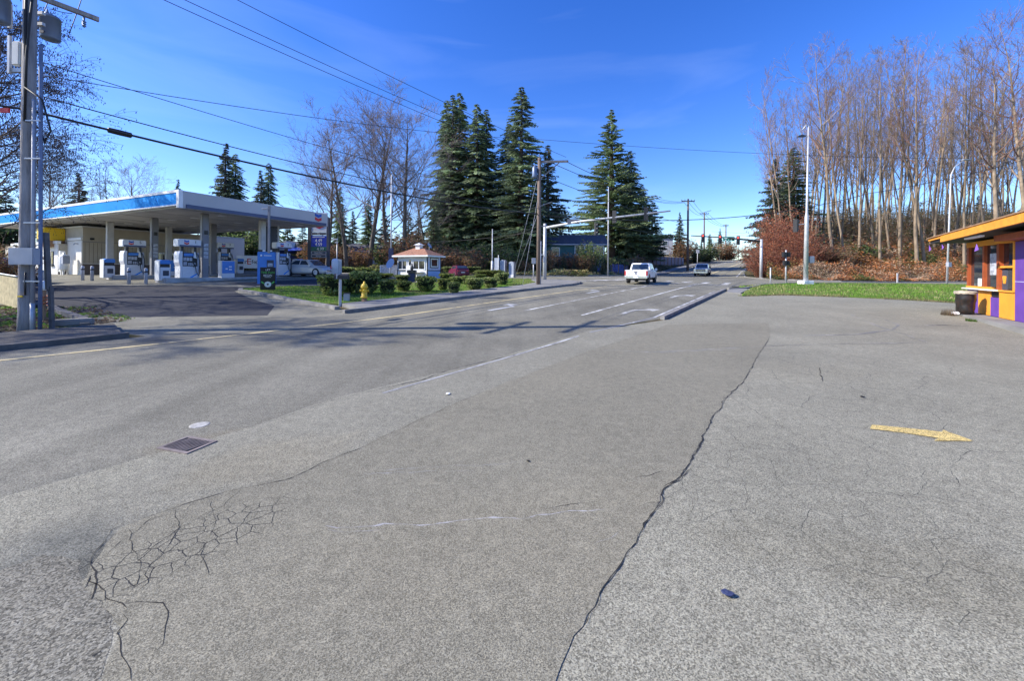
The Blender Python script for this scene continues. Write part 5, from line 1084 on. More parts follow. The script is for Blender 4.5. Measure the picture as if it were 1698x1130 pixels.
q = a0.lerp(e_, .47); zc = zt(1208.5, 396.5, Y+q.y)-zb; s = P(MB().box(-.72, .72, -.02, .02, -.30, .30), 'street_sign', 'st_green', t); s.location = (at(1208.5, 396, Y+q.y-.2).x-X, q.y-.2, zc); s.rotation_euler = (0, 0, math.radians(-12))
mb = MB(); 
for x0, x1, z0 in ((-.55, -.2, .05), (.0, .6, .07), (-.5, -.3, -.2), (-.08, .02, -.2), (.25, .4, -.2)): mb.box(x0, x1, -.03, -.021, z0, z0+.11)
P(mb, 'lettering', 'white', s)
# right light pole with signal
X, Y = hit(1336, 473); zb = gz(X, Y); hp = zt(1343, 209, Y)-zb
t = thing('light_pole', 'tall pale light pole on a white base at the grass corner', 'light pole', (X, Y, zb)); hm = zt(1338, 360, Y)-zb
P(MB().tube([(0, 0, 0), (.04, 0, hm), (.05, 0, hm+.4), (.14, 0, hp)], [.19, .15, .09, .055], 14), 'pole', 'galv', t); P(MB().box(-.45, .45, -.4, .4, -.3, .38), 'base', 'white', t, bevel=.04)
P(MB().tube([(.14, 0, hp), (-.05, 0, hp+.08), (-.3, .1, hp-.3)], .05, 6), 'arm', 'galv', t); l_ = P(MB().side([(-.55, -.02), (.12, -.02), (.12, .08), (-.2, .16), (-.5, .06)], -.12, .12), 'lamp_head', 'panel_grey', t); l_.location = (-.2, .1, zt(1338, 226, Y)-zb); P(MB().tube([(.14, 0, l_.location.z), (-.1, .05, l_.location.z+.05)], .04, 5), 'bracket', 'galv', t)
P(MB().box(.25, .65, -.15, .15, 1.9, 2.5), 'control_box', 'conduit', t, bevel=.03); head(t, -.75, .2, zt(1322, 374, Y)-zb, 1.9, 1.0); P(MB().tube([(0, 0, hm-.6), (-.75, .2, hm-.65)], .04, 6), 'bracket', 'galv', t)
X, Y = hit(1303, 471.5); zb = gz(X, Y); t = thing('pedestrian_signal', 'pedestrian signal post with two dark heads left of the light pole', 'signal', (X, Y, zb)); h_ = zt(1303, 415, Y)-zb
P(MB().tube([(0, 0, -.1), (0, 0, h_)], [.07, .06], 10), 'post', 'galv', t)
for z0, w in ((zt(1303, 422.5, Y)-zb, .33), (zt(1303, 436.5, Y)-zb, .26)): P(MB().box(-w, -.02, -.2, .1, z0-.22, z0+.22), 'signal_head', 'black', t, bevel=.03); P(MB().box(.03, w, -.15, .12, z0-.2, z0+.2), 'signal_head', 'black', t, bevel=.03)
t, _ = ypole('marker_post', 1277.5, 471, 444, 'thin grey post left of the pedestrian signal', 'post', .05, .05, 'galv')
X, Y = hit(1570, 471.5); zb = gz(X, Y); h_ = zt(1577, 290, Y)-zb; t = thing('street_lamp', 'slim curved street lamp in front of the wood, right of centre', 'street lamp', (X, Y, zb))
c_ = at(1577, 290, Y)-Vector((X, Y, zb)); P(MB().tube([(0, 0, -.1), c_*.5, c_, at(1583, 277, Y)-Vector((X, Y, zb)), at(1598, 266, Y)-Vector((X, Y, zb))], [.10, .08, .06, .05, .04], 10), 'pole', 'galv', t); o = P(MB().box(-.15, .7, -.15, .15, -.06, .06), 'lamp_head', 'conduit', t, bevel=.04); o.location = at(1598, 265, Y)-Vector((X, Y, zb)); P(MB().box(-.02, .3, -.2, .1, 1.9, 2.4), 'control_box', 'conduit', t)
X, Y = hit(1488, 469); t = thing('marker_post', 'tiny pale marker post at the foot of the brambles', 'post', gl(X, Y)); P(MB().box(-.06, .06, -.05, .05, -.1, 1.1), 'post', 'column_pale', t)
# thin grey poles on the left
t, _ = ypole('steel_pole', 1008, 458.5, 310, 'thin tall steel pole on the far side of the cross street', 'pole', .10, .05, 'galv')
t, h_ = ypole('steel_pole', 816, 462, 380, 'thin steel pole with a white sleeve behind the hedges', 'pole', .06, .05, 'galv', Y=43); P(MB().lathe([(.13, 0), (.13, 1.7), (.06, 1.75)], 10), 'sleeve', 'white', t)
t, h_ = ypole('steel_pole', 648, 460, 290, 'grey pole with a dark sleeve beside the feather sign', 'pole', .07, .05, 'galv', Y=37); P(MB().box(-.2, .2, -.12, .12, 1.2, 2.6), 'sleeve', 'debris_blue', t)
t, h_ = ypole('lamp_post', 558.5, 455, 398, 'small post with white double lamp behind the air machine', 'lamp post', .05, .04, 'galv', Y=38); P(MB().box(-.45, .05, -.08, .08, h_, h_+.12), 'lamp_head', 'white', t); P(MB().box(-.2, .05, -.08, .08, h_-.3, h_-.2), 'lamp_head', 'white', t)
t, h_ = ypole('lamp_post', 884.5, 464, 428, 'small signal box on a thin post left of the brown pole', 'post', .05, .05, 'galv', Y=36.5); P(MB().box(-.17, .22, -.12, .12, h_-.55, h_), 'box', 'conduit', t, bevel=.03)
# hill poles
for px, pt, Y, w, lb in ((1143.5, 330, 76, 1.25, 'dark power pole with a wide crossarm on the left of the hill road'), (1170.5, 352, 112, 1.25, 'second power pole up the hill with a lamp arm'), (1206.5, 372, 138, .9, 'third power pole near the crest'), (1238.5, 408, 200, 1.6, 'far power pole beyond the crest')):
    t, h_ = ypole('power_pole', px, 0, pt, lb, 'power pole', .2+.0008*Y, .16, 'pole_brown', Y=Y, sink=3); mb = MB(); beam(mb, (-w, 0, h_-.45), (w, 0, h_-.45), .09, .09); 
    if Y == 112: beam(mb, (-.2, 0, h_-.1), (1.9, 0, h_+.5), .08, .06)
    P(mb, 'crossarm', 'pole_brown', t); mb = MB()
    for x in (-w, -w*.5, w*.5, w): mb.lathe([(.07, h_-.36), (.07, h_-.1), (.001, h_-.08)], 6, x, 0)
    P(mb, 'insulators', 'trafo', t)
for px, pb, pt, Y, lb, w in ((1156.5, 436, 414.5, 96, 'white sign on a post low on the hill sidewalk', .4), (1181, 430, 410, 122, 'faint narrow sign post near the hill crest', .25), (1193, 429.5, 413, 124, 'square white sign near the hill crest', .36), (1206.8, 429.5, 413, 128, 'round white sign nearest the hill crest', .28)):
    q = at(px, pb, Y); zb = gz(q.x, Y); h_ = zt(px, pt, Y)-zb; t = thing('road_sign', lb, 'sign', (q.x, Y, zb)); P(MB().tube([(0, 0, -.2), (0, 0, h_)], .09, 6), 'post', 'column_pale', t); P(MB().box(-w, w, -.12, -.09, h_-.8, h_), 'plate', 'white', t)
q = at(1224.5, 429, 127); t = thing('steel_pole', 'thin pole standing at the crest below the right traffic light', 'pole', gl(q.x, 127)); P(MB().tube([(0, 0, -.5), (0, 0, zt(1224.5, 404, 127)-gz(q.x, 127))], .12, 6), 'post', 'column_pale', t)
# stone pillars at station edge
for px, pt, w, lb, m in ((824, 428, .22, 'square grey pillar, leftmost of the three at the station edge', 0), (834, 431, .27, 'round-topped grey pillar with tan side, middle of the three', 1), (848.5, 434, .27, 'round-topped grey pillar nearest the guy wires', 1)):
    Y = 41.5; q = at(px, 460, Y); zb = gz(q.x, Y); h_ = zt(px, pt, Y)-zb; t = thing('gate_pillar', lb, 'pillar', (q.x, Y, zb), -.35)
    if m:
        pr = [(-w, -.1), (w, -.1), (w, h_-w*.7)]+[(w*math.cos(a*math.pi/8), h_-w*.7+w*.7*math.sin(a*math.pi/8)) for a in range(1, 8)]+[(-w, h_-w*.7)]; P(MB().side(pr, -.2, -.15), 'face', 'tile_paint', t); P(MB().side(pr, -.149, .45), 'body', 'brick_post', t); P(MB().side([(-w-.03, -.1), (w+.03, -.1), (w+.03, .3), (-w-.03, .3)], -.24, -.21), 'foot', 'white', t)
    else: P(MB().box(-w, w, -.2, .2, -.1, h_), 'body', 'tile_paint', t); P(MB().box(w-.02, w+.05, -.23, -.2, -.1, h_+.3), 'edge_post', 'white', t)

# ================================================================== vehicles (local: +X forward, Y left, Z up)
def wheel(t, x, y, r, w, label=None):
    o = MB(); prof = [(r*.62, -w/2), (r*.94, -w/2), (r, -w/2+.03), (r, w/2-.03), (r*.94, w/2), (r*.62, w/2)]; vs = []; K = 20
    for rr, yy in prof:
        for j in range(K): vs.append((rr*math.cos(2*math.pi*j/K), yy, rr*math.sin(2*math.pi*j/K)))
    o.add(vs, [(i*K+j, i*K+(j+1) % K, (i+1)*K+(j+1) % K, (i+1)*K+j) for i in range(5) for j in range(K)], True)
    wl = P(o, 'wheel', 'tyre', t); wl.location = (x, y, r); sg = 1 if y > 0 else -1
    rm = MB(); rm.add([(r*.62*math.cos(2*math.pi*j/K), sg*(w/2-.03), r*.62*math.sin(2*math.pi*j/K)) for j in range(K)]+[(0, sg*(w/2-.06), 0)], [(j, (j+1) % K, K) for j in range(K)]); P(rm, 'rim', 'rim', wl)
def loft(mb, secs):                      # secs: list of (x, [(y,z)...]) half profiles mirrored
    n = len(secs[0][1]); vs = []; K = 2*n
    for x, pr in secs:
        for y, z in pr: vs.append((x, -y, z))
        for y, z in reversed(pr): vs.append((x, y, z))
    mb.add(vs, [(i*K+j, i*K+(j+1) % K, (i+1)*K+(j+1) % K, (i+1)*K+j) for i in range(len(secs)-1) for j in range(K)]+[tuple(range(K-1, -1, -1)), tuple(range((len(secs)-1)*K, len(secs)*K))])
def car(label, cat, name, x, y, rz, L_=4.6, W_=1.8, top=1.42, hood=.92, deck=.98, cab=(-1.9, -1.2, .5, 1.15), m='car_silver', r=.33, rear=True):
    t = thing(name, label, cat, gl(x, y, .02), rz); a = L_/2; w = W_/2
    def sec(xx, zt__, wf=1., zb=.22): return (xx, [(w*wf*.9, zb), (w*wf, zb+.12), (w*wf, zt__-.16), (w*wf*.94, zt__), ])
    b = MB(); loft(b, [sec(-a, deck-.16, .84, .35), sec(-a+.12, deck-.03, .95), sec(cab[0], deck, 1.), sec(0, (hood+deck)/2+.03, 1.), sec(cab[3], hood, 1.), sec(a-.35, hood-.12, .96), sec(a-.05, hood-.28, .86, .3), sec(a, hood-.38, .8, .36)]); P(b, 'body', m, t, bevel=.03)
    c = MB(); x0, x1, x2, x3 = cab; w2 = w*.92; w3 = w*.74; zb = min(hood, deck)-.02
    c.add([(x0, -w2, deck-.02), (x3, -w2, hood-.02), (x2, -w3, top), (x1, -w3, top), (x0, w2, deck-.02), (x3, w2, hood-.02), (x2, w3, top), (x1, w3, top)], [(0, 1, 2, 3), (7, 6, 5, 4), (3, 2, 6, 7), (1, 5, 6, 2), (0, 3, 7, 4), (0, 4, 5, 1)]); cb = P(c, 'cabin', m, t, bevel=.04)
    def lerp(p, q, u): return p+(q-p)*u
    g = MB()
    for sg in (-1, 1):
        def pt(u, v): return (lerp(lerp(x0, x3, u), lerp(x1, x2, u), v), sg*(lerp(w2, w3, v)+.012), lerp(lerp(deck, hood, u), top, v))
        for u0, u1 in ((.14, .48), (.51, .84)): g.add([pt(u0, .2), pt(u1, .2), pt(u1-.02, .84), pt(u0+.03, .84)], [(0, 1, 2, 3) if sg < 0 else (3, 2, 1, 0)])
    def fr(u, v, e, s_):
        xa, xb = (x3, x2) if e else (x0, x1); zb_ = hood if e else deck; return (lerp(xa, xb, v)+(.015 if e else -.015), s_*lerp(w2, w3, v)*.86, lerp(zb_, top, v)+.012)
    for e in (0, 1): g.add([fr(0, .15, e, -1), fr(0, .15, e, 1), fr(0, .88, e, 1), fr(0, .88, e, -1)], [(0, 1, 2, 3)])
    P(g, 'windows', 'car_glass', cb)
    for xx in (-a+.85, a-.9):
        for sg in (-1, 1): wheel(t, xx, sg*(w-.09), r, .2)
    for sg in (-1, 1):
        P(MB().box(-a-.01, -a+.16, min(sg*w*.5, sg*w*.86), max(sg*w*.5, sg*w*.86), deck-.36, deck-.18), 'tail_light', 'tail', t, bevel=.02); P(MB().box(a-.16, a+.005, min(sg*w*.42, sg*w*.78), max(sg*w*.42, sg*w*.78), hood-.46, hood-.34), 'headlight', 'chrome', t, bevel=.02)
        P(MB().box(cab[3]-.45, cab[3]-.3, min(sg*w, sg*(w+.14)), max(sg*w, sg*(w+.14)), hood, hood+.12), 'mirror', m, t, bevel=.02)
    P(MB().box(a-.02, a+.03, -w*.38, w*.38, .42, hood-.4), 'grille', 'panel_grey', t); P(MB().box(-a-.06, -a+.05, -w*.84, w*.84, .34, .52), 'bumper', m, t, bevel=.03); P(MB().box(-a-.075, -a-.061, -.25, .25, .56, .66), 'number_plate', 'white', t)
    P(MB().box(-a*.8, a*.85, -w*.8, w*.8, .14, .3), 'underbody', 'black', t); return t
def pickup(label, x, y, rz, m='car_white', s=1., front_dark=False, rack=False):
    t = thing('pickup_truck', label, 'pickup truck', gl(x, y, .02), rz); t.scale = (s,)*3; w = 1.0; a = 2.85
    b = MB(); b.box(-a, -.85, -w, w, .52, 1.22); b2 = P(b, 'bed', m, t, bevel=.05); P(MB().box(-a+.1, -.9, -w+.1, w-.1, 1.0, 1.235), 'bed_liner', 'panel_grey', b2)
    P(MB().box(-a-.035, -a+.0, -w+.12, w-.12, .66, 1.19), 'tailgate', m, t, bevel=.02); P(MB().box(-a-.05, -a-.036, -.13, .13, .98, 1.06), 'tailgate_handle', 'black', t); P(MB().box(-a-.045, -a-.036, -.07, .07, .84, .93), 'badge', 'panel_grey', t); P(MB().box(-a-.045, -a-.036, .5, .68, .80, .86), 'badge', 'conduit', t)
    b = MB(); loft(b, [(-.84, [(w*.95, .5), (w, .6), (w, 1.1), (w*.97, 1.22)]), (1.2, [(w*.95, .5), (w, .6), (w, 1.1), (w*.96, 1.2)]), (a-.5, [(w*.95, .5), (w, .62), (w, 1.02), (w*.93, 1.15)]), (a-.05, [(w*.93, .52), (w*.97, .62), (w*.96, .98), (w*.9, 1.08)])]); P(b, 'body', m, t, bevel=.04)
    c = MB(); x0, x1, x2, x3 = -.95, -.72, .75, 1.42; w2 = w*.95; w3 = w*.80; tp = 1.88
    c.add([(x0, -w2, 1.18), (x3, -w2, 1.16), (x2, -w3, tp), (x1, -w3, tp), (x0, w2, 1.18), (x3, w2, 1.16), (x2, w3, tp), (x1, w3, tp)], [(0, 1, 2, 3), (7, 6, 5, 4), (3, 2, 6, 7), (1, 5, 6, 2), (0, 3, 7, 4), (0, 4, 5, 1)]); cb = P(c, 'cabin', m, t, bevel=.05)
    g = MB()
    for sg in (-1, 1):
        def pt(u, v): return (x0+(x3-x0)*u+((x1-x0)*(1-u)+(x2-x3)*u)*v, sg*(w2+(w3-w2)*v+.012), 1.17+(tp-1.17)*v)
        for u0, u1 in ((.07, .44), (.48, .86)): g.add([pt(u0, .12), pt(u1, .12), pt(u1-.02, .82), pt(u0+.02, .82)], [(0, 1, 2, 3)])
    g.add([(x0-.012+.03, -.78, 1.28), (x0-.012+.03, .78, 1.28), (x1-.05, .68, 1.76), (x1-.05, -.68, 1.76)], [(0, 1, 2, 3)]); g.add([(x3-.02, -.84, 1.24), (x3-.02, .84, 1.24), (x2+.1, .72, 1.80), (x2+.1, -.72, 1.80)], [(0, 1, 2, 3)]); P(g, 'windows', 'car_glass', cb)
    P(MB().box(-a-.16, -a+.02, -w*.98, w*.98, .46, .66), 'bumper', 'chrome', t, bevel=.04); P(MB().box(-a-.175, -a-.161, -.22, .22, .50, .62), 'number_plate', 'white', t); P(MB().box(a-.05, a+.1, -w*.97, w*.97, .42, .62), 'bumper', 'chrome' if front_dark else m, t, bevel=.05)
    P(MB().box(a-.05, a+.02, -.66, .66, .66, 1.05), 'grille', 'panel_grey' if front_dark else 'chrome', t, bevel=.02); mb = MB(); mb.box(a+.021, a+.035, -.6, .6, .78, .82); mb.box(a+.021, a+.035, -.6, .6, .90, .94); P(mb, 'grille_bars', 'chrome', t)
    for sg in (-1, 1):
        lo, hi = sorted((sg*.86, sg*1.0)); P(MB().box(-a-.02, -a+.12, lo, hi+0.006 if sg > 0 else hi, .72, 1.14), 'tail_light', 'tail', t, bevel=.015); lo, hi = sorted((sg*.68, sg*.96)); P(MB().box(a-.1, a+.015, lo, hi, .72, 1.04), 'headlight', 'chrome', t, bevel=.02)
        lo, hi = sorted((sg*1.0, sg*1.24)); P(MB().box(1.0, 1.12, lo, hi, 1.18, 1.42), 'mirror', 'black' if front_dark else m, t, bevel=.03); P(MB().box(-.25, -.08, min(sg*1.0, sg*1.02), max(sg*1.0, sg*1.02), 1.0, 1.03), 'door_handle', 'black', t)
        for xx in (-1.85, 1.85): wheel(t, xx, sg*.86, .39, .27); ar_ = MB(); vs = []
    mb = MB()
    for xx in (-1.85, 1.85):
        for sg in (-1, 1): mb.add([(xx+.47*math.cos(a_*math.pi/12), sg*1.005, .42+.47*math.sin(a_*math.pi/12)) for a_ in range(13)], [tuple(range(13))])
    P(mb, 'wheel_arches', 'black', t); P(MB().box(-a+.2, a-.3, -.75, .75, .3, .52), 'underbody', 'black', t)
    if rack:
        mb = MB()
        for xx in (-2.7, -1.0): mb.tube([(xx, -.95, 1.2), (xx, -.9, 2.1), (xx, .9, 2.1), (xx, .95, 1.2)], .04, 6)
        mb.tube([(-2.8, -.8, 2.13), (.8, -.8, 2.13)], .035, 6); mb.tube([(-2.8, .8, 2.13), (.8, .8, 2.13)], .035, 6); P(mb, 'ladder_rack', 'panel_grey', t)
    return t
th = math.atan2(.809, .588)
x, y = sn(31.9, -9.75); pickup('white pickup truck seen from behind, stopped short of the crosswalk', x-.3, y+.35, th+.13, s=.85)
x, y = sn(68.0, -12.1); pickup('white pickup with dark grille and ladder rack coming down the hill', x, y, th+math.pi+.08, s=1.0, front_dark=True, rack=True)
x, y = hit(514, 461); car('pale silver sedan parked beyond the pumps under the price sign', 'car', 'parked_car', -16.6, 32.2, math.radians(-14), L_=4.3, W_=1.7, top=1.34, hood=.80, deck=.90, cab=(-1.75, -.9, .35, 1.1), m='car_silver')
x, y = -5.7, 41.5; car('maroon hatchback parked behind the clipped hedges', 'car', 'parked_car', x, y, math.radians(115), L_=4.1, W_=1.75, top=1.5, hood=.95, deck=1.08, cab=(-1.95, -1.4, .35, 1.05), m='car_red').scale = (.8, .8, .8)
q = at(-30, 436, 21); car('grey car with red lamp behind the slatted fence at the left edge', 'car', 'parked_car', q.x-.4, 21.5, math.radians(75), L_=4.3, W_=1.8, top=1.6, hood=1.0, deck=1.15, cab=(-1.9, -1.5, .4, 1.1), m='car_silver')

# ================================================================== houses and fences behind
def house(name, label, x, y, rz, w, d, h, m, roofm='roof_dark', rh=1.5, wins=(), zoff=0., doorx=None):
    t = thing(name, label, 'house', (x, y, gz(x, y)+zoff), rz); P(MB().box(-w/2, w/2, 0, d, -2, h), 'wall', m, t)
    mb = MB(); o_ = .5; mb.add([(-w/2-o_, -o_, h-.05), (w/2+o_, -o_, h-.05), (w/2+o_, d/2, h+rh), (-w/2-o_, d/2, h+rh), (w/2+o_, d+o_, h-.05), (-w/2-o_, d+o_, h-.05), (-w/2-o_, -o_, h-.2), (w/2+o_, -o_, h-.2), (w/2+o_, d+o_, h-.2), (-w/2-o_, d+o_, h-.2)], [(0, 1, 2, 3), (3, 2, 4, 5), (6, 7, 1, 0), (7, 8, 4, 2, 1), (9, 6, 0, 3, 5), (5, 4, 8, 9), (9, 8, 7, 6)]); P(mb, 'roof', roofm, t)
    P(MB().box(-w/2-o_, w/2+o_, -o_-.06, -o_-.01, h-.2, h-.05), 'gutter', 'conduit', t)
    for wx, wz, ww, wh in wins:
        f = P(MB().box(wx-ww/2-.1, wx+ww/2+.1, -.07, -.002, wz-.1, wz+wh+.1), 'window', 'trim_white', t); P(MB().box(wx-ww/2, wx+ww/2, -.09, -.071, wz, wz+wh), 'pane', 'glass', f)
    return t
q = at(951, 425, 57); house('teal_house', 'teal two-storey house with dark roof behind the street corner', q.x, 57, -.05, 9.0, 6, 3.9, 'teal', 'roof_dark', 1.6, ((-2.6, 2.2, 1.0, 1.1), (.9, 2.4, 1.3, 1.2), (3.6, 2.4, 1.3, 1.1), (3.2, .4, 2.2, .9)), .6)
q = at(612, 430, 58); t = house('grey_house', 'low grey house with pale walls behind the bare trees', q.x, 58, .05, 8.0, 7, 2.7, 'grey_house', 'roof_dark', 1.3, ((-1.4, .9, 1.0, 1.2), (1.6, .9, 1.6, 1.2)), .3)
q = at(500, 440, 50); t = house('blue_house', 'small dark blue house with gable and blue awning behind the sedan', q.x-.5, 50, .1, 5.0, 6, 2.6, 'navy_house', 'roof_dark', 1.2, ((-1.4, .8, .9, 1.1), (.6, .8, .9, 1.1)), .2)
mb = MB(); mb.add([(-.9, -1.6, 2.3), (2.4, -1.6, 2.5), (2.4, 0, 2.95), (-.9, 0, 2.75), (-.9, -1.6, 2.22), (2.4, -1.6, 2.42)], [(0, 1, 2, 3), (4, 5, 1, 0)]); P(mb, 'awning', 'blue_tarp', t)
mb = MB(); mb.side([(-2.3, 2.6), (-.3, 2.6), (-1.3, 3.6)], -.1, 2.5); P(mb, 'gable', 'cream', t)
q = at(1100, 420, 105); house('grey_house', 'small grey house above the weathered fence on the hill', q.x, 108, -.3, 7, 7, 4.4, 'grey_house', 'roof_dark', .8, ((1.5, 2.0, 1.2, 1.1),), 1.5)
q = at(588, 425, 60); 
def board_fence(name, label, pts, h, m, dz=0.):
    o0 = Vector((pts[0][0], pts[0][1], 0)); t = thing(name, label, 'fence', (o0.x, o0.y, gz(*pts[0]))); z0 = gz(*pts[0]); mb = MB(); R = random.Random(3); ps = MB()
    ln = densify(pts, .15)
    for i in range(len(ln)-1):
        a = Vector(ln[i]); b = Vector(ln[i+1]); b = a+(b-a)*.93; za = gz(*a)-z0-.3+dz; hh = h+.3+R.uniform(-.03, .03); n = Vector((-(b-a).y, (b-a).x)).normalized()*.02
        mb.add([(a.x-o0.x, a.y-o0.y, za), (b.x-o0.x, b.y-o0.y, za), (b.x-o0.x+n.x, b.y-o0.y+n.y, za), (a.x-o0.x+n.x, a.y-o0.y+n.y, za), (a.x-o0.x, a.y-o0.y, za+hh), (b.x-o0.x, b.y-o0.y, za+hh), (b.x-o0.x+n.x, b.y-o0.y+n.y, za+hh), (a.x-o0.x+n.x, a.y-o0.y+n.y, za+hh)], [(0, 3, 2, 1), (4, 5, 6, 7), (0, 1, 5, 4), (1, 2, 6, 5), (2, 3, 7, 6), (3, 0, 4, 7)])
        if i % 16 == 0: P(MB().box(a.x-o0.x-.06, a.x-o0.x+.06, a.y-o0.y-.1, a.y-o0.y+.02, za, za+hh+.1), 'post', 'roof_brown', t)
    P(mb, 'boards', m, t); return t
fpts = [(at(1036, 0, 68).x, 68), (at(1062, 0, 77).x, 77), (at(1085, 0, 82).x, 82), (at(1110, 0, 89).x, 89), (at(1137, 0, 98).x, 98)]
board_fence('wooden_fence', 'weathered grey board fence along the top of the hill bank', fpts, 1.9, 'fence_wood', .0)
board_fence('wooden_fence', 'shaded blue-grey board fence below the teal house', [(at(905, 0, 53).x, 53), (at(1000, 0, 55).x, 55), (at(1040, 0, 62).x, 62), (at(1050, 0, 70).x, 70)], 1.6, 'fence_blue', .1)

# ================================================================== cables
def cable(label, a, b, sag, r, name='cable', k=24, cat='cable', group=None, m='cable'):
    a = Vector(a); b = Vector(b); pts = [a.lerp(b, i/k)-Vector((0, 0, sag*4*(i/k)*(1-i/k))) for i in range(k+1)]
    mb = MB(); mb.tube([p-a for p in pts], r, 5); o = mb.build(name, M[m]); o.location = a; return tag(o, label, cat, group)
top = Vector((PX+.1, PY, 10.6)); T8 = P890+Vector((0, 0, h8))
for i, (k, dx, lb) in enumerate(((-.9, .3, 'lowest of the three thin wires from the top left to the corner pole'), (.3, .9, 'middle one of the three thin wires from the top left'), (1.35, 1.9, 'uppermost of the three thin wires from the top left'))):
    cable(lb, Vector((PX+.1, PY, (10.55, 10.85, 11.75)[i]))+Vector((.55, .83, 0))*k*.6, T8+Vector((dx, .1, (-.22, -.12, .1)[i])), .25, .012)
cable('thin wire running from the left pole across the sky to the right edge', (PX, PY, pz0+6.95), at(893, 231, 27.7), .35, .011)
cable('thin wire continuing right from the corner pole across the wood', at(893, 231, 27.7), at(1760, 262, 33), .5, .013)
cable('thin wire dropping from the left pole behind the bare trees', (PX, PY, pz0+7.35), at(900, 330, 40), .5, .012)
cable('wire above the thick cable, from left pole to corner pole', at(41, 152, PY-.05), P890+Vector((0, 0, zt(893, 346, 27.7)-P890.z)), .45, .017)
cable('wire leaving the left pole towards the left edge', at(-60, 128, PY-.6), at(41, 152, PY-.05), .02, .014)
cA = at(41, 181, PY-.05); cB = at(893, 355, 27.7); cable('thick black communication cable from the left pole to the corner pole', cA, cB, .42, .036, name='thick_cable')
cable('thick black cable leaving the left pole towards the left edge', at(-60, 163, PY-.6), cA, .02, .03, name='thick_cable')
u_ = .125; pt_ = cA.lerp(cB, u_)-Vector((0, 0, .42*4*u_*(1-u_)+.03)); dd_ = (cB-cA).normalized()
q1 = at(178, 215, 12.0); q2 = at(219, 225, 12.45); o = MB().tube([(0, 0, 0), (q2-q1)*.04, (q2-q1)*.5, (q2-q1)*.96, q2-q1], [.05, .085, .09, .085, .05], 12).build('splice_case', M['black']); o.location = q1-Vector((0, 0, .0)); tag(o, 'black cylindrical splice case hanging on the thick cable', 'splice case')
for i, (x0, y0, x1, y1) in enumerate(((937, 267, 1140, 334), (910, 268, 1133, 335), (895, 290, 1143, 372), (897, 346, 1143, 392))):
    cable(('upper', 'second', 'third', 'lowest')[i]+' of the four wires from the corner pole towards the hill poles', at(x0, y0, 27.8), at(x1, y1, 76), 1.0 if i < 2 else .5, .022, k=20)
cable('cable rising from the corner pole to the upper right over the street', at(895, 357, 27.7), at(1440, 321, 38), 1.25, .03); cable('cable rising through the wood to the right edge', at(1440, 321, 38), at(1750, 250, 36), .35, .026)
for i in range(3): cable(('left', 'middle', 'right')[i]+' one of the wires between the first two hill poles', at(1134+8*i, 335, 76), at(1163+7*i, 357, 112), .8, .03, k=10)
for i in range(3): cable(('left', 'middle', 'right')[i]+' one of the wires between the second and third hill poles', at(1163+7*i, 357, 112), at(1202+4*i, 376, 138), .8, .035, k=10)
for i, (x0, y0, x1, y1) in enumerate(((888, 292, 849, 470), (889, 330, 866, 478), (888, 356, 852, 468))):
    g_ = hit(x1, y1); cable(('left', 'right', 'short')[i]+' guy wire anchoring the corner pole in the grass', P890+Vector((-.1, 0, zt(893, y0, 27.7)-P890.z)), (g_[0], g_[1], gz(*g_)+.1), 0, .013, name='guy_wire', cat='guy wire', k=2, m='conduit')
for i, (x0, y0, Y0, x1, y1) in enumerate(((760, 352, 60, 1, 0), (700, 430, 50, 1, 0), (640, 398, 52, 1, 0))):
    cable(('upper', 'middle', 'lower')[i]+' of the service wires from the corner pole back through the firs', at(x0, y0, Y0), P890+Vector((0, 0, (5.6, 4.3, 3.9)[i])), .5, .018)
cable('thin wire above the hill road, upper of two', at(1083, 333, 60), at(1135, 336, 76), .3, .03, k=6); cable('long thin wire over the hill crest, upper one', at(1180, 384, 112), at(1420, 386, 95), .6, .028); cable('long thin wire over the hill crest, lower one', at(1185, 388, 112), at(1420, 390, 95), .6, .025)
for i, (x0, y0, x1, y1) in enumerate(((115, 55, 137, -8), (72, 20, 84, -10), (84, 14, 120, 22))): cable(('long', 'short', 'curved')[i]+' lead wire at the transformer on the left pole', at(x0, y0, 11.3), at(x1, y1, 11.6), .03, .011, name='lead_wire', k=5)
o = MB().box(-.12, .12, -.02, .02, -.06, .06).build('tag_marker', M['red']); o.location = at(8, 183, 10.2); tag(o, 'small red marker on the thick cable at the left edge', 'marker')

# ================================================================== vegetation: individual plants
def size_at(px, pyt, Y):                     # position and height of a plant from its place in the view
    x = at(px, 0, Y).x; return x, Y, zt(px, pyt, Y)-gz(x, Y)
R = random.Random(11)
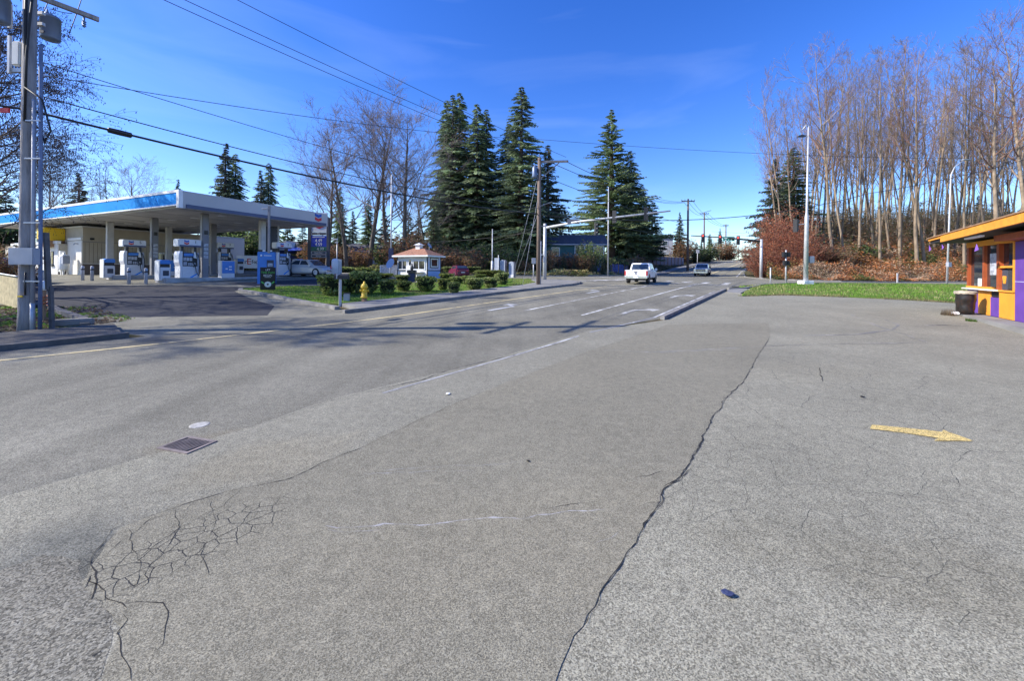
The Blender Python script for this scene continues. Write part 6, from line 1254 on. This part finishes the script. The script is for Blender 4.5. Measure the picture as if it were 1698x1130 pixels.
# --- clipped hedge bushes
BV = []
for k in range(3):
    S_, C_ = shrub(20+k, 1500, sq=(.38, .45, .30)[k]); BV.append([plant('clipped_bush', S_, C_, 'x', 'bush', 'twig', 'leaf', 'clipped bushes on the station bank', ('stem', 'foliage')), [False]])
bush_list = [  # px centre, py base, width px, height px, label
 (548, 494, 44, 34, 'big round bush at the left end of the hedge, beside the mailbox'), (574, 490, 30, 26, 'round bush partly behind the big round bush at the mailbox'),
 (604, 491, 42, 36, 'tall wide bush right behind the fire hydrant'), (641, 492, 27, 25, 'clipped bush right of the fire hydrant'), (668, 486, 24, 17, 'low bush in the front row before the white kiosk'), (611, 470, 66, 14, 'long flat-topped bush behind the hydrant'),
 (668, 470, 28, 12, 'flat bush directly left in front of the kiosk door'), (705, 487, 32, 25, 'broad double bush in front of the kiosk corner'), (734, 484, 18, 19, 'bush touching the broad double bush on its right'), (752, 490, 20, 19, 'small square bush closest to the sidewalk'),
 (786, 484, 28, 20, 'wide pale bush beside the sidewalk under the red car'), (813, 480, 26, 17, 'round bush second from the right end of the hedge'), (833, 475, 20, 20, 'tall dark bush at the right end of the hedge'), (706, 465, 20, 11, 'dark bush at the foot of the kiosk wall painted with bluish shade'),
 (740, 470, 24, 14, 'bush left of the red car'), (725, 466, 18, 8, 'low flat bush by the kiosk right corner'), (757, 473, 22, 12, 'bush below the red car bumper'), (776, 474, 20, 14, 'bush right below the red car'), (796, 469, 18, 12, 'small bush behind the wide pale bush'),
 (812, 462, 46, 12, 'long rounded bush at the back right of the hedge'), (640, 463, 18, 8, 'small flat bush left of the lattice screen'), (572, 458, 30, 14, 'dark clipped bush beyond the forecourt beside the air machine'), (605, 458, 26, 13, 'pale clipped bush beyond the forecourt, second from the air machine'),
 (635, 457, 22, 10, 'bush beyond the forecourt left of the lattice screen'), (783, 452, 30, 9, 'dark flat hedge block behind the red car'), (748, 452, 22, 9, 'dark hedge block between kiosk and red car'), (829, 470, 18, 13, 'bush behind the tall dark bush at the right end')]
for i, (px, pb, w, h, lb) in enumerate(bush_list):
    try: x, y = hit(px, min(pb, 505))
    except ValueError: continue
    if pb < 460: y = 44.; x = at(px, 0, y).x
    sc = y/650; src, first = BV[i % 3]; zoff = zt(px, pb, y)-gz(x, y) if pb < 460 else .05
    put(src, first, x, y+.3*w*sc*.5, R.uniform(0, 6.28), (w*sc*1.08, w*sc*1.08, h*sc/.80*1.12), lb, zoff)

# --- conifers
CV = {}
def con(key, *a, **k):
    T_, C_ = conifer(*a, **k); CV[key] = [plant('conifer', T_, C_, 'x', 'tree', 'dark_bark', 'leaf'), [False]]
con('fir', 1, 24, 5.2, base=.02, lev=88, per=13, cols=GRNB, droop=.34, bunch=18, power=.62)
con('fir2', 2, 24, 4.7, base=.02, lev=88, per=13, cols=GRNB+GRN[:2], droop=.48, bunch=17, power=.52)
con('cedar', 3, 18, 6.4, base=.12, lev=56, per=15, cols=GRN, droop=.20, bunch=26, power=.80, wisp=.8)
con('spruce', 4, 14, 4.2, base=.03, lev=64, per=13, cols=[(.10, .13, .10), (.15, .19, .13), (.08, .11, .085)], droop=.25, bunch=11, power=.9)
con('round', 5, 12, 3.6, base=.1, lev=42, per=10, cols=[(.05, .075, .045), (.07, .10, .055), (.09, .11, .06)], droop=.2, bunch=13, power=.5)
fir_l = [(752, 157, 62, 'fir', 1.0, 'leftmost of the tall firs, its double tip touching the thin wires'), (764, 153, 64, 'fir2', .9, 'tall slender fir just right of the double-tipped one'), (742, 166, 65, 'fir2', .75, 'slender fir on the left shoulder of the tall fir group'), (793, 172, 61, 'fir2', 1.0, 'tall fir in the middle of the group with a narrow top'), (808, 181, 64, 'fir', 1.0, 'tall fir right of the middle with a pointed top'),
         (866, 144, 58, 'fir', 1.15, 'tallest fir, behind the brown corner pole'), (846, 205, 63, 'fir2', 1.1, 'shorter fir leaning against the tallest fir on its left'), (910, 240, 64, 'spruce', 1.1, 'dark pointed spruce right behind the corner pole'),
         (1016, 181, 77, 'cedar', .98, 'wide tree with layered drooping branches behind the mast arm'), (1046, 250, 79, 'fir2', 1.2, 'pointed fir right behind the wide layered tree'), (1067, 305, 80, 'fir', 1.3, 'low fir in the dark clump above the pickup'), (1084, 332, 82, 'round', .95, 'round dark evergreen at the right end of the mast arm'),
         (1318, 244, 62, 'fir', 1.35, 'big dark fir behind the red thicket and the light pole'), (1287, 263, 60, 'spruce', 1.0, 'ragged dark spruce left of the big fir at the red thicket'), (1300, 290, 66, 'spruce', 1.2, 'dark spruce filling the gap behind the red thicket'),
         (376, 237, 62, 'spruce', .9, 'dark ragged fir rising over the middle of the canopy'), (392, 255, 64, 'fir2', 1.1, 'fir leaning beside the ragged one over the canopy'), (435, 282, 60, 'spruce', .9, 'short dark fir over the canopy lamp'), (448, 270, 64, 'fir2', .9, 'slender fir right of the short one over the canopy'),
         (133, 286, 55, 'spruce', 1.1, 'low dark spruce over the left part of the canopy'), (297, 297, 80, 'spruce', .7, 'lone fir tip peeking over the canopy corner'), (566, 312, 58, 'fir2', 1.0, 'dark fir between the first two bare trees'), (614, 330, 62, 'fir2', 1.1, 'low fir behind the middle bare tree'), (640, 345, 66, 'spruce', .9, 'short spruce behind the bare tree trunks'),
         (680, 352, 60, 'round', .8, 'round yellow-green evergreen over the kiosk roof'), (697, 348, 58, 'spruce', .8, 'small pointed evergreen over the kiosk roof'), (722, 345, 55, 'fir', 1.1, 'dark fir at the left foot of the tall firs'), (588, 350, 70, 'spruce', .9, 'distant fir low between the bare trees'),
         (480, 365, 55, 'round', .9, 'dark evergreen behind the big slate panel'), (505, 372, 50, 'round', .8, 'rounded evergreen left of the price sign'), (1166, 398, 118, 'spruce', .9, 'dark evergreen left of the hill road crest'), (1180, 388, 125, 'fir2', 1.3, 'tall green tree behind the left traffic light'), (1197, 378, 132, 'cedar', .6, 'ragged pine behind the middle traffic light'),
         (1212, 398, 140, 'round', 1.2, 'rounded evergreen under the street name sign'), (1158, 402, 110, 'round', .9, 'dark hedge-like evergreen beside the wide power pole'), (1240, 421, 190, 'round', 1.6, 'small distant evergreen at the crest'), (1130, 352, 108, 'spruce', .85, 'thin grey-green spruce left of the wide power pole'),
         (12, 318, 46, 'round', .9, 'dark ivy-covered evergreen at the left edge behind the fence'), (-30, 270, 48, 'round', 1.2, 'dark evergreen beyond the left edge'), (1530, 345, 92, 'spruce', 1.0, 'green fir glimpsed deep in the wood'), (1462, 340, 95, 'spruce', 1.0, 'dark fir glimpsed between the tall trunks'), (1625, 325, 88, 'spruce', 1.2, 'dark fir deep in the wood above the orange roof'), (1660, 330, 85, 'round', 1.2, 'rounded evergreen deep in the wood near the right edge')]
HH = {'fir': 24, 'fir2': 24, 'cedar': 18, 'spruce': 14, 'round': 12}
for i, (px, pt, Y, k, wf, lb) in enumerate(fir_l):
    x, y, h = size_at(px, pt, Y); s = h/HH[k]; src, first = CV[k]
    if pt > 395: s = max(s, .3)
    put(src, first, x, y, R.uniform(0, 6.28), (s*wf, s*wf, s), lb)
# small young conifers before the blue fence
for px, lb in ((925, 'small young fir by the blue fence, leftmost'), (955, 'small young fir by the blue fence, second'), (985, 'small young fir by the blue fence, third'), (1002, 'small young fir by the blue fence beside the steel pole'), (938, 'brownish sapling in front of the teal house')):
    src, first = CV['spruce']; x, y, h = size_at(px, 432 if px != 938 else 420, 51); put(src, first, x, y, R.uniform(0, 6), (h/14*1.3, h/14*1.3, h/14), lb)

# --- bare trees
BT = {}
def bt(key, tm, *a, **k):
    T_, C_ = bare_tree(*a, **k); BT[key] = [plant('bare_tree', T_, C_, 'x', 'tree', tm, 'twig'), [False]]; BT[key].append(a[1])
bt('maple', 'bark', 31, 20, .27, fork=.26, spread=.78, n1=24, n2=8, n3=7, cols=[(.21, .18, .165), (.28, .24, .215), (.17, .145, .13), (.24, .16, .14)], up=.62, l1=.44, n4=2)
bt('maple2', 'bark', 32, 20, .24, fork=.24, spread=.74, n1=21, n2=8, n3=7, cols=[(.21, .18, .165), (.28, .24, .215), (.17, .145, .13), (.24, .16, .14)], up=.6, l1=.44, n4=2, lean=.0)
bt('alder', 'pale_bark', 33, 26, .16, fork=.36, spread=.60, n1=24, n2=5, n3=4, cols=BARK+[(.34, .25, .18)], up=.62, l1=.17, n4=1)
bt('alder2', 'pale_bark', 34, 26, .13, fork=.40, spread=.55, n1=22, n2=5, n3=4, cols=BARK+REDTW, up=.65, l1=.16, n4=1, lean=.05)
bt('alder3', 'bark', 35, 26, .13, fork=.30, spread=.62, n1=24, n2=5, n3=4, cols=BARK, up=.6, l1=.16, n4=1, lean=-.04)
bt('cotton', 'pale_bark', 36, 27, .21, fork=.36, spread=.80, n1=22, n2=7, n3=5, cols=REDTW+[(.34, .26, .19)], up=.75, l1=.28, n4=1)
def tree(key, px, pt, Y, wf, lb, rz=None, group=None):
    x, y, h = size_at(px, pt, Y); src, first, h0 = BT[key]; s = h/h0; return put(src, first, x, y, R.uniform(0, 6.28) if rz is None else rz, (s*wf, s*wf, s), lb, 0, group)
for a in [('maple2', 545, 245, 46, 1.2, 'wide bare tree, leftmost of the reddish bare trees behind the price sign'), ('maple', 578, 222, 48, 1.2, 'bare tree with a straight trunk, second of the reddish bare trees'), ('maple', 615, 203, 50, 1.25, 'tallest bare tree with forked trunk left of the sleeved pole'), ('maple2', 645, 212, 51, 1.2, 'bare tree with reddish top just behind the sleeved pole'), ('maple', 672, 208, 49, 1.25, 'bare tree with broad reddish crown left of the tall firs'),
          ('maple', 712, 305, 56, 1.2, 'thin grey bare tree against the left of the tall firs'), ('alder3', 508, 355, 60, 1.3, 'small bare tree right above the canopy end'), ('alder3', 462, 330, 66, 1.2, 'low pale bare tree over the right half of the canopy'), ('alder3', 350, 300, 60, 1.2, 'bare twiggy tree left of the ragged fir over the canopy'),
          ('alder3', 178, 268, 52, 1.2, 'bare tree with upright twigs over the blue canopy side, left one'), ('alder3', 203, 270, 54, 1.3, 'bare tree with upright twigs over the blue canopy side, right one'), ('maple', 225, 283, 50, 1.1, 'low spreading bare tree over the blue canopy side'), ('alder3', 155, 300, 54, 1.3, 'faint bare tree between the spruce and the upright ones'), ('maple2', 92, 255, 40, 1., 'bare tree behind the conduits at the left'), ('alder3', 70, 290, 36, 1.3, 'thin bare tree behind the utility pole'),
          ('cotton', 1303, 128, 56, .62, 'reddish-topped tree at the left end of the wood'), ('alder2', 1322, 150, 57, 1.0, 'leaning pale tree just left of the light pole'), ('alder', 1345, 150, 60, .8, 'slim tree hidden behind the light pole'), ('cotton', 1383, 95, 53, 1.0, 'tall thick pale trunk right of the light pole'), ('alder2', 1404, 105, 53, 1.0, 'pale tree leaning right beside the tall thick trunk'), ('alder', 1428, 110, 56, 1., 'pale slim tree with its foot at the bramble edge, third from the tall thick trunk'),
          ('alder3', 1452, 90, 57, 1.0, 'dark slim tree left of the middle of the wood'), ('alder', 1462, 95, 52, .95, 'pale trunk with bright foot in the brambles'), ('alder2', 1478, 100, 56, .9, 'slim tree curving right in the middle of the wood'), ('alder', 1495, 85, 53, 1.1, 'tall tree with clear white trunk near the middle of the wood'), ('cotton', 1523, 102, 51, .95, 'strong grey trunk with wide forked crown in the middle of the wood'), ('alder2', 1537, 88, 51, 1.2, 'two-toned trunk leaning right beside the wide forked crown'),
          ('alder', 1552, 110, 56, .9, 'thin tree behind the street lamp, left side'), ('alder3', 1584, 80, 54, 1.0, 'dark trunk right of the street lamp'), ('alder', 1602, 95, 50, .95, 'slim pale trunk over the tip of the orange roof'), ('cotton', 1652, 40, 47, 1.05, 'very tall tree with spreading reddish top near the right edge'), ('alder2', 1640, 90, 54, 1.0, 'slim leaning tree left of the very tall one'), ('alder3', 1675, 60, 50, 1.0, 'dark trunk between the very tall tree and the right edge'),
          ('cotton', 1705, -10, 46, 1.0, 'tree at the right edge with a dark curving limb'), ('alder', 1622, 120, 58, 1.0, 'pale tree above the seam of the orange roof')]:
    tree(*a)
G = 'thin leafless trunks deep in the wood'
for i in range(100):
    px = 1292+i*4.3+R.uniform(-5, 5); Y = R.uniform(57, 84); key = R.choice(['alder', 'alder2', 'alder3', 'alder'])
    tree(key, px, R.uniform(85, 190) if px > 1340 else R.uniform(150, 260), Y, R.uniform(.6, .95), 'thin leafless trunk deep in the wood behind the front row of trees', None, G)
# big catkin tree at the left edge
T_, C_ = bare_tree(51, 15.5, .22, fork=.18, spread=.95, n1=32, n2=12, n3=9, tw=.006, cols=[(.07, .055, .05), (.11, .09, .08)], up=.15, l1=.34, n4=0, catkin=4, droop=.5)
t = plant('catkin_tree', T_, C_, 'large bare tree hung with dark catkins behind the utility pole', 'tree', 'bark', 'twig')
t.location = (-24.5, 17.2, gz(-24.5, 17.2)); t.rotation_euler = (0, 0, .6)
dup(t, (-29.5, 21.5, gz(-29.5, 21.5)), 2.2, 'second catkin-hung tree at the far left edge behind the first', (.9, .9, .95))
dup(t, (-23.0, 9.5, 0), 3.9, 'catkin-hung tree standing left of the view whose branches shade the road', (1, 1, .82))
# twiggy shrubs
TB = {}
def tb(key, *a, **k):
    S_, C_ = twig_bush(*a, **k); TB[key] = [plant('shrub', S_, C_, 'x', 'shrub', 'twig', 'leaf', None, ('stems', 'foliage')), [False], a[1]]
tb('red', 61, 6.5, 4.5, n=110, cols=[(.30, .13, .09), (.22, .11, .08), (.34, .18, .13)], leafcols=[(.34, .10, .05), (.42, .16, .07), (.26, .09, .06), (.30, .16, .09)], nl=5000, leaf=.085)
tb('brown', 62, 3.0, 3.5, n=70, cols=BARK+REDTW, leafcols=[(.22, .15, .07), (.30, .17, .08), (.13, .14, .06), (.34, .22, .12), (.36, .15, .07)], nl=3000, leaf=.09)
tb('green', 63, 3.0, 3.5, n=60, cols=BARK, leafcols=[(.07, .12, .03), (.12, .18, .05), (.05, .08, .03), (.18, .22, .09)], nl=3200, leaf=.10)
tb('tall', 64, 11.0, 7.0, n=120, cols=BARK+REDTW, leafcols=[(.34, .24, .12), (.42, .24, .11), (.22, .24, .10), (.46, .34, .19), (.16, .19, .08)], nl=9000, leaf=.11)
def bush(key, px, pt, Y, wf, lb, rz=None):
    x, y, h = size_at(px, pt, Y); src, first, h0 = TB[key]; s = max(.25, h/h0); put(src, first, x, y, R.uniform(0, 6.28), (s*wf, s*wf, s), lb)
for a in [('red', 1268, 405, 53, 1.5, 'low reddish shrub at the foot of the far signal mast'), ('red', 1284, 370, 54, .9, 'reddish shrub rising right of the far signal mast'), ('red', 1300, 345, 55, .8, 'tall red-twigged shrub under the ragged spruce'), ('red', 1316, 352, 54, .8, 'tall red-twigged shrub left of the light pole'), ('red', 1332, 380, 52, 1., 'rusty shrub directly behind the light pole'), ('red', 1352, 400, 52, 1.1, 'rusty low shrub right of the light pole'),
          ('brown', 1385, 408, 52, 1.5, 'brown shrub at the foot of the tall thick trunk'), ('green', 1440, 405, 54, 1.6, 'green shrub patch among the trunks, left one'), ('green', 1528, 380, 64, 1.3, 'leafy green-brown shrub behind the forked trunk'), ('brown', 1480, 396, 58, 1.4, 'brown shrub in the wood between pale trunks'), ('brown', 1575, 392, 58, 1.5, 'brown shrub in the wood behind the street lamp'), ('brown', 1650, 385, 56, 1.6, 'brown shrub above the orange roof'), ('green', 1610, 400, 56, 1.4, 'green shrub patch over the roof tip'),
          ('brown', 560, 405, 50, 1.3, 'brown thicket bush behind the lamp post'), ('brown', 600, 412, 50, 1.2, 'brown thicket bush in front of the grey house'), ('green', 645, 400, 52, 1.1, 'ivy-green bush left of the sleeved pole'), ('brown', 672, 395, 48, 1.3, 'rusty brown bush left of the kiosk roof'), ('brown', 690, 385, 54, 1.4, 'orange-brown leafless bush above the kiosk roof'), ('brown', 745, 408, 50, 1.5, 'brown bush right of the kiosk roof'), ('green', 770, 402, 55, 1.5, 'green bush under the tall firs'), ('green', 800, 400, 54, 1.4, 'green bush behind the grey pillars'),
          ('brown', 780, 415, 48, 1.5, 'dry brown bush behind the red car'), ('green', 850, 405, 52, 1.4, 'dark green bush behind the guy wires'), ('brown', 870, 432, 50, 1.5, 'dry bramble bush left of the corner pole'), ('green', 392, 385, 48, 1.2, 'bright ivy bush behind the banner, left one'), ('green', 415, 380, 49, 1.2, 'bright ivy bush behind the banner, middle one'), ('green', 436, 384, 50, 1.2, 'bright ivy bush behind the banner, right one'), ('brown', 400, 432, 46, 1.3, 'rusty low bush under the banner'),
          ('brown', 475, 420, 52, 1.3, 'brown bush behind pump 3'), ('brown', 525, 402, 48, 1.0, 'rusty bush between the posts of the price sign'), ('brown', 1136, 398, 104, 1.2, 'yellowish-brown bush at the foot of the wide power pole'), ('green', 1170, 408, 112, 1.8, 'dark green hedge along the hill sidewalk'), ('green', 1160, 412, 108, 1.2, 'dark bush at the lower end of the hill hedge'), ('brown', 1205, 402, 126, 2.2, 'brown-green bush under the street name sign'),
          ('brown', 10, 404, 20, 1.2, 'tangled brown bush behind the slatted fence'), ('green', -20, 345, 46, 1.2, 'ivy-covered bush at the left edge'), ('brown', 918, 416, 52, .9, 'reddish-white shrub in front of the teal house'), ('brown', 968, 424, 52, 1.2, 'pale shrub before the blue fence'), ('brown', 945, 420, 53, 1.0, 'tan shrub before the middle of the teal house'), ('green', 980, 400, 53, .8, 'tall green shrub at the right corner of the teal house'), ('green', 1003, 422, 56, 1.0, 'green shrub beside the steel pole'), ('green', 1022, 424, 62, 1.2, 'green shrub above the pickup at the fence end'), ('brown', 1058, 428, 66, 1.6, 'tan grass clump on the bank below the weathered fence'), ('green', 905, 410, 54, .7, 'dark green shrub at the left corner of the teal house')]:
    bush(*a)

for i in range(40):
    px = 1340+i*10.5+R.uniform(-8, 8); Y = R.uniform(62, 92); x, y, h = size_at(px, R.uniform(335, 392), Y); src, first, h0 = TB['tall']; s_ = h/h0
    put(src, first, x, y, R.uniform(0, 6.28), (s_*1.5, s_*1.5, s_), 'tall tangled understorey bush deep in the wood behind the trunks', 0, 'understorey bushes deep in the wood')
# --- uncountable growth
def scatter(name, label, cat, n, region, size, cols, kind='leaf', seed=1, upb=.5, thick=0.):
    """region() -> (x, y, extra height or None); small faces resting on the terrain"""
    R = random.Random(seed); mb = MB(); k = 0
    while k < n:
        r = region(R)
        if r is None: continue
        x, y, h, cidx = r; k += 1; z = gz(x, y)+h; p = Vector((x, y, z)); mb.cc = rc(R, cols[cidx], .32); s = size*R.uniform(.5, 1.5)
        if kind == 'blade':
            a = R.uniform(0, 6.28); l_ = R.uniform(-.5, .5)*s; w = s*.16; mb.add([p+Vector((math.cos(a)*w, math.sin(a)*w, 0)), p-Vector((math.cos(a)*w, math.sin(a)*w, 0)), p+Vector((l_, R.uniform(-.5, .5)*s, s))], [(0, 1, 2)])
        elif kind == 'stick':
            u = Vector((R.uniform(-1, 1), R.uniform(-1, 1), R.uniform(-.3, upb))).normalized()*s*1.6; v = u.cross(Vector((0, 0, 1))).normalized()*s*.09; w = Vector((0, 0, -.25*s)); mb.add([p-v, p+v, p+u*.6+v*.7, p+u+w, p+u*.6-v*.7], [(0, 1, 2, 3, 4)])
        else:
            u = Vector((R.uniform(-1, 1), R.uniform(-1, 1), R.uniform(-1, 1))).normalized()*s; v = u.orthogonal().normalized()*s*.6; mb.add([p-u, p+v, p+u, p-v], [(0, 1, 2, 3)])
    o = mb.build(name, M['leaf'], cols=True); tag(o, label, cat, kind='stuff'); return o
def clump(x, y, f=.45, o=0.): return noise.noise(Vector((x*f+o, y*f, 3.1+o)))
# red bramble bank
BRC = [[(.48, .17, .06), (.56, .24, .08), (.38, .15, .07), (.56, .32, .17)], [(.12, .15, .05), (.17, .19, .06), (.09, .11, .04)], [(.40, .30, .20), (.50, .38, .27), (.30, .22, .15)]]
def reg_bank(R):
    px = R.uniform(1256, 1760); k = R.random()**1.3; x0 = at(px, 0, 1).x
    Yf = 53 if px < 1275 else (46.5 if px < 1340 else 45.4)
    Y = Yf+k*16+ .5; x = x0*Y
    if .809*x-.588*Y < -4.6: return None
    c = clump(x, Y, .5); h = max(.05, (1.5+1.5*c)*min(1, (Y-Yf)/1.8))*R.random()**.6
    g = clump(x, Y, .28, 9)+R.uniform(-.22, .22); return (x, Y, h, 1 if g > .14 else (2 if g < -.22 else 0))
scatter('bramble_thicket', 'rusty red and green bramble thicket covering the bank below the wood', 'brambles', 85000, reg_bank, .065, BRC, 'leaf', 5)
scatter('bramble_canes', 'arching reddish canes tangled through the bramble bank', 'brambles', 16000, reg_bank, .24, BRC, 'stick', 6)
def reg_up(R):
    px = R.uniform(1330, 1760); Y = R.uniform(52, 80); x = at(px, 0, 1).x*Y; return (x, Y, R.random()**1.6*(3.2+2.5*clump(x, Y, .3)), R.choice((0, 2, 2, 1)))
scatter('wood_undergrowth', 'tangle of tan and rusty twigs filling the wood between the trunks', 'undergrowth', 26000, reg_up, .30, BRC, 'stick', 16)
def reg_lawn(poly):
    xs = [p[0] for p in poly]; ys = [p[1] for p in poly]
    def inside(x, y):
        c = False; j = len(poly)-1
        for i in range(len(poly)):
            if (poly[i][1] > y) != (poly[j][1] > y) and x < (poly[j][0]-poly[i][0])*(y-poly[i][1])/(poly[j][1]-poly[i][1])+poly[i][0]: c = not c
            j = i
        return c
    def f(R):
        x = R.uniform(min(xs), min(max(xs), 50)); y = R.uniform(min(ys), max(ys))
        if abs(x/y) > 1.36 or not inside(x, y): return None
        c = clump(x, y, .8)+.5*clump(x, y, 2.5, 4)+R.uniform(-.2, .2); return (x, y, .07, 0 if c > -.12+.5*ss(24, 14, x)*(1 if x > 0 else 0) else 1)
    return f
LC = [[(.14, .28, .03), (.20, .36, .05), (.11, .22, .025)], [(.30, .31, .10), (.38, .34, .16), (.20, .24, .07)]]
scatter('grass_blades', 'short bright green grass with dry patches on the right lawn', 'grass', 26000, reg_lawn(r_lawn), .085, LC, 'blade', 7)
def reg_edge(R):
    i = R.randrange(len(gr_near)-1); a, b = gr_near[i], gr_near[i+1]; u = R.random(); x = a[0]+(b[0]-a[0])*u+R.gauss(0, .12); y = a[1]+(b[1]-a[1])*u+R.gauss(0, .13)
    if clump(x, y, 1.2) < -.25: return None
    return (x, y, .03, R.choice((0, 1, 1)))
scatter('edge_litter', 'dry blades and dirt spilling from the right lawn onto the asphalt', 'ground cover', 5000, reg_edge, .06, [[(.20, .26, .07), (.13, .20, .05)], [(.28, .22, .12), (.20, .15, .09), (.34, .28, .17)]], 'blade', 17)
scatter('grass_blades', 'patchy green grass around the clipped bushes', 'grass', 20000, reg_lawn(isl_lawn), .085, LC, 'blade', 8)
def reg_left(R):
    x = R.uniform(-32, 20); Y = 46.6+15*R.random()**2.2
    if not -.95 < x/Y < .34 or (x > 9 and Y < 50+ (x-12)*.8+.8): return None
    if .809*x-.588*Y > -20: return None
    return (x, Y, max(.05, .5+.8*clump(x, Y, .4))*R.random(), 0 if clump(x, Y, .3, 2)+R.uniform(-.2, .2) > 0 else 1)
scatter('dry_undergrowth', 'dry yellowish undergrowth along the far side of the cross street', 'undergrowth', 30000, reg_left, .12, [[(.46, .38, .14), (.54, .44, .18), (.32, .34, .10)], [(.20, .25, .08), (.28, .26, .12), (.38, .28, .17)]], 'leaf', 9)
def reg_hill(R):
    s = R.uniform(60, 135); n = -20.6-R.random()*9-(s-60)*.035; x, Y = sn(s, n)
    return (x, Y, max(.05, .4+.6*clump(x, Y, .35))*R.random()*min(1, (-n-20.6-(s-60)*.035+.3)/3), 0 if clump(x, Y, .2, 2)+R.uniform(-.2, .2) > -.05 else 1)
scatter('dry_bank_grass', 'straw-coloured grass and brush on the bank left of the hill road', 'grass', 15000, reg_hill, .20, [[(.48, .37, .20), (.56, .44, .25), (.36, .27, .15)], [(.12, .13, .05), (.10, .09, .05), (.18, .14, .09)]], 'stick', 10)
def reg_corner(R):
    x = R.uniform(-24, -12.3); y = R.uniform(10.3, 15.5)
    if .809*x-.588*y > -16.5 or y > 13.6+(-13.5-x)*.6 and x > -16: return None
    return (x, y, .0, 0 if clump(x, y, 1.)+R.uniform(-.2, .2) > 0 else 1)
scatter('corner_litter', 'dead leaves and weeds around the foot of the utility pole', 'ground cover', 7000, reg_corner, .06, [[(.16, .12, .08), (.22, .17, .12), (.10, .07, .05)], [(.10, .19, .03), (.14, .22, .05)]], 'leaf', 12)
